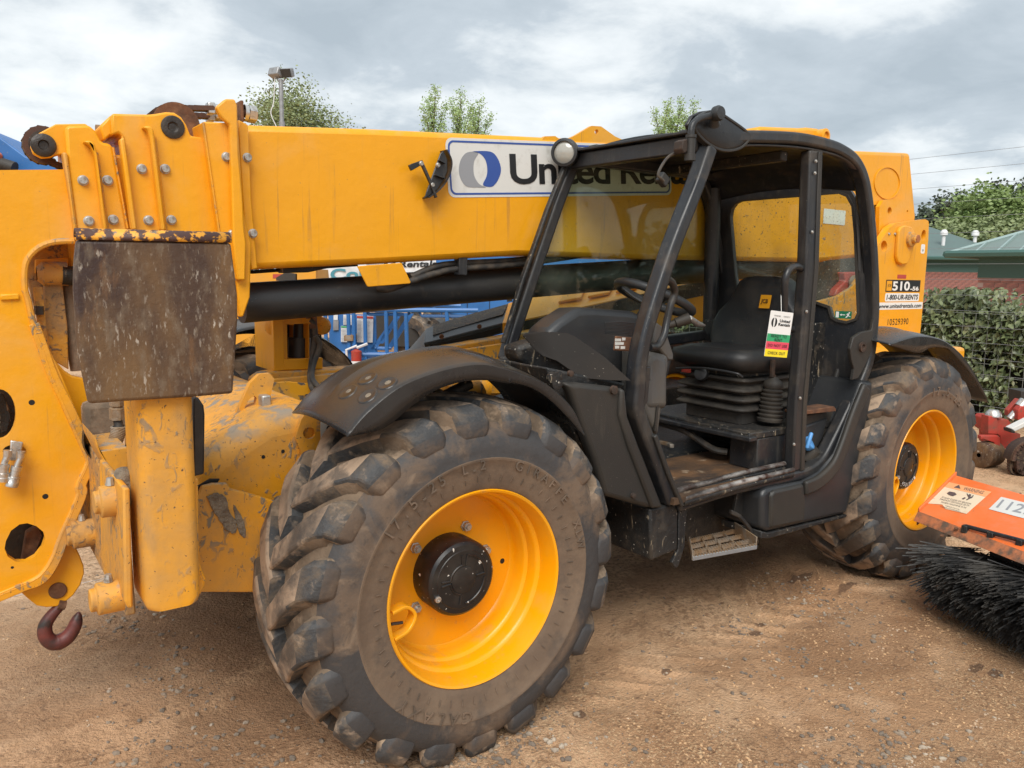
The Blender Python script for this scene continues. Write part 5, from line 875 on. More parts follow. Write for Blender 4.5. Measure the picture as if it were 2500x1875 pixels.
# front lower cover, front flap and hinge gear
fc_ = [(398, 300), (480, 300), (640, 318), (722, 332), (735, 480), (800, 650), (928, 972), (850, 976), (612, 908), (560, 720), (470, 480), (430, 350)]
plate('front_cover', 'black_panel', TH, fc_, YN-.02, .06, reg=E7, bevel=.02, seg=3)
plate('front_cover_return', 'black_panel', TH, [(700, 330), (724, 334), (738, 480), (802, 650), (930, 974), (870, 978), (740, 640), (690, 470)], YN-.035, .06, reg=E7, bevel=.018, seg=3)
plate('cover_back', 'black_dirty', TH, [(300, 215), (720, 300), (740, 480), (760, 700), (560, 800), (360, 400)], YN+.07, .30, reg=E7, bevel=.01)
fv = lambda x, y, Y: E6(x, y, Y=Y)
flp = [fv(165, 1258, .42), fv(182, 1245, .42), fv(300, 1238, .34), fv(400, 1245, .28), fv(440, 1262, .26), fv(600, 1375, .20), fv(742, 1502, .12), fv(640, 1500, .15), fv(480, 1488, .22), fv(345, 1395, .30), fv(280, 1372, .33), fv(225, 1330, .38)]
MB().prism(flp, (.004, -.008, 0)).build('front_flap', 'flap_brown', TH, bevel=.003)
for x, y, r_ in ((655, 555, .018), (320, 268, .022), (355, 262, .02), (345, 300, .025), (420, 246, .012), (760, 905, .012)): MB().lathe([(r_, 0), (r_, -.014), (r_*.5, -.016), (0, -.016)], E7(x, y if y != 555 else 335, Y=YN-.02), (0, 1, 0), 12).build('cover_bolt', 'rust_dark' if r_ in (.018, .012) else 'black_dirty', TH)
MB().tube([E6(90, 1420, Y=.8), E6(380, 1490, Y=.35)], .022, 8).build('base_rail', 'black_dirty', TH)
MB().box(E6(120, 1420, Y=.9), (.1, .12, .08)).build('post_foot', 'black_dirty', TH, bevel=.01)
plate('front_bulkhead', 'black_dirty', TH, [(40, 1390), (130, 1400), (420, 1480), (740, 1510), (740, 1659), (300, 1640), (90, 1470)], .45, .06, reg=E6)
# mirror, lamp and cable
MY = YN-.02
mo = [(1092, 150), (1100, 105), (1130, 70), (1180, 50), (1225, 62), (1285, 100), (1355, 150), (1381, 182), (1370, 215), (1335, 247), (1280, 262), (1230, 258), (1185, 240), (1130, 200)]
mir = MB(); mp_ = smooth_path([E6(x, y, Y=MY) for x, y in mo], 3, True); mcn = sum(mp_, Vector())/len(mp_)
lay = [(1.0, .0), (1.0, -.006), (.94, -.011), (.8, -.014), (.4, -.017), (.02, -.018)]; nM = len(mp_)
mir.add([mcn+(q-mcn)*k_+Vector((0, d_, 0)) for k_, d_ in lay for q in mp_], [(i*nM+j, i*nM+(j+1) % nM, (i+1)*nM+(j+1) % nM, (i+1)*nM+j) for i in range(len(lay)-1) for j in range(nM)]+[tuple(range(nM))])
mro = mir.build('mirror', 'mirror_back', TH, ang=60)
MB().sweep(mp_, .012, (0, 1, 0), .03, closed=True).build('mirror_rim', 'black_panel', mro, bevel=.003)
mo2 = [(1058, 120), (1085, 70), (1130, 48), (1190, 40), (1180, 55), (1120, 75), (1095, 120), (1100, 170), (1075, 160)]; MB().prism([E6(x, y, Y=MY+.03) for x, y in mo2], (0, .02, 0)).build('mirror_shell', 'mirror_back', mro, bevel=.005)
MB().tube(smooth_path([E6(x, y, Y=MY-.05) for x, y in ((1078, 190), (1078, 150), (1090, 115), (1125, 88), (1170, 75), (1200, 70))], 6), .014, 10).build('mirror_arm', 'black_tank', mro)
MB().lathe([(.02, .0), (.03, -.01), (.032, -.03), (.026, -.042), (0, -.044)], E6(1198, 64, Y=MY-.045), (0, 1, 0), 20).build('mirror_knob', 'black_tank', mro)
MB().tube([E6(1205, 80, Y=MY-.05), E6(1200, 118, Y=MY-.03)], [.016, .028], 12).build('mirror_neck', 'black_tank', mro)
mc0, mc1 = E6(1078, 175, Y=MY-.05), E6(1072, 315, Y=MY-.05)
MB().tube([mc0, mc0.lerp(mc1, .12), mc0.lerp(mc1, .13), mc1.lerp(mc0, .25), mc1.lerp(mc0, .24), mc1], [.022, .022, .019, .019, .023, .023], 14).build('mirror_clamp', 'black_panel', mro)
plate('mirror_bracket', 'rust_dark', mro, [(1035, 205), (1060, 195), (1060, 265), (1040, 275), (1030, 250)], MY-.05, .05, reg=E6, bevel=.004)
MB().tube(smooth_path([E6(x, y, Y=YN-.01) for x, y in ((1028, 262), (960, 290), (915, 350), (900, 395), (918, 412), (930, 425))], 6), .006, 8).build('cable', 'hose', CAB)
MB().box(E6(925, 418, Y=YN+.01), (.05, .03, .045), Matrix.Rotation(.6, 3, 'Y')).build('cable_plug', 'black_panel', CAB, bevel=.006)
lc = E6(395, 270, Y=YF-.06); la_ = (Vector((-1, -.62, -.06))).normalized(); LR = .068
WL = MB().lathe([(LR*.80, .0), (LR, .004), (LR, -.02), (LR*.95, -.045), (LR*.75, -.075), (LR*.35, -.095), (0, -.098)], lc, la_, 32).build('work_lamp', 'black_tank', TH, ang=50)
MB().lathe([(LR*.84, .001), (LR*.6, .012), (LR*.3, .018), (0, .02)], lc, la_, 32).build('lamp_lens', 'lamp_glass', WL, ang=60)
MB().lathe([(LR*.82, .0), (LR*.82, .016), (LR*1.02, .012), (LR*1.04, -.012)], lc, la_, 32).build('lamp_bezel', 'black_tank', WL, ang=50)
MB().tube([E6(480, 268, Y=YF-.06), E6(540, 262, Y=YF-.06)], .012, 8).build('lamp_bracket', 'black_panel', WL)
for x, y in ((1772, 352), (1770, 430)): MB().tube(smooth_path([E6(x-14, y-10, Y=YN+.03), E6(x, y-12, Y=YN+.03), E6(x+3, y+4, Y=YN+.03), E6(x-12, y+14, Y=YN+.03)], 5), .004, 6).build('coat_hook', 'steel', CAB)
# side tanks, box and step under the cab
bx = MB(); bx.prism([E7(855, 978, Y=YN-.01), E7(1008, 945, Y=YN-.01), E7(1008, 1200, Y=YN-.01), E7(862, 1262, Y=YN-.01)], (0, .5, 0)); bx.build('tool_box', 'black_dirty', TH, bevel=.012)
bx2 = MB(); bx2.prism([E7(855, 978, Y=YN), E7(862, 1255, Y=YN), E7(862, 1255, Y=YN)+Vector((-.02, .62, .02)), E7(855, 978, Y=YN)+Vector((-.02, .62, .0))], (.03, 0, 0)); bx2.build('tool_box_end', 'black_dirty', TH, bevel=.006)
plate('step_back', 'black_dirty', TH, [(1010, 950), (1470, 860), (1450, 1180), (1420, 1080), (1300, 1090), (1060, 1160), (1045, 1100)], YN+.24, .03, reg=E7)
plate('step_hanger', 'black_dirty', TH, [(1012, 965), (1085, 950), (1055, 1000), (1045, 1180), (1010, 1290), (995, 1300), (975, 1270), (1010, 1200)], YN, .02, reg=E7)
plate('step_hanger', 'black_dirty', TH, [(1330, 880), (1455, 860), (1448, 1050), (1440, 1190), (1420, 1100), (1370, 1020), (1310, 1000)], YN+.06, .02, reg=E7)
plate('step_stay', 'black_paint', TH, [(1300, 985), (1350, 1010), (1408, 1080), (1425, 1130), (1415, 1140), (1395, 1090), (1345, 1030), (1300, 1010)], YN-.0, .02, reg=E7)
STP = MB(); sz = .47
a0, a1, b0, b1 = E7(1085, 1258, Z=.463), E7(1430, 1195, Z=.463), E7(1065, 1165, Z=.463), E7(1310, 1110, Z=.463)
fe = (a1-a0).normalized()
def bar(p, q, h_, th, mb): 
    d_ = (q-p); sd = Vector((-d_.y, d_.x, 0)).normalized()*th/2
    mb.prism([p-sd, q-sd, q+sd, p+sd], (0, 0, h_)); return mb
STEP = bar(a0, a1, .020, .010, MB()).build('step', 'galvanised', TH, bevel=.002)
bar(b0, b1, .014, .008, MB()).build('step_bar', 'step_alloy', STEP); bar(a0, b0, .035, .006, MB()).build('step_end', 'step_alloy', STEP, bevel=.002); bar(a1, b1, .06, .006, MB()).build('step_end', 'step_alloy', STEP, bevel=.002)
for t in (.33, .66): bar(a0.lerp(b0, t), a1.lerp(b1, t), .014, .007, MB()).build('step_bar', 'step_alloy', STEP)
for t in (.28, .52, .76): bar(a0.lerp(a1, t), b0.lerp(b1, t), .014, .008, MB()).build('step_bar', 'step_alloy', STEP)
tth = MB()
for t in (0, .33, .66, 1):
    p, q = a0.lerp(b0, t), a1.lerp(b1, t)
    for i in range(22): c_ = p.lerp(q, (i+.5)/22); tth.box(c_+EZ*(.024 if t == 0 else .017), (.006, .010, .010))
tth.build('step_teeth', 'step_alloy', STEP, kind='stuff')
tk_ = [(1462, 905), (1490, 865), (1692, 832), (1780, 780), (1865, 680), (1960, 420), (2010, 285), (2064, 290), (2058, 380), (1990, 700), (1922, 1005), (1490, 1105), (1462, 1090)]
plate('fuel_tank', 'black_tank', TH, tk_, YN-.055, .34, reg=E7, bevel=.03, seg=4)
tb = smooth_path([E7(x, y, Y=YN-.068) for x, y in ((1690, 868), (1770, 830), (1850, 750), (1900, 640), (1960, 470), (2022, 315))], 5)
MB().sweep(tb, .075, (0, 1, 0), .03).build('tank_band', 'black_panel', TH, bevel=.012, seg=3)
plate('tank_face', 'black_panel', TH, [(1512, 905), (1530, 880), (1690, 845), (1700, 960), (1690, 1050), (1510, 1085)], YN-.072, .03, reg=E7, bevel=.02, seg=3)
plate('tank_skirt', 'black_dirty', TH, [(1490, 1108), (1922, 1008), (1918, 1025), (1500, 1140), (1455, 1140), (1460, 1100)], YN-.05, .25, reg=E7, bevel=.006)
plate('underbody', 'black_dirty', TH, [(1440, 860), (1700, 800), (1900, 700), (1900, 980), (1440, 1100)], YN+.2, .3, reg=E7)
# safety tag hanging by the seat
o = E6(1472, 1370, Y=.10); tx = (E6(1605, 1130, Y=.10)-E6(1495, 1120, Y=.10)).length; tzh = E6(1500, 1120, Y=.10).z-o.z
RT = thing('rental_tag', 'white card tag with green, red and yellow bands hanging in front of the seat', 'tag', tuple(o))
te = Vector((.985, -.08, -.09)).normalized(); tz_ = Vector((.09+.06, .0, 1)).normalized(); tw_ = tx*1.0; o = o+Vector((0, 0, 0))
MB().prism([q for q in rrect(o, te, tz_, tw_, tzh, .006)], (0, .0015, 0)).build('card', 'tag_white', RT, ang=0)
def band(y0, y1, mat, txt, sz_=.62):
    p_ = o+tz_*(tzh*y0)-EY*.001; MB().prism([p_, p_+te*tw_, p_+te*tw_+tz_*tzh*(y1-y0), p_+tz_*tzh*(y1-y0)], (0, .0007, 0)).build('band', mat, RT, ang=0)
    n_ = len(txt)
    for i, s_ in enumerate(txt):
        hh_ = tzh*(y1-y0)*sz_/max(n_, 1.3); ww = tw_*min(.86, .085*len(s_)); lettering(s_, p_+te*(tw_-ww)/2+tz_*(tzh*(y1-y0)*(1-(i+.5)/n_)-hh_/2), te, tz_, ww, hh_, 'decal_black', RT, bold=.012, space=1.1)
band(0, .165, 'tag_yellow', ['CHECK OUT'], .5); band(.165, .33, 'tag_red', ['DO NOT USE'], .5); band(.33, .50, 'tag_green', ['READY TO', 'RENT'], .8)
lettering('THINK', o+te*tw_*.16+tz_*tzh*.88, te, tz_, tw_*.30, tzh*.03, 'decal_black', RT); lettering('SAFETY', o+te*tw_*.58+tz_*tzh*.88, te, tz_, tw_*.30, tzh*.03, 'decal_black', RT)
lettering('United', o+te*tw_*.44+tz_*tzh*.765, te, tz_, tw_*.46, tzh*.065, 'decal_black', RT, bold=.03); lettering('Rentals', o+te*tw_*.40+tz_*tzh*.685, te, tz_, tw_*.52, tzh*.065, 'decal_black', RT, bold=.03)
ec = o+te*tw_*.21+tz_*tzh*.75-EY*.0012
for sgn in (-1, 1): MB().prism([ec+te*(sgn*.018*math.sin(t)*k_+(sgn*.002))+tz_*(.022*math.cos(t)) for t, k_ in [(math.pi*i/12, 1) for i in range(13)]+[(math.pi*(12-i)/12, .25) for i in range(1, 12)]], (0, .0005, 0)).build('emblem', 'decal_black', RT, ang=0)
MB().tube([o+te*tw_*.45+tz_*tzh*1.0, o+te*tw_*.5+tz_*tzh*1.0+Vector((.02, .03, .10))], .0015, 5).build('tie', 'tag_white', RT)
# ------------------------------------------------------------------ ground
M('dirt', (.64, .385, .215), .95, layers=[dict(c=(.74, .50, .31), s=.9, lo=.46, hi=.64, d=7, o=4), dict(c=(.36, .185, .085), s=.8, lo=.50, hi=.60, d=10, a=.75), dict(c=(.26, .14, .07), s=38, lo=.46, hi=.60, d=5, m=(1.1, .46, .56), a=.8), dict(c=(.82, .56, .32), s=95, lo=.52, hi=.64, d=3, m=(1.0, .44, .56), h=.25), dict(c=(.45, .255, .13), s=9, lo=.46, hi=.68, d=8, a=.5)], bump=(70, .014))
# damp and oily patches that lie on this yard
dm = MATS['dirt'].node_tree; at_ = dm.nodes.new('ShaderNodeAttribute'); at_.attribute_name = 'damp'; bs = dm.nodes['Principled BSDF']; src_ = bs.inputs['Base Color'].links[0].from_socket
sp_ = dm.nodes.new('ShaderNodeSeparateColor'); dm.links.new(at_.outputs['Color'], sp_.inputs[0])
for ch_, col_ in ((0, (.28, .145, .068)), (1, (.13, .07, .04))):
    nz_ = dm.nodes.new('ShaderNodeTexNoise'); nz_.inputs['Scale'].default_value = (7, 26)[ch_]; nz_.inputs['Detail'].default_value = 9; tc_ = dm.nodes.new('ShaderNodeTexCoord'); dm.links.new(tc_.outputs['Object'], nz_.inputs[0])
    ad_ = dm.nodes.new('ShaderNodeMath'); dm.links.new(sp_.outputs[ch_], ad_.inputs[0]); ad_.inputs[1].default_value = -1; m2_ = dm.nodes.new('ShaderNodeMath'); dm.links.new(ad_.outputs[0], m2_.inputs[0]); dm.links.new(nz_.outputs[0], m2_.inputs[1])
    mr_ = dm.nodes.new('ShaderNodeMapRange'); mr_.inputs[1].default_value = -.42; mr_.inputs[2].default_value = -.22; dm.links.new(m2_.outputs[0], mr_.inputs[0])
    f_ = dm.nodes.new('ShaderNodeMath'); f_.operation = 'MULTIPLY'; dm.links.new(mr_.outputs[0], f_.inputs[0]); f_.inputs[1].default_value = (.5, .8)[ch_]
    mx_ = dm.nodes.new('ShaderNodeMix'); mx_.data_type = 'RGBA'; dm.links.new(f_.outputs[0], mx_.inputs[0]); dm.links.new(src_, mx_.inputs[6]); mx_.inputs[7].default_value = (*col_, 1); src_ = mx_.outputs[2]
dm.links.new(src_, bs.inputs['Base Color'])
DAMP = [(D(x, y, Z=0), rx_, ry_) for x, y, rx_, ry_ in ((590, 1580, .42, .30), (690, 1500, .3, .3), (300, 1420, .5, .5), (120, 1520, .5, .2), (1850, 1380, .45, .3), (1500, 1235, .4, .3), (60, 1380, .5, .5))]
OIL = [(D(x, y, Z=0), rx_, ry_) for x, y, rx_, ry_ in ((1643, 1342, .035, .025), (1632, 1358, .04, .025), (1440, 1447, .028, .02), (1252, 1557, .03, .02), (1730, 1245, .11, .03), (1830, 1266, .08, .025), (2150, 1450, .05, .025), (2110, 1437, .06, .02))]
GX0, GX1, GY0, GY1, GS = -2.4, 4.6, -2.1, 2.6, .0155
gx = np.arange(GX0, GX1+.001, GS); gy = np.arange(GY0, GY1+.001, GS); nx, ny = len(gx), len(gy); gv = []
def gz(x, y):
    z = .030*noise.noise((x*.7, y*.7, 0))+.010*noise.noise((x*3, y*3, 5))+.005*noise.noise((x*9, y*9, 9))+.0035*noise.noise((x*21, y*21, 3))
    for cy, xa, xb in ((.23, .5, 9), (.1, -9, -.5)):      # wheel tracks with pressed lug marks
        d_ = abs(y-cy-.06*math.sin(x*.5))
        if d_ < .36 and xa < x < xb:
            e_ = 1 if d_ < .25 else (.36-d_)/.11; s_ = math.sin((x-abs(y-cy)*.9)*2*math.pi/.205); z = z*(1-.5*e_)-.02*e_+e_*.021*math.exp(-((((x-abs(y-cy)*.9)/.205) % 1-.5)*.205/.024)**2)*max(0, .75+.9*noise.noise((x*1.1, y*1.1, 8)))
    for wx in (0, WB):                       # soil pushed up round the tyres
        r_ = math.hypot((x-wx)/.42, (y-.23)/.36); z += .022*math.exp(-(r_-1.0)**2*6)
    ed = min(x-GX0, GX1-x, y-GY0, GY1-y); return z*min(1, max(0, ed/.5))+.001
for y in gy:
    for x in gx: gv.append((float(x), float(y), gz(float(x), float(y))))
gf = [(j*nx+i, j*nx+i+1, (j+1)*nx+i+1, (j+1)*nx+i) for j in range(ny-1) for i in range(nx-1)]
big = [(-600, -600), (GX0, -600), (GX1, -600), (600, -600), (-600, GY0), (GX0, GY0), (GX1, GY0), (600, GY0), (-600, GY1), (GX0, GY1), (GX1, GY1), (600, GY1), (-600, 600), (GX0, 600), (GX1, 600), (600, 600)]
b0_ = len(gv); gv += [(x, y, 0.001) for x, y in big]; gf += [tuple(b0_+k_ for k_ in (r_*4+c_, r_*4+c_+1, r_*4+c_+5, r_*4+c_+4)) for r_ in range(3) for c_ in range(3) if not (r_ == 1 and c_ == 1)]
gm_ = MB(); gm_.v = gv; gm_.f = gf; gm_.mi = [0]*len(gf); gob = struct(gm_.build('ground', 'dirt', None, ang=180, recalc=False))
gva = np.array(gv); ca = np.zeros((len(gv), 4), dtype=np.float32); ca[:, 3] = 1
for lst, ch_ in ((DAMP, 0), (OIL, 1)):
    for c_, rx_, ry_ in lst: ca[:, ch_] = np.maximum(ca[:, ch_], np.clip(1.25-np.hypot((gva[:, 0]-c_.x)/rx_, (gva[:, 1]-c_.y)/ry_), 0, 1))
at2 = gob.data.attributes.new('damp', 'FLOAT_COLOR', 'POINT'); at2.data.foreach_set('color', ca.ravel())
# stones: loose gravel too many to count
ico = bmesh.new(); bmesh.ops.create_icosphere(ico, subdivisions=1, radius=1); iv = np.array([v.co[:] for v in ico.verts]); if_ = [tuple(v.index for v in f.verts) for f in ico.faces]; ico.free()
shapes = [iv*np.array([1, .75, .55])*(1+rng.uniform(-.22, .22, (len(iv), 1))) for _ in range(14)]
def scatter(name, mat, n_, spots_, rmin, rmax, pw_=3.0):
    vs, fs = [], []; b_ = 0
    for i in range(n_):
        x, y = spots_(i); s_ = rmin+(rmax-rmin)*rng.random()**pw_; a = rng.uniform(0, 6.28); q = shapes[i % 14]*s_; ca, sa = math.cos(a), math.sin(a)
        P = np.stack([q[:, 0]*ca-q[:, 1]*sa+x, q[:, 0]*sa+q[:, 1]*ca+y, q[:, 2]+gz(x, y)+s_*.15], 1); vs.append(P); fs += [tuple(k_+b_ for k_ in f) for f in if_]; b_ += len(P)
    mb = MB(); mb.v = [tuple(p) for p in np.concatenate(vs).tolist()]; mb.f = fs; mb.mi = [0]*len(fs); return mb.build(name, mat, None, ang=0, recalc=False, kind='stuff')
clus = [(wx+rng.normal()*.3, -.02+rng.normal()*.06) for wx in (0, 0, 0, 3.1) for _ in range(5)]+[(rng.uniform(-1.3, 3.2), rng.uniform(-1.5, 3.0)) for _ in range(40)]+[(1.0+rng.normal()*.3, -.9+rng.normal()*.12) for _ in range(22)]+[(-.9+rng.normal()*.2, .6+rng.normal()*.3) for _ in range(14)]+[(2.2+rng.normal()*.3, .1+rng.normal()*.2) for _ in range(8)]
def sp_c(i): c_ = clus[i % len(clus)]; return c_[0]+rng.normal()*.10, c_[1]+rng.normal()*.09
def sp_u(i): return rng.uniform(-1.6, 4.2), rng.uniform(-1.7, 3.2)
def sp_n(i): return rng.uniform(-1.2, 2.9), rng.uniform(-1.75, .4)
def sp_g(i):
    while True:
        x, y = sp_n(i) if i % 3 else sp_u(i)
        if noise.noise((x*1.2, y*1.2, 40))+.35*rng.normal() > .05: return x, y
g_ = scatter('gravel', 'stone', 2600, sp_c, .003, .017, 2.4); g_['label'] = 'grey loose gravel scattered over the brown dirt yard'
g_ = scatter('grit', 'stone_tan', 11000, sp_g, .0016, .0085, 2.2); g_['label'] = 'tan grit and clods strewn on the brown dirt yard'
g_ = scatter('pebbles', 'stone', 1300, lambda i: sp_n(i) if i % 2 else sp_u(i), .003, .013, 3); g_['label'] = 'single grey pebbles strewn on the brown dirt yard'
# ------------------------------------------------------------------ rotary broom, front right
BR = thing('rotary_broom', 'orange hooded rotary broom with black bristles and a warning sticker', 'broom', (3.0, -.6, 0))
bu = Vector((-.31, -.95, 0)).normalized(); bv = Vector((.95, -.31, 0)); bc0 = Vector((3.02, -.06, .37))+bu*.42
hA, hB, hC = F2(1000, 330, Z=.63), F2(725, 600, Z=.50), F2(1508, 475, Z=.63); nTop = (hB-hA).cross(hC-hA).normalized(); nTop = nTop if nTop.z > 0 else -nTop
hD = F2(1508, 900, P=(hA, nTop)); uf = (hD-hB).normalized(); ub = (hC-hA).normalized(); Lh = 1.5
tA, tB, tC, tD = hA, hB, hA+ub*Lh, hB+uf*Lh
HOOD = MB().prism([tA, tB, tD, tC], nTop*-.012).build('hood', 'orange_paint', BR, bevel=.004)
ed = (tA-tB).normalized()
MB().prism([tB, tA, tA+EZ*.022, tB+EZ*.022], uf*.012).build('hood_edge', 'orange_paint', HOOD, bevel=.003)
lipd = Vector((-.04, 0, -.045))
MB().prism([tB, tD, tD+lipd, tB+lipd], ed*.008).build('hood_lip', 'orange_worn', HOOD, bevel=.002)
MB().prism([tB, tA, tA-EZ*.12, tB-EZ*.075], uf*.006).build('hood_end', 'orange_worn', HOOD)
cb0, cb1 = F2(1075, 735, P=(hA, nTop)), F2(1508, 850, P=(hA, nTop)); cbd = (cb1-cb0); MB().tube([cb0+EZ*.02, cb1+EZ*.02, cb1+cbd+EZ*.02], .011, 8).build('skirt_rod', 'black_paint', BR)
for t in (0.0, .45, .93): MB().box(cb0.lerp(cb1, t)+EZ*.005, (.03, .03, .04)).build('rod_bracket', 'black_dirty', BR, bevel=.004)
for x, y in ((1010, 727), (905, 780)): MB().lathe([(.010, 0), (.010, .005), (0, .005)], F2(x, y, P=(hA+nTop*.001, nTop)), nTop, 10).build('hood_bolt', 'rust', HOOD)
def onhood(x, y, lift=.002): return F2(x, y, P=(tA+nTop*lift, nTop))
lab = [onhood(x, y) for x, y in ((950, 382), (1268, 455), (1085, 617), (930, 580), (905, 548), (790, 540))]
LB = MB().prism(lab, nTop*.0006).build('warning_label', 'label_cream', HOOD, ang=0)
MB().prism([onhood(x, y, .003) for x, y in ((950, 382), (1268, 455), (1225, 492), (912, 415))], nTop*.0006).build('label_header', 'label_orange', HOOD, ang=0)
def hoodtext(txt, xa, ya, xb, yb, xc, yc, mat='label_ink', bold=.01):
    o, ex_, ey_ = onhood(xa, ya, .004), onhood(xb, yb, .004)-onhood(xa, ya, .004), onhood(xc, yc, .004)-onhood(xa, ya, .004)
    me, v = text_mesh(txt, bold, 0, mat); lo, hi = v.min(0), v.max(0); v = (v-lo)/np.maximum(hi-lo, 1e-6); P = np.array(o)[None]+v[:, :1]*np.array(ex_)[None]+v[:, 1:2]*np.array(ey_)[None]
    me.vertices.foreach_set('co', P.ravel()); me.update(); me.name = 'lettering'; ob = bpy.data.objects.new('lettering', me); COL.objects.link(ob); link(ob, HOOD)
hoodtext('WARNING', 1055, 440, 1200, 472, 1075, 418)
MB().prism([onhood(x, y, .004) for x, y in ((990, 422), (1040, 432), (1030, 403))], nTop*.0005).build('warning_triangle', 'label_ink', HOOD, ang=0)
for i, s_ in enumerate(('STAND CLEAR OF BROOM.', 'MINIMUM DISTANCE 50 FT.', 'WHEN MACHINE IS IN', 'OPERATION OR', 'ENGINE IS RUNNING')):
    dx, dy = -13*i, 14*i; k_ = (1, 1, .85, .55, .75)[i]; hoodtext(s_, 900+dx+(18 if k_ < .8 else 0)+(130*(1-k_)), 498+dy+(48*(1-k_)), 900+dx+(1118-900)*k_+130*(1-k_), 498+dy+52*k_+48*(1-k_), 907+dx+130*(1-k_), 488+dy+48*(1-k_), bold=.0)
MB().prism([onhood(x, y, .004) for x, y in ((940, 465), (960, 452), (1000, 460), (1012, 475), (985, 487), (955, 478))], nTop*.0005).build('pictogram', 'label_ink', HOOD, ang=0)
for pts in (((1095, 478), (1110, 470), (1122, 478), (1108, 490)), ((1085, 468), (1092, 466), (1100, 486), (1125, 490), (1132, 478), (1138, 480), (1128, 498), (1108, 506), (1088, 516), (1080, 514), (1100, 500)), ((1050, 505), (1072, 494), (1080, 500), (1060, 512))): MB().prism([onhood(x, y, .004) for x, y in pts], nTop*.0005).build('pictogram', 'label_ink', HOOD, ang=0)
MB().prism([onhood(x, y, .002) for x, y in ((1340, 492), (1700, 580), (1620, 680), (1248, 582))], nTop*.0006).build('number_label', 'white_decal', HOOD, ang=0)
hoodtext('1127', 1300, 568, 1560, 632, 1350, 510, 'decal_grey', .01)
# bristles, a brush drum and the shaft
MB().tube([bc0+bu*.12, bc0+bu*1.55], .12, 20).build('brush_drum', 'black_dirty', BR)
vs, fs = [], []
bx_, bz_ = np.array(bv), np.array((0, 0, 1.)); bun = np.array(bu)
for i in range(18000):
    s_ = rng.random()**1.15*1.5+rng.normal()*.012; ring_ = math.floor(s_/.052)*.052
    a = rng.uniform(0, 6.283); 
    ln = .405+rng.normal()*.018; tip_s = s_+rng.normal()*.05-(.11*rng.random() if s_ < .12 else 0); da = rng.normal()*.10
    p0 = np.array(bc0)+bun*s_+(bx_*math.cos(a)+bz_*math.sin(a))*.11; d1 = bx_*math.cos(a+da)+bz_*math.sin(a+da); p1 = np.array(bc0)+bun*tip_s+d1*ln
    if a < 3.14 and (p1-np.array(tB)) @ np.array(nTop) > -.03-.05*rng.random(): continue
    if p1[2] < .012: p1[2] = .012+.01*rng.random()
    sd = np.cross(p1-p0, bun); sd /= np.linalg.norm(sd)+1e-9; t2 = np.cross(p1-p0, sd); t2 /= np.linalg.norm(t2)+1e-9; r_ = .0026; mid = (p0+p1)/2+bun*rng.normal()*.006
    b_ = len(vs); vs += [p0+sd*r_, p0-sd*r_*.5+t2*r_*.87, p0-sd*r_*.5-t2*r_*.87, p1+sd*r_, p1-sd*r_*.5+t2*r_*.87, p1-sd*r_*.5-t2*r_*.87]; fs += [(b_, b_+1, b_+4, b_+3), (b_+1, b_+2, b_+5, b_+4), (b_+2, b_, b_+3, b_+5), (b_+3, b_+4, b_+5)]
mb = MB(); mb.v = [tuple(map(float, p)) for p in vs]; mb.f = fs; mb.mi = [0]*len(fs); mb.build('bristles', 'bristle', BR, ang=0, recalc=False, kind='stuff')
# ------------------------------------------------------------------ trencher by the fence
tk0 = H5(870, 1320, Z=0); TR = thing('trencher', 'red trencher with a steel roller and a digging chain by the fence', 'trencher', tuple(tk0))
def H5p(x, y, dep=0.0):      # upright plane through the roller, square to the view of it
    nrm_ = Vector((fw.x, fw.y, 0)).normalized(); return H5(x, y, P=(tk0+nrm_*dep, nrm_))
nv = Vector((fw.x, fw.y, 0)).normalized(); rv_ = Vector((nv.y, -nv.x, 0))
def vplate(name, mat, pts, dep, th, parent=TR, bevel=.006): return MB().prism([H5p(x, y, dep) for x, y in pts], nv*th).build(name, mat, parent, bevel=bevel)
rc = H5p(880, 1150, .0); rr_ = (H5p(880, 1320, 0)-rc).length; rax = (rv_+nv*.55).normalized()
MB().lathe([(.02, -.13), (rr_*.85, -.13), (rr_, -.12), (rr_, .10), (rr_*.9, .11), (rr_*.8, .06), (.03, .06), (.03, .12), (0, .12)], rc, rax, 32).build('roller', 'rust_plate', TR)
vplate('fork', 'red_paint', [(800, 905), (1040, 905), (1065, 940), (1065, 1080), (1020, 1130), (1010, 1190), (960, 1190), (985, 1000), (830, 950), (800, 960)], -.05, .06)
vplate('post', 'red_paint', [(895, 880), (905, 640), (1025, 640), (1025, 890)], .02, .12); MB().lathe([(.075, 0), (.07, .03), (.045, .06), (0, .065)], H5p(965, 640, .08), (0, 0, 1), 20).build('post_cap', 'steel', TR)
vplate('frame', 'red_paint', [(1000, 720), (1030, 685), (1180, 690), (1215, 750), (1215, 870), (1340, 880), (1330, 960), (1250, 1060), (1100, 1085), (1060, 1070), (1060, 910), (1000, 870)], .05, .35)
vplate('arm', 'red_paint', [(1165, 560), (1310, 405), (1345, 430), (1200, 640), (1165, 640)], .12, .06); vplate('cheek', 'red_paint', [(1295, 690), (1300, 560), (1340, 510), (1600, 500), (1600, 720), (1400, 720)], -.02, .08)
vplate('mast', 'black_panel', [(1340, 300), (1600, 300), (1600, 500), (1345, 490)], .2, .2); MB().tube([H5p(1190, 680, .06), H5p(1330, 520, .06)], .035, 12).tube([H5p(1330, 520, .06), H5p(1400, 440, .06)], .055, 12).build('cylinder', 'steel', TR)
vplate('side_decal', 'white_decal', [(1215, 810), (1600, 620), (1600, 690), (1260, 850)], -.2, .10); vplate('digging_bar_end', 'black_panel', [(1210, 815), (1265, 845), (1262, 875), (1212, 865)], -.21, .12)
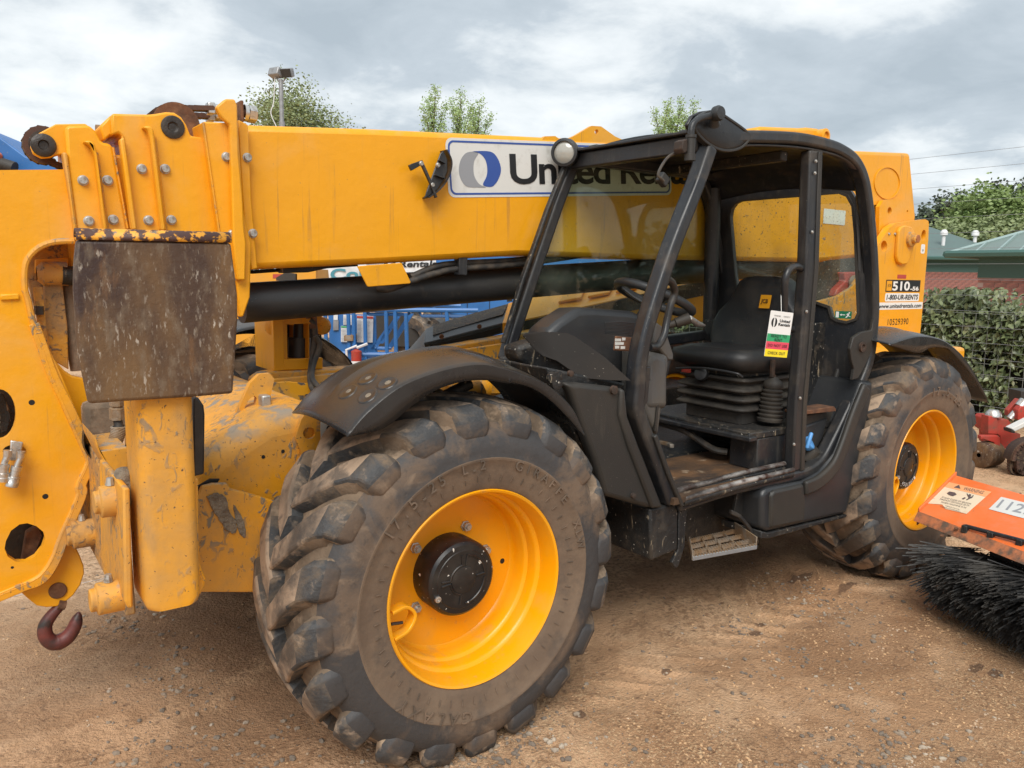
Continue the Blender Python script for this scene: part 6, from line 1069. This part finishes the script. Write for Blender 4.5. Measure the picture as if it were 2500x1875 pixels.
vplate('digging_bar', 'black_dirty', [(1265, 1400), (1240, 1300), (1270, 1160), (1400, 1060), (1700, 900), (1700, 1500), (1400, 1480)], -.30, .10)
lk = MB().box((0, 0, 0), (.11, .05, .035)).box((0, .0, .02), (.03, .14, .03)).mesh('digging_link', 'chain_steel', 0)
path_ = smooth_path([H5p(x, y, -.32) for x, y in ((1600, 950), (1400, 1000), (1290, 1060), (1230, 1150), (1210, 1260), (1235, 1370), (1320, 1420), (1500, 1440))], 4)
for i in range(0, len(path_)-1):
    d_ = path_[i+1]-path_[i]; o = inst(lk, 'digging_link', TR, path_[i], rot=d_.to_track_quat('X', 'Z').to_euler())
tth2 = MB().prism([Vector((0, -.02, 0)), Vector((.06, -.02, 0)), Vector((.02, -.02, .10)), Vector((-.02, -.02, .11))], (0, .04, 0)).mesh('digging_tooth', 'chain_steel', 0)
for i in range(1, len(path_)-2, 4):
    d_ = (path_[i+1]-path_[i]).normalized(); o_ = d_.cross(nv).normalized(); mt_ = Matrix((d_, nv, d_.cross(nv))).transposed(); inst(tth2, 'digging_tooth', TR, path_[i], rot=mt_.to_euler())
# ------------------------------------------------------------------ fence of wires, mesh fence, hedge
FX = 8.55
M('fence_grey', (.20, .21, .19), .6)
FE = thing('wire_fence', 'tall fence of thin level wires on dark posts before the hedge', 'fence', (FX, 2, 0))
for i in range(17):
    z = .28+.187*i; MB().tube([(FX, -4, z), (FX, 9, z)], .0022, 5).build('wire', 'galvanised', FE)
for y in (-3.5, -.2, 7): MB().cyl((FX+.03, y, 0), (FX+.03, y, 3.3), .03, 10).build('post', 'black_panel', FE)
MF = thing('mesh_fence', 'dark welded mesh fence panels overgrown by the hedge', 'fence', (FX+.45, 2, 0)); mx_ = FX+.45
for y in (-1.6, .15, 3.05, 5.6): MB().bb((mx_-.03, y-.03, 0), (mx_+.03, y+.03, 1.45)).build('post', 'rust', MF)
for z in np.arange(.12, 1.40, .155): MB().cyl((mx_, -4, float(z)), (mx_, 9, float(z)), .003, 5).build('mesh_wire', 'fence_grey', MF)
vw = MB().cyl((0, 0, .05), (0, 0, 1.36), .003, 5).mesh('mesh_wire', 'fence_grey', 0)
for i in range(70): inst(vw, 'mesh_wire', MF, (mx_, -2+.15*i, 0))
HG = thing('hedge', 'long leafy olive green hedge behind the mesh fence', 'hedge', (9.7, 2, 0))
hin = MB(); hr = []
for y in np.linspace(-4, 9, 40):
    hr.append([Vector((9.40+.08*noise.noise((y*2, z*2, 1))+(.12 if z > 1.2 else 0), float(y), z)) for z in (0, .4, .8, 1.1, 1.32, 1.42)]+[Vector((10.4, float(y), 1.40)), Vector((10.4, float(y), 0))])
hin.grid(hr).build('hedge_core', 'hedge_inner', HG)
leafm = MB().add([(0, 0, 0), (.022, .030, .008), (.026, .055, .006), (0, .10, -.01), (-.026, .055, .006), (-.022, .030, .008), (0, .05, -.004)], [(0, 1, 6), (1, 2, 6), (2, 3, 6), (3, 4, 6), (4, 5, 6), (5, 0, 6)])
lme = leafm.mesh('leaf', 'leaf_hedge', 180, recalc=False); lv_ = np.array(leafm.v); lf_ = leafm.f
def leafpos():
    while True:
        y = rng.uniform(-1.0, 5.5) if rng.random() < .75 else rng.uniform(-4, 9); z = rng.random()**.62*1.68
        den = .56+1.4*noise.noise((y*2.1, z*2.4, 3.3))
        if z > 1.1: den += .55
        if z < 1.0: den -= .22
        if z > 1.44+.16*noise.noise((y*3, 0, 4)): den -= 1.2*rng.random()
        if rng.random() > den: continue
        x = 9.16-.12*noise.noise((y*2, z*2, 7))-.16*rng.random()+(max(0, z-1.28)*rng.random()*3.2); return Vector((x, y, z))
lvs, lfs, b_ = [], [], 0; near = []
for i in range(21000):
    p = leafpos(); e_ = (rng.uniform(-.9, .9)+ -.5, rng.uniform(-.7, .7), rng.uniform(.4, 2.7)); s_ = rng.uniform(.6, 1.3); vis = p.y > 1.5 and p.y < 3.1
    if vis and len(near) < 290 and p.x < 9.2: near.append((p, e_, s_*1.1)); continue
    Rm = np.array(Matrix.Rotation(e_[2], 3, 'Z') @ Matrix.Rotation(e_[1], 3, 'Y') @ Matrix.Rotation(e_[0]-.35, 3, 'X')); P = lv_*s_ @ Rm.T+np.array(p); lvs.append(P); lfs += [tuple(k_+b_ for k_ in f) for f in lf_]; b_ += len(P)
mb = MB(); mb.v = [tuple(q) for q in np.concatenate(lvs).tolist()]; mb.f = lfs; mb.mi = [0]*len(lfs); mb.build('leaves', 'leaf_hedge', HG, ang=180, recalc=False, kind='stuff')
for p, e_, s_ in near:
    inst(lme, 'leaf', HG, p, rot=(Matrix.Rotation(e_[2], 3, 'Z') @ Matrix.Rotation(e_[1], 3, 'Y') @ Matrix.Rotation(e_[0]-.35, 3, 'X')).to_euler(), scale=s_)
tw2 = MB()
for i in range(160):
    y = rng.uniform(-2, 6); tw2.tube([(9.6, y, rng.uniform(.1, 1)), (9.35, y+rng.normal()*.2, rng.uniform(.5, 1.5))], .005, 4)
tw2.build('twigs', 'twig', HG, kind='stuff')
# ------------------------------------------------------------------ green-roofed brick buildings
def bplane(dist): n_ = Vector((fw.x, fw.y, 0)).normalized(); return n_
def bldg(name, label, p0, rgt, dist, wallw, depth, eave, ridge_h, vis, hip=0.0, over=.7, roof='green_roof'):
    # p0: ground place of the wall's left corner, rgt: along the wall, away: into the building
    aw = Vector((-rgt.y, rgt.x, 0)); aw = aw if aw.dot(fw) > 0 else -aw
    BT = thing(name, label, 'building', tuple(p0)); c = lambda a, b, z: p0+rgt*a+aw*b+EZ*z
    body = MB().prism([c(0, 0, 0), c(wallw, 0, 0), c(wallw, depth, 0), c(0, depth, 0)], (0, 0, eave-.9)); wl = body.build('wall', 'mortar', BT)
    fr_ = MB().prism([c(-.03, -.03, eave-.9), c(wallw+.03, -.03, eave-.9), c(wallw+.03, depth+.03, eave-.9), c(-.03, depth+.03, eave-.9)], (0, 0, .9)).build('frieze', 'green_trim', BT)
    if dist < 70:
        bk_ = MB().bb((0, -.02, 0), (.40, .012, .155)).mesh('brick', 'brick_red', 0); rzz = math.atan2(rgt.y, rgt.x); k_ = 0; ex0, ex1, ez0 = vis; stf = MB()
        rows_ = int((eave-.92)/.17)
        for r_ in range(rows_):
            for a in np.arange(-.0 if r_ % 2 else .0, wallw-.2, .42):
                a_ = a+(.21 if r_ % 2 else 0)
                if a_+.4 > wallw: continue
                pz = eave-.93-.155-r_*.17; q = c(a_, 0, pz)
                if ex0 < a_ < ex1 and pz > ez0 and k_ < 290: inst(bk_, 'brick', BT, q, rot=(0, 0, rzz)); k_ += 1
                else: stf.box(c(a_+.2, 0, pz+.0775), (.40, .03, .155), Matrix.Rotation(rzz, 3, 'Z'))
        stf.build('bricks', 'brick_red', BT, ang=0, kind='stuff')
    hx = hip*wallw; ry = depth/2
    e4 = [c(-over, -over, eave), c(wallw+over, -over, eave), c(wallw+over, depth+over, eave), c(-over, depth+over, eave)]; r0_, r1_ = c(hx, ry, eave+ridge_h), c(wallw-hx, ry, eave+ridge_h)
    rf_ = MB().add(e4+[r0_, r1_], [(0, 1, 5, 4), (1, 2, 5), (2, 3, 4, 5), (3, 0, 4), (3, 2, 1, 0)]).build('roof', roof, BT, ang=0)
    MB().tube([e4[0], e4[1]], .14, 6).tube([e4[3], e4[0]], .14, 6).tube([e4[1], e4[2]], .14, 6).build('fascia', 'green_trim', rf_)
    MB().tube([r0_, r1_], .10, 6).tube([e4[0], r0_], .10, 6).build('ridge_cap', 'green_seam', rf_)
    ns = 0; stp = .75
    for a in np.arange(-over+.3, wallw+over, stp):
        if a < hx: t = (a+over)/(hx+over)
        elif a > wallw-hx: t = (wallw+over-a)/(hx+over)
        else: t = 1
        if roof != 'green_roof' or ns > 70 or t < .05: continue
        p_, q_ = c(a, -over, eave+.03), c(a, -over+(ry+over)*t, eave+ridge_h*t+.03); MB().sweep([p_, q_], .07, (q_-p_).cross(rgt), .09).build('roof_seam', 'green_seam', rf_, ang=0); ns += 1
    return BT, c
nb0 = spot(2114, 36); rg_ = (spot(2600, 34)-nb0).normalized()
bldg('brick_building', 'nearer red brick building with a pale ribbed green hip roof', nb0, rg_, 36, 26, 14, 2.82, 3.5, (0, 8.5, .9), hip=.27, over=.9)
fb1 = spot(2180, 62); rg2 = (spot(2180, 62)-spot(1500, 62)).normalized(); rg2 = (rg2+Vector((fw.x, fw.y, 0))*.15).normalized(); fb0 = fb1-rg2*30; BT2, c2f = bldg('brick_building', 'farther red brick building with a plain dark green roof and two vents', fb0, rg2, 62, 30, 14, 3.3, 2.6, (18, 29, .9), hip=.12, roof='green_roof_dark')
for a, b_, z in ((26.4, 2.2, 4.4), (28.6, 3.0, 4.4)): MB().lathe([(.12, -.6), (.12, .55), (.24, .57), (.24, .8), (.12, .95), (0, .95)], c2f(a, b_, z), (0, 0, 1), 10).build('vent_pipe', 'white_paint', BT2)
# ------------------------------------------------------------------ trees
def tree(name, label, base, h, crown_r, crown_z0, mat, nleaf, leaf, kind='round', group=None, seed=0, lean=0):
    r_ = np.random.default_rng(seed); T_ = thing(name, label, 'tree', tuple(base), group); b = Vector(base)
    tr = MB().tube([b, b+Vector((.1, .05, h*.35)), b+Vector((lean*.5, .1, h*.7)), b+Vector((lean, 0, h*.96))], [h*.022, h*.017, h*.01, h*.003], 8); cl = []
    nL = 16 if kind != 'pine' else 22
    for i in range(nL):
        t = crown_z0+(1-crown_z0)*(i+.3)/nL; a = i*2.4+r_.uniform(-.4, .4); p0 = b+Vector((lean*t, 0, h*t*.92))
        if kind == 'round': rr = crown_r*math.sin(math.pi*min(.97, .12+.86*(i+.5)/nL))**.7*r_.uniform(.65, 1.1); p1 = p0+Vector((math.cos(a)*rr, math.sin(a)*rr, rr*.45))
        elif kind == 'spire': rr = crown_r*r_.uniform(.4, 1)*(1-.55*i/nL); p1 = p0+Vector((math.cos(a)*rr, math.sin(a)*rr, h*.16))
        else: rr = crown_r*(1.05-.75*i/nL)*r_.uniform(.5, 1.1); p1 = p0+Vector((math.cos(a)*rr, math.sin(a)*rr, rr*.15+r_.uniform(-.1, .3)))
        tr.tube([p0, p0.lerp(p1, .5)+EZ*.05*rr, p1], [h*.006, h*.004, h*.0015], 5); cl += [(p0.lerp(p1, f), rr) for f in ((.55, .8, 1.0) if kind != 'spire' else (.3, .6, .9, 1.15))]
    tr.build('trunk', 'bark', T_)
    cl.append((b+Vector((lean, 0, h)), crown_r*.3)); vs, fs = [], []; b_ = 0
    for i in range(nleaf):
        p, rr = cl[int(r_.integers(len(cl)))]; s_ = (.34 if kind == 'round' else .26 if kind == 'pine' else .22)*crown_r*.9; d_ = r_.normal(size=3)*np.array([s_, s_, s_*(.65 if kind != 'spire' else 1.1)])*.62
        q = np.array(p)+d_; n_ = r_.normal(size=3); n_ /= np.linalg.norm(n_); u = np.cross(n_, [.3, .2, .9]); u /= np.linalg.norm(u)+1e-9; v = np.cross(n_, u); L_ = leaf*r_.uniform(.6, 1.3)
        vs += [q-u*L_*.5, q+v*L_*.32, q+u*L_*.5, q-v*L_*.32]; fs.append((b_, b_+1, b_+2, b_+3)); b_ += 4
    mb = MB(); mb.v = [tuple(map(float, q)) for q in vs]; mb.f = fs; mb.mi = [0]*len(fs); mb.build('crown', mat, T_, ang=0, recalc=False, kind='stuff'); return T_
def top_z(dx, dy, dist): d = ray(dx*1.1302, dy*1.1302); return CAM.z+d.z/math.hypot(d.x, d.y)*dist
tree('oak_tree', 'bushy olive green tree behind the floodlight pole', spot(638, 40), top_z(630, 196, 40), 3.2, .30, 'leaf_oak', 30000, .13, 'round', seed=1)
for dx, dy, s_, lb in ((936, 236, 2, 'left one of the two pale leafy saplings over the middle of the boom'), (990, 240, 3, 'pale leafy sapling over the middle of the boom, right of its twin'), (1028, 258, 5, 'shortest pale leafy sapling over the middle of the boom'), (1418, 262, 6, 'pale leafy sapling over the cab beam, left of three'), (1446, 258, 7, 'tallest pale leafy sapling over the cab beam beside the mirror'), (1474, 262, 8, 'pale leafy sapling half hidden behind the mirror')):
    tree('sapling', lb, spot(dx, 34+s_*.6), top_z(dx, dy, 34+s_*.6), .98, .42, 'leaf_pale', 7500, .085, 'spire', 'pale saplings behind the machine', s_)
wood = [(1985, 432, 62, 1.9, 'leaf_pine', 'pine', 'thin dark pine at the left edge of the wood'), (2022, 405, 66, 2.2, 'leaf_pine', 'pine', 'dark pine second from the left edge of the wood'), (2070, 440, 60, 2.0, 'bark', 'spire', 'bare brown tree low between two pines of the wood'), (2055, 400, 74, 2.4, 'leaf_pine', 'pine', 'tall dark pine behind the bare brown tree'), (2105, 385, 58, 2.6, 'leaf_spring', 'round', 'bright green leafy tree in the middle of the wood'), (2135, 378, 72, 2.6, 'leaf_pine', 'pine', 'tall dark pine between two bright green trees'), (2165, 400, 57, 2.4, 'leaf_spring', 'round', 'bright green leafy tree above the near building'), (2140, 450, 52, 2.0, 'leaf_oak', 'round', 'olive brushy tree above the vent pipes'), (2190, 380, 70, 3.0, 'leaf_pine', 'pine', 'broad dark pine at the right edge of the picture'), (2218, 420, 56, 2.6, 'leaf_spring', 'round', 'bright green tree at the right edge below the broad pine'), (2040, 465, 54, 2.2, 'leaf_oak', 'round', 'low olive tree above the far roof'), (2095, 470, 52, 2.2, 'leaf_oak', 'round', 'low olive tree beside the first vent pipe'), (1950, 450, 68, 2.6, 'leaf_pine', 'pine', 'dark pine behind the end of the boom'), (2260, 400, 62, 3, 'leaf_pine', 'pine', 'dark pine just beyond the right edge'), (2205, 465, 50, 2.3, 'leaf_oak', 'round', 'low olive tree above the ribbed roof')]
for i, (dx, dy, ds, cr_, mt_, kd, lb) in enumerate(wood):
    ds = ds+24; cr_ = cr_*1.35
    tree('pine_tree' if kd == 'pine' else 'tree', lb, spot(dx, ds), top_z(dx, dy+24, ds), cr_, .3 if kd == 'pine' else .22, mt_, 6500 if kd == 'pine' else 7500, .40 if kd == 'pine' else .36, kd, 'trees of the wood behind the buildings', 20+i)
fwd_ = MB(); r_ = np.random.default_rng(5)
for i in range(9000):
    a = r_.uniform(-1.2, 2.9); dist = r_.uniform(85, 110); q = np.array((CAM.x+math.sin(a)*dist, CAM.y+math.cos(a)*dist, r_.random()**.8*(5.6+1.6*math.sin(a*23)+1.2*math.sin(a*61)))); n_ = r_.normal(size=3); n_ /= np.linalg.norm(n_); u = np.cross(n_, [.3, .2, .9]); u /= np.linalg.norm(u); v = np.cross(n_, u); L_ = r_.uniform(1.0, 2.2)
    fwd_.add([q-u*L_*.5, q+v*L_*.4, q+u*L_*.5, q-v*L_*.4], [(0, 1, 2, 3)])
o = fwd_.build('far_wood', 'leaf_pine', None, ang=0, recalc=False, kind='stuff'); o['label'] = 'far dark wood along the horizon'
# ------------------------------------------------------------------ floodlight pole
pb = spot(617, 22); FLP = thing('floodlight_pole', 'grey pole with two floodlight heads rising behind the boom', 'floodlight', tuple(pb)); zt = top_z(620, 160, 22)
MB().tube([pb, pb+EZ*(zt-1.2), pb+EZ*(zt-1.2), pb+EZ*(zt-.15)], [.085, .075, .055, .055], 12).build('pole', 'galvanised', FLP)
rg3 = Vector((rt.x, rt.y, 0)).normalized(); aw3 = Vector((-rg3.y, rg3.x, 0))
for sx_, yw in ((-.13, 2.6), (.15, -.25)):
    hd3 = Matrix.Rotation(yw+math.atan2(rg3.y, rg3.x), 3, 'Z') @ Matrix.Rotation(.35, 3, 'X'); hc = pb+rg3*sx_+EZ*(zt+.02)
    f_ = MB().box(hc, (.36, .20, .22), hd3).build('lamp_head', 'galvanised', FLP, bevel=.03); MB().box(hc+hd3 @ Vector((0, -.105, 0)), (.30, .01, .17), hd3).build('lamp_lens', 'lamp_glass', f_)
    MB().box(hc+hd3 @ Vector((0, -.10, .0)), (.35, .03, .21), hd3).build('lamp_rim', 'black_panel', f_)
    MB().tube([hc-EZ*.1, pb+EZ*(zt-.28)], .02, 6).build('lamp_arm', 'galvanised', FLP)
MB().tube(smooth_path([pb+rg3*-.15+EZ*(zt-.05), pb+rg3*-.20+EZ*(zt-.7), pb+rg3*-.28+EZ*(zt-1.0), pb+rg3*-.14+EZ*(zt-1.35), pb+rg3*-.08+EZ*(zt-1.6)], 6), .012, 6).build('cable', 'white_paint', FLP)
# ------------------------------------------------------------------ machines parked behind
BK = Vector((fw.x, fw.y, 0)).normalized()
def dv(dist):     # upright plane square to the view at a distance
    P_ = (CAM+BK*dist, BK); return lambda x, y, reg=E4: reg(x, y, P=P_)
def bplate(name, mat, par, f, pts, th, reg=E4, bevel=.0, **k_): return MB().prism([f(x, y, reg) for x, y in pts], BK*th).build(name, mat, par, bevel=bevel, **k_)
f7 = dv(7.5); bp_ = f7(950, 800); bp_.z = 0
BA = thing('lift_basket', 'blue steel lift platform with railings and papers on its control panel', 'platform', tuple(bp_))
bplate('panel', 'blue_paint', BA, f7, [(832, 455), (1150, 470), (1165, 830), (850, 800)], .05)
def rail(pts, r_=.022, dep=0): q = [f7(x, y)-BK*dep for x, y in pts]; MB().tube(q, r_, 8).build('rail', 'blue_paint', BA)
for x, y0, y1 in ((990, 425, 720), (1025, 425, 810), (1100, 425, 790), (1240, 425, 780), (1300, 430, 760), (1372, 450, 700), (1640, 430, 520), (838, 450, 720)): rail([(x, y0), (x+8, y1)], .020, .15)
rail([(1060, 428), (1850, 432)], .022, .15); rail([(1105, 445), (1130, 458), (1380, 460), (1398, 445)], .016, .12); rail([(1455, 440), (1475, 470), (1760, 472)], .016, .12); rail([(1400, 408), (1560, 415), (1700, 425)], .03, -.6)
rail([(890, 714), (985, 716)], .024, .15); rail([(1020, 722), (1250, 726), (1345, 722)], .026, .15); rail([(1150, 690), (1260, 692)], .016); rail([(1035, 800), (1120, 790), (1250, 780)], .026, .2); rail([(1165, 660), (1180, 690), (1250, 692)], .014, .1)
for a, b in (((1180, 660), (1300, 470)), ((1240, 690), (1385, 460)), ((1130, 700), (1230, 560))): bplate('stay', 'blue_paint', BA, f7, [(a[0]-12, a[1]), (b[0]-12, b[1]), (b[0]+24, b[1]), (a[0]+24, a[1])], .05)
for pts, mt_ in (((( 872, 460), (900, 460), (900, 500), (872, 500)), 'white_paint'), (((938, 465), (1010, 468), (1010, 535), (938, 532)), 'white_paint'), (((1030, 470), (1140, 475), (1135, 652), (1030, 650)), 'white_paint'), (((922, 540), (978, 540), (978, 650), (922, 648)), 'white_paint'), (((870, 502), (905, 502), (905, 568), (870, 570)), 'galvanised'), (((1030, 472), (1140, 477), (1139, 492), (1030, 487)), 'decal_red'), (((924, 541), (978, 542), (978, 552), (924, 551)), 'tag_green')):
    dp_ = .02 if mt_ not in ('decal_red', 'tag_green') else .024
    MB().prism([f7(x, y)-BK*dp_ for x, y in pts], BK*.012).build('paper' if mt_ == 'white_paint' else 'control_box' if mt_ == 'galvanised' else 'paper_header', mt_, BA, ang=0)
pr = MB()
for x0, x1, y0, y1 in ((942, 1004, 478, 528), (1034, 1075, 500, 645), (1085, 1130, 500, 645), (926, 974, 560, 642)):
    for y in np.arange(y0, y1, 9):
        q = [f7(x, yy)-BK*.0345 for x, yy in ((x0, y), (x0+(x1-x0)*rng.uniform(.5, 1), y), (x0+(x1-x0)*.6, y+2.5), (x0, y+2.5))]; pr.prism(q, BK*.001)
pr.build('paper_print', 'decal_grey', BA, ang=0, kind='stuff')
bplate('latch', 'step_alloy', BA, f7, [(968, 596), (1028, 592), (1028, 630), (968, 634)], -.19)
fx0, fx1 = f7(1052, 800)-BK*.2, f7(1055, 690)-BK*.2; FEX = thing('fire_extinguisher', 'red fire extinguisher with a white label inside the blue platform', 'extinguisher', (fx0.x, fx0.y, fx0.z)); hx_ = (fx1-fx0).length
MB().lathe([(0, 0), (.046, 0), (.048, .02), (.048, hx_*.80), (.05, hx_*.93), (.022, hx_), (.022, hx_*1.06), (0, hx_*1.06)], fx0, (0, 0, 1), 20).build('cylinder', 'red_paint', FEX); MB().lathe([(.0495, hx_*.05), (.0495, hx_*.35)], fx0, (0, 0, 1), 20).build('label_band', 'white_paint', FEX)
MB().tube([fx1+EZ*.02, fx1+rg3*.10+EZ*.06], .014, 6).tube([fx1+EZ*.04, fx1-rg3*.1+EZ*.0, fx1-rg3*.09-EZ*.2], .012, 6).build('lever', 'white_paint', FEX)
# blue lift chassis and red tractor beyond
f11 = dv(11.5); q = f11(1750, 800); q.z = 0; BL = thing('boom_lift', 'blue boom lift body behind the platform railings', 'boom lift', tuple(q))
bplate('body', 'blue_paint', BL, f11, [(1530, 340), (2250, 300), (2250, 700), (1530, 700)], 1.2, bevel=.04)
bplate('lower_body', 'blue_paint', BL, f11, [(1180, 395), (1560, 350), (1560, 420), (1180, 440)], 1.0, bevel=.03)
for x in (1770, 1920): bplate('panel_gap', 'dark_gap', BL, f11, [(x, 330), (x+4, 330), (x+4, 520), (x, 520)], -.01)
bplate('engine_part', 'black_panel', BL, f11, [(1560, 395), (1590, 375), (1680, 370), (1680, 410), (1560, 415)], -.2, bevel=.02); bplate('side_slot', 'dark_gap', BL, f11, [(2040, 352), (2075, 348), (2075, 372), (2040, 375)], -.012)
bplate('upper_boom', 'blue_paint', BL, f11, [(1560, 85), (2250, 45), (3400, 20), (3400, 160), (2250, 140), (1560, 120)], .4, bevel=.02)
bplate('rear_arm', 'blue_paint', BL, f11, [(2250, 470), (2720, 420), (2760, 520), (2700, 640), (2250, 650)], .6, bevel=.02)
for x in (1700, 2400): 
    q = f11(x, 800); q.z = .45; MB().lathe([(.15, -.15), (.42, -.17), (.46, -.1), (.46, .1), (.42, .17), (.15, .15)], q-BK*.2, BK, 24).build('wheel', 'rubber_lug', BL)
f9 = dv(9.5); q = f9(1440, 800); q.z = 0; TRC = thing('tractor', 'small red machine with big black tyres between the blue machines', 'tractor', tuple(q))
bplate('bonnet', 'red_paint', TRC, f9, [(1380, 500), (1420, 475), (1530, 480), (1535, 505), (1400, 512)], .5, bevel=.02)
for dx in (0, 130):
    q = f9(1440+dx, 640); tw_ = MB().lathe([(.15, -.14), (.28, -.16), (.31, -.1), (.31, .1), (.28, .16), (.15, .14)], q+BK*.1, (BK+rg3*.7).normalized(), 28)
    for i in range(22):
        a = i*2*math.pi/22; ax_ = (BK+rg3*.7).normalized(); e1 = EZ; e2 = ax_.cross(EZ).normalized(); tw_.box(q+BK*.1+(e1*math.cos(a)+e2*math.sin(a))*.32+ax_*(.06 if i % 2 else -.06), (.04, .16, .05), Matrix.Rotation(a, 3, ax_))
    tw_.build('wheel', 'rubber_lug', TRC)
bplate('undercarriage', 'black_panel', TRC, f9, [(1150, 430), (1530, 510), (1530, 680), (1150, 680)], .4)
# second yellow telehandler beyond
f8 = dv(8.6); q = f8(350, 900); q.z = 0; T2 = thing('telehandler', 'other yellow telehandler half hidden behind the rusted foot pad', 'telehandler', tuple(q))
bplate('boom', 'yellow_far', T2, f8, [(0, 175), (760, 160), (770, 255), (0, 262)], .5); bplate('body', 'yellow_far', T2, f8, [(-200, 490), (470, 460), (470, 720), (-200, 900)], .8)
q0 = f8(285, 512)-BK*.003; q1 = f8(470, 505)-BK*.003; dcl = MB().prism([f8(x, y)-BK*.003 for x, y in ((270, 485), (470, 480), (470, 508), (270, 515))], BK*.002).build('decal', 'tag_white', T2, ang=0)
lettering('10017', q0+EZ*.015, (q1-q0), EZ, (q1-q0).length*.8, .075, 'decal_grey', T2, bold=.02, lift=.004)
MB().prism([f8(x, y)-BK*.004 for x, y in ((460, 192), (550, 190), (550, 218), (460, 220))], BK*.002).build('decal', 'decal_red', T2, ang=0)
bplate('hose_block', 'black_panel', T2, f8, [(500, 215), (560, 180), (630, 190), (630, 235), (500, 235)], -.1); bplate('boom_frame', 'yellow_far', T2, f8, [(640, 170), (765, 165), (765, 270), (640, 270)], -.1)
bplate('wheel_arch', 'black_panel', T2, f8, [(150, 700), (330, 600), (470, 640), (900, 640), (1020, 820), (150, 950)], .4)
# white trailers with lettering
f16 = dv(17); q = f16(1450, 900); q.z = 0; TL = thing('trailer', 'white box trailer with black rental lettering behind the ram', 'trailer', tuple(q))
bplate('box', 'white_paint', TL, f16, [(1100, 20), (1720, 0), (1720, 240), (1100, 260)], 2.5); bplate('frame_edge', 'black_panel', TL, f16, [(1290, 182), (1600, 170), (1600, 184), (1290, 198)], -.01)
q0, q1 = f16(1050, 150), f16(1568, 142); u_ = q1-q0; lettering('United Rentals', q0-BK*.01, u_, EZ, u_.length, (f16(1400, 100)-f16(1400, 143)).length, 'decal_black', TL, bold=.03, shear=.12, lift=.01)
bplate('door_bar', 'galvanised', TL, f16, [(1592, 30), (1612, 30), (1612, 160), (1592, 160)], -.03)
f15 = dv(15); q = f15(900, 900); q.z = 0; CT = thing('container', 'pale grey container with large teal letters left of the trailer', 'container', tuple(q))
bplate('box', 'white_paint', CT, f15, [(760, 110), (1090, 95), (1090, 290), (760, 300)], 2.5)
q0, q1 = f15(850, 232), f15(1120, 225); u_ = q1-q0; lettering('Cole', q0-BK*.01, u_, EZ, u_.length*1.1, (f15(900, 155)-f15(900, 232)).length, 'decal_teal', CT, bold=.03, lift=.012)
# blue boom at the upper left with an orange cover
f6b = dv(6.8); q = f6b(-200, 600, D); q.z = 0; BB = thing('lift_boom', 'blue lift boom slanting down behind the chain roller at upper left', 'boom lift', tuple(q))
bplate('arm', 'blue_paint', BB, f6b, [(-260, 190), (0, 297), (55, 338), (140, 366), (140, 480), (-260, 480)], .4, reg=D, bevel=.01); bplate('mast', 'blue_paint', BB, f6b, [(-250, 380), (-60, 380), (-60, 1200), (-250, 1200)], .4, reg=D)
bplate('end_cover', 'orange_paint', BB, f6b, [(-60, 320), (0, 328), (8, 336), (2, 358), (-60, 370)], -.15, reg=D, bevel=.01)
MB().tube([f6b(2, 366, D)-BK*.1, f6b(25, 358, D)-BK*.1, f6b(48, 366, D)-BK*.1], .05, 10).build('pulley', 'black_panel', BB)
# red clamp-on part seen through the rear window
q = H3(1750, 1450, Y=3.6); q.z = 0; RM = thing('red_machine', 'red machine housing seen through the dusty rear window', 'machine', tuple(q))
MB().prism([H3(x, y, Y=3.6) for x, y in ((1700, 1345), (1830, 1340), (1840, 1420), (1740, 1540), (1620, 1560), (1640, 1500), (1720, 1420))], (0, .5, 0)).build('housing', 'red_paint', RM, bevel=.02)
MB().prism([H3(x, y, Y=3.7) for x, y in ((1400, 1120), (1860, 1100), (1900, 1600), (1400, 1600))], (0, .8, 0)).build('back_frame', 'grease', RM)
MB().lathe([(.02, 0), (.10, 0), (.10, -.05), (.05, -.06), (.05, 0)], H3(1780, 1440, Y=3.58), (0, 1, 0), 20).build('pulley', 'step_alloy', RM)
MB().bb((q.x-.1, 3.7, 0), (q.x+.3, 4.2, 1.3)).build('stand', 'black_dirty', RM)
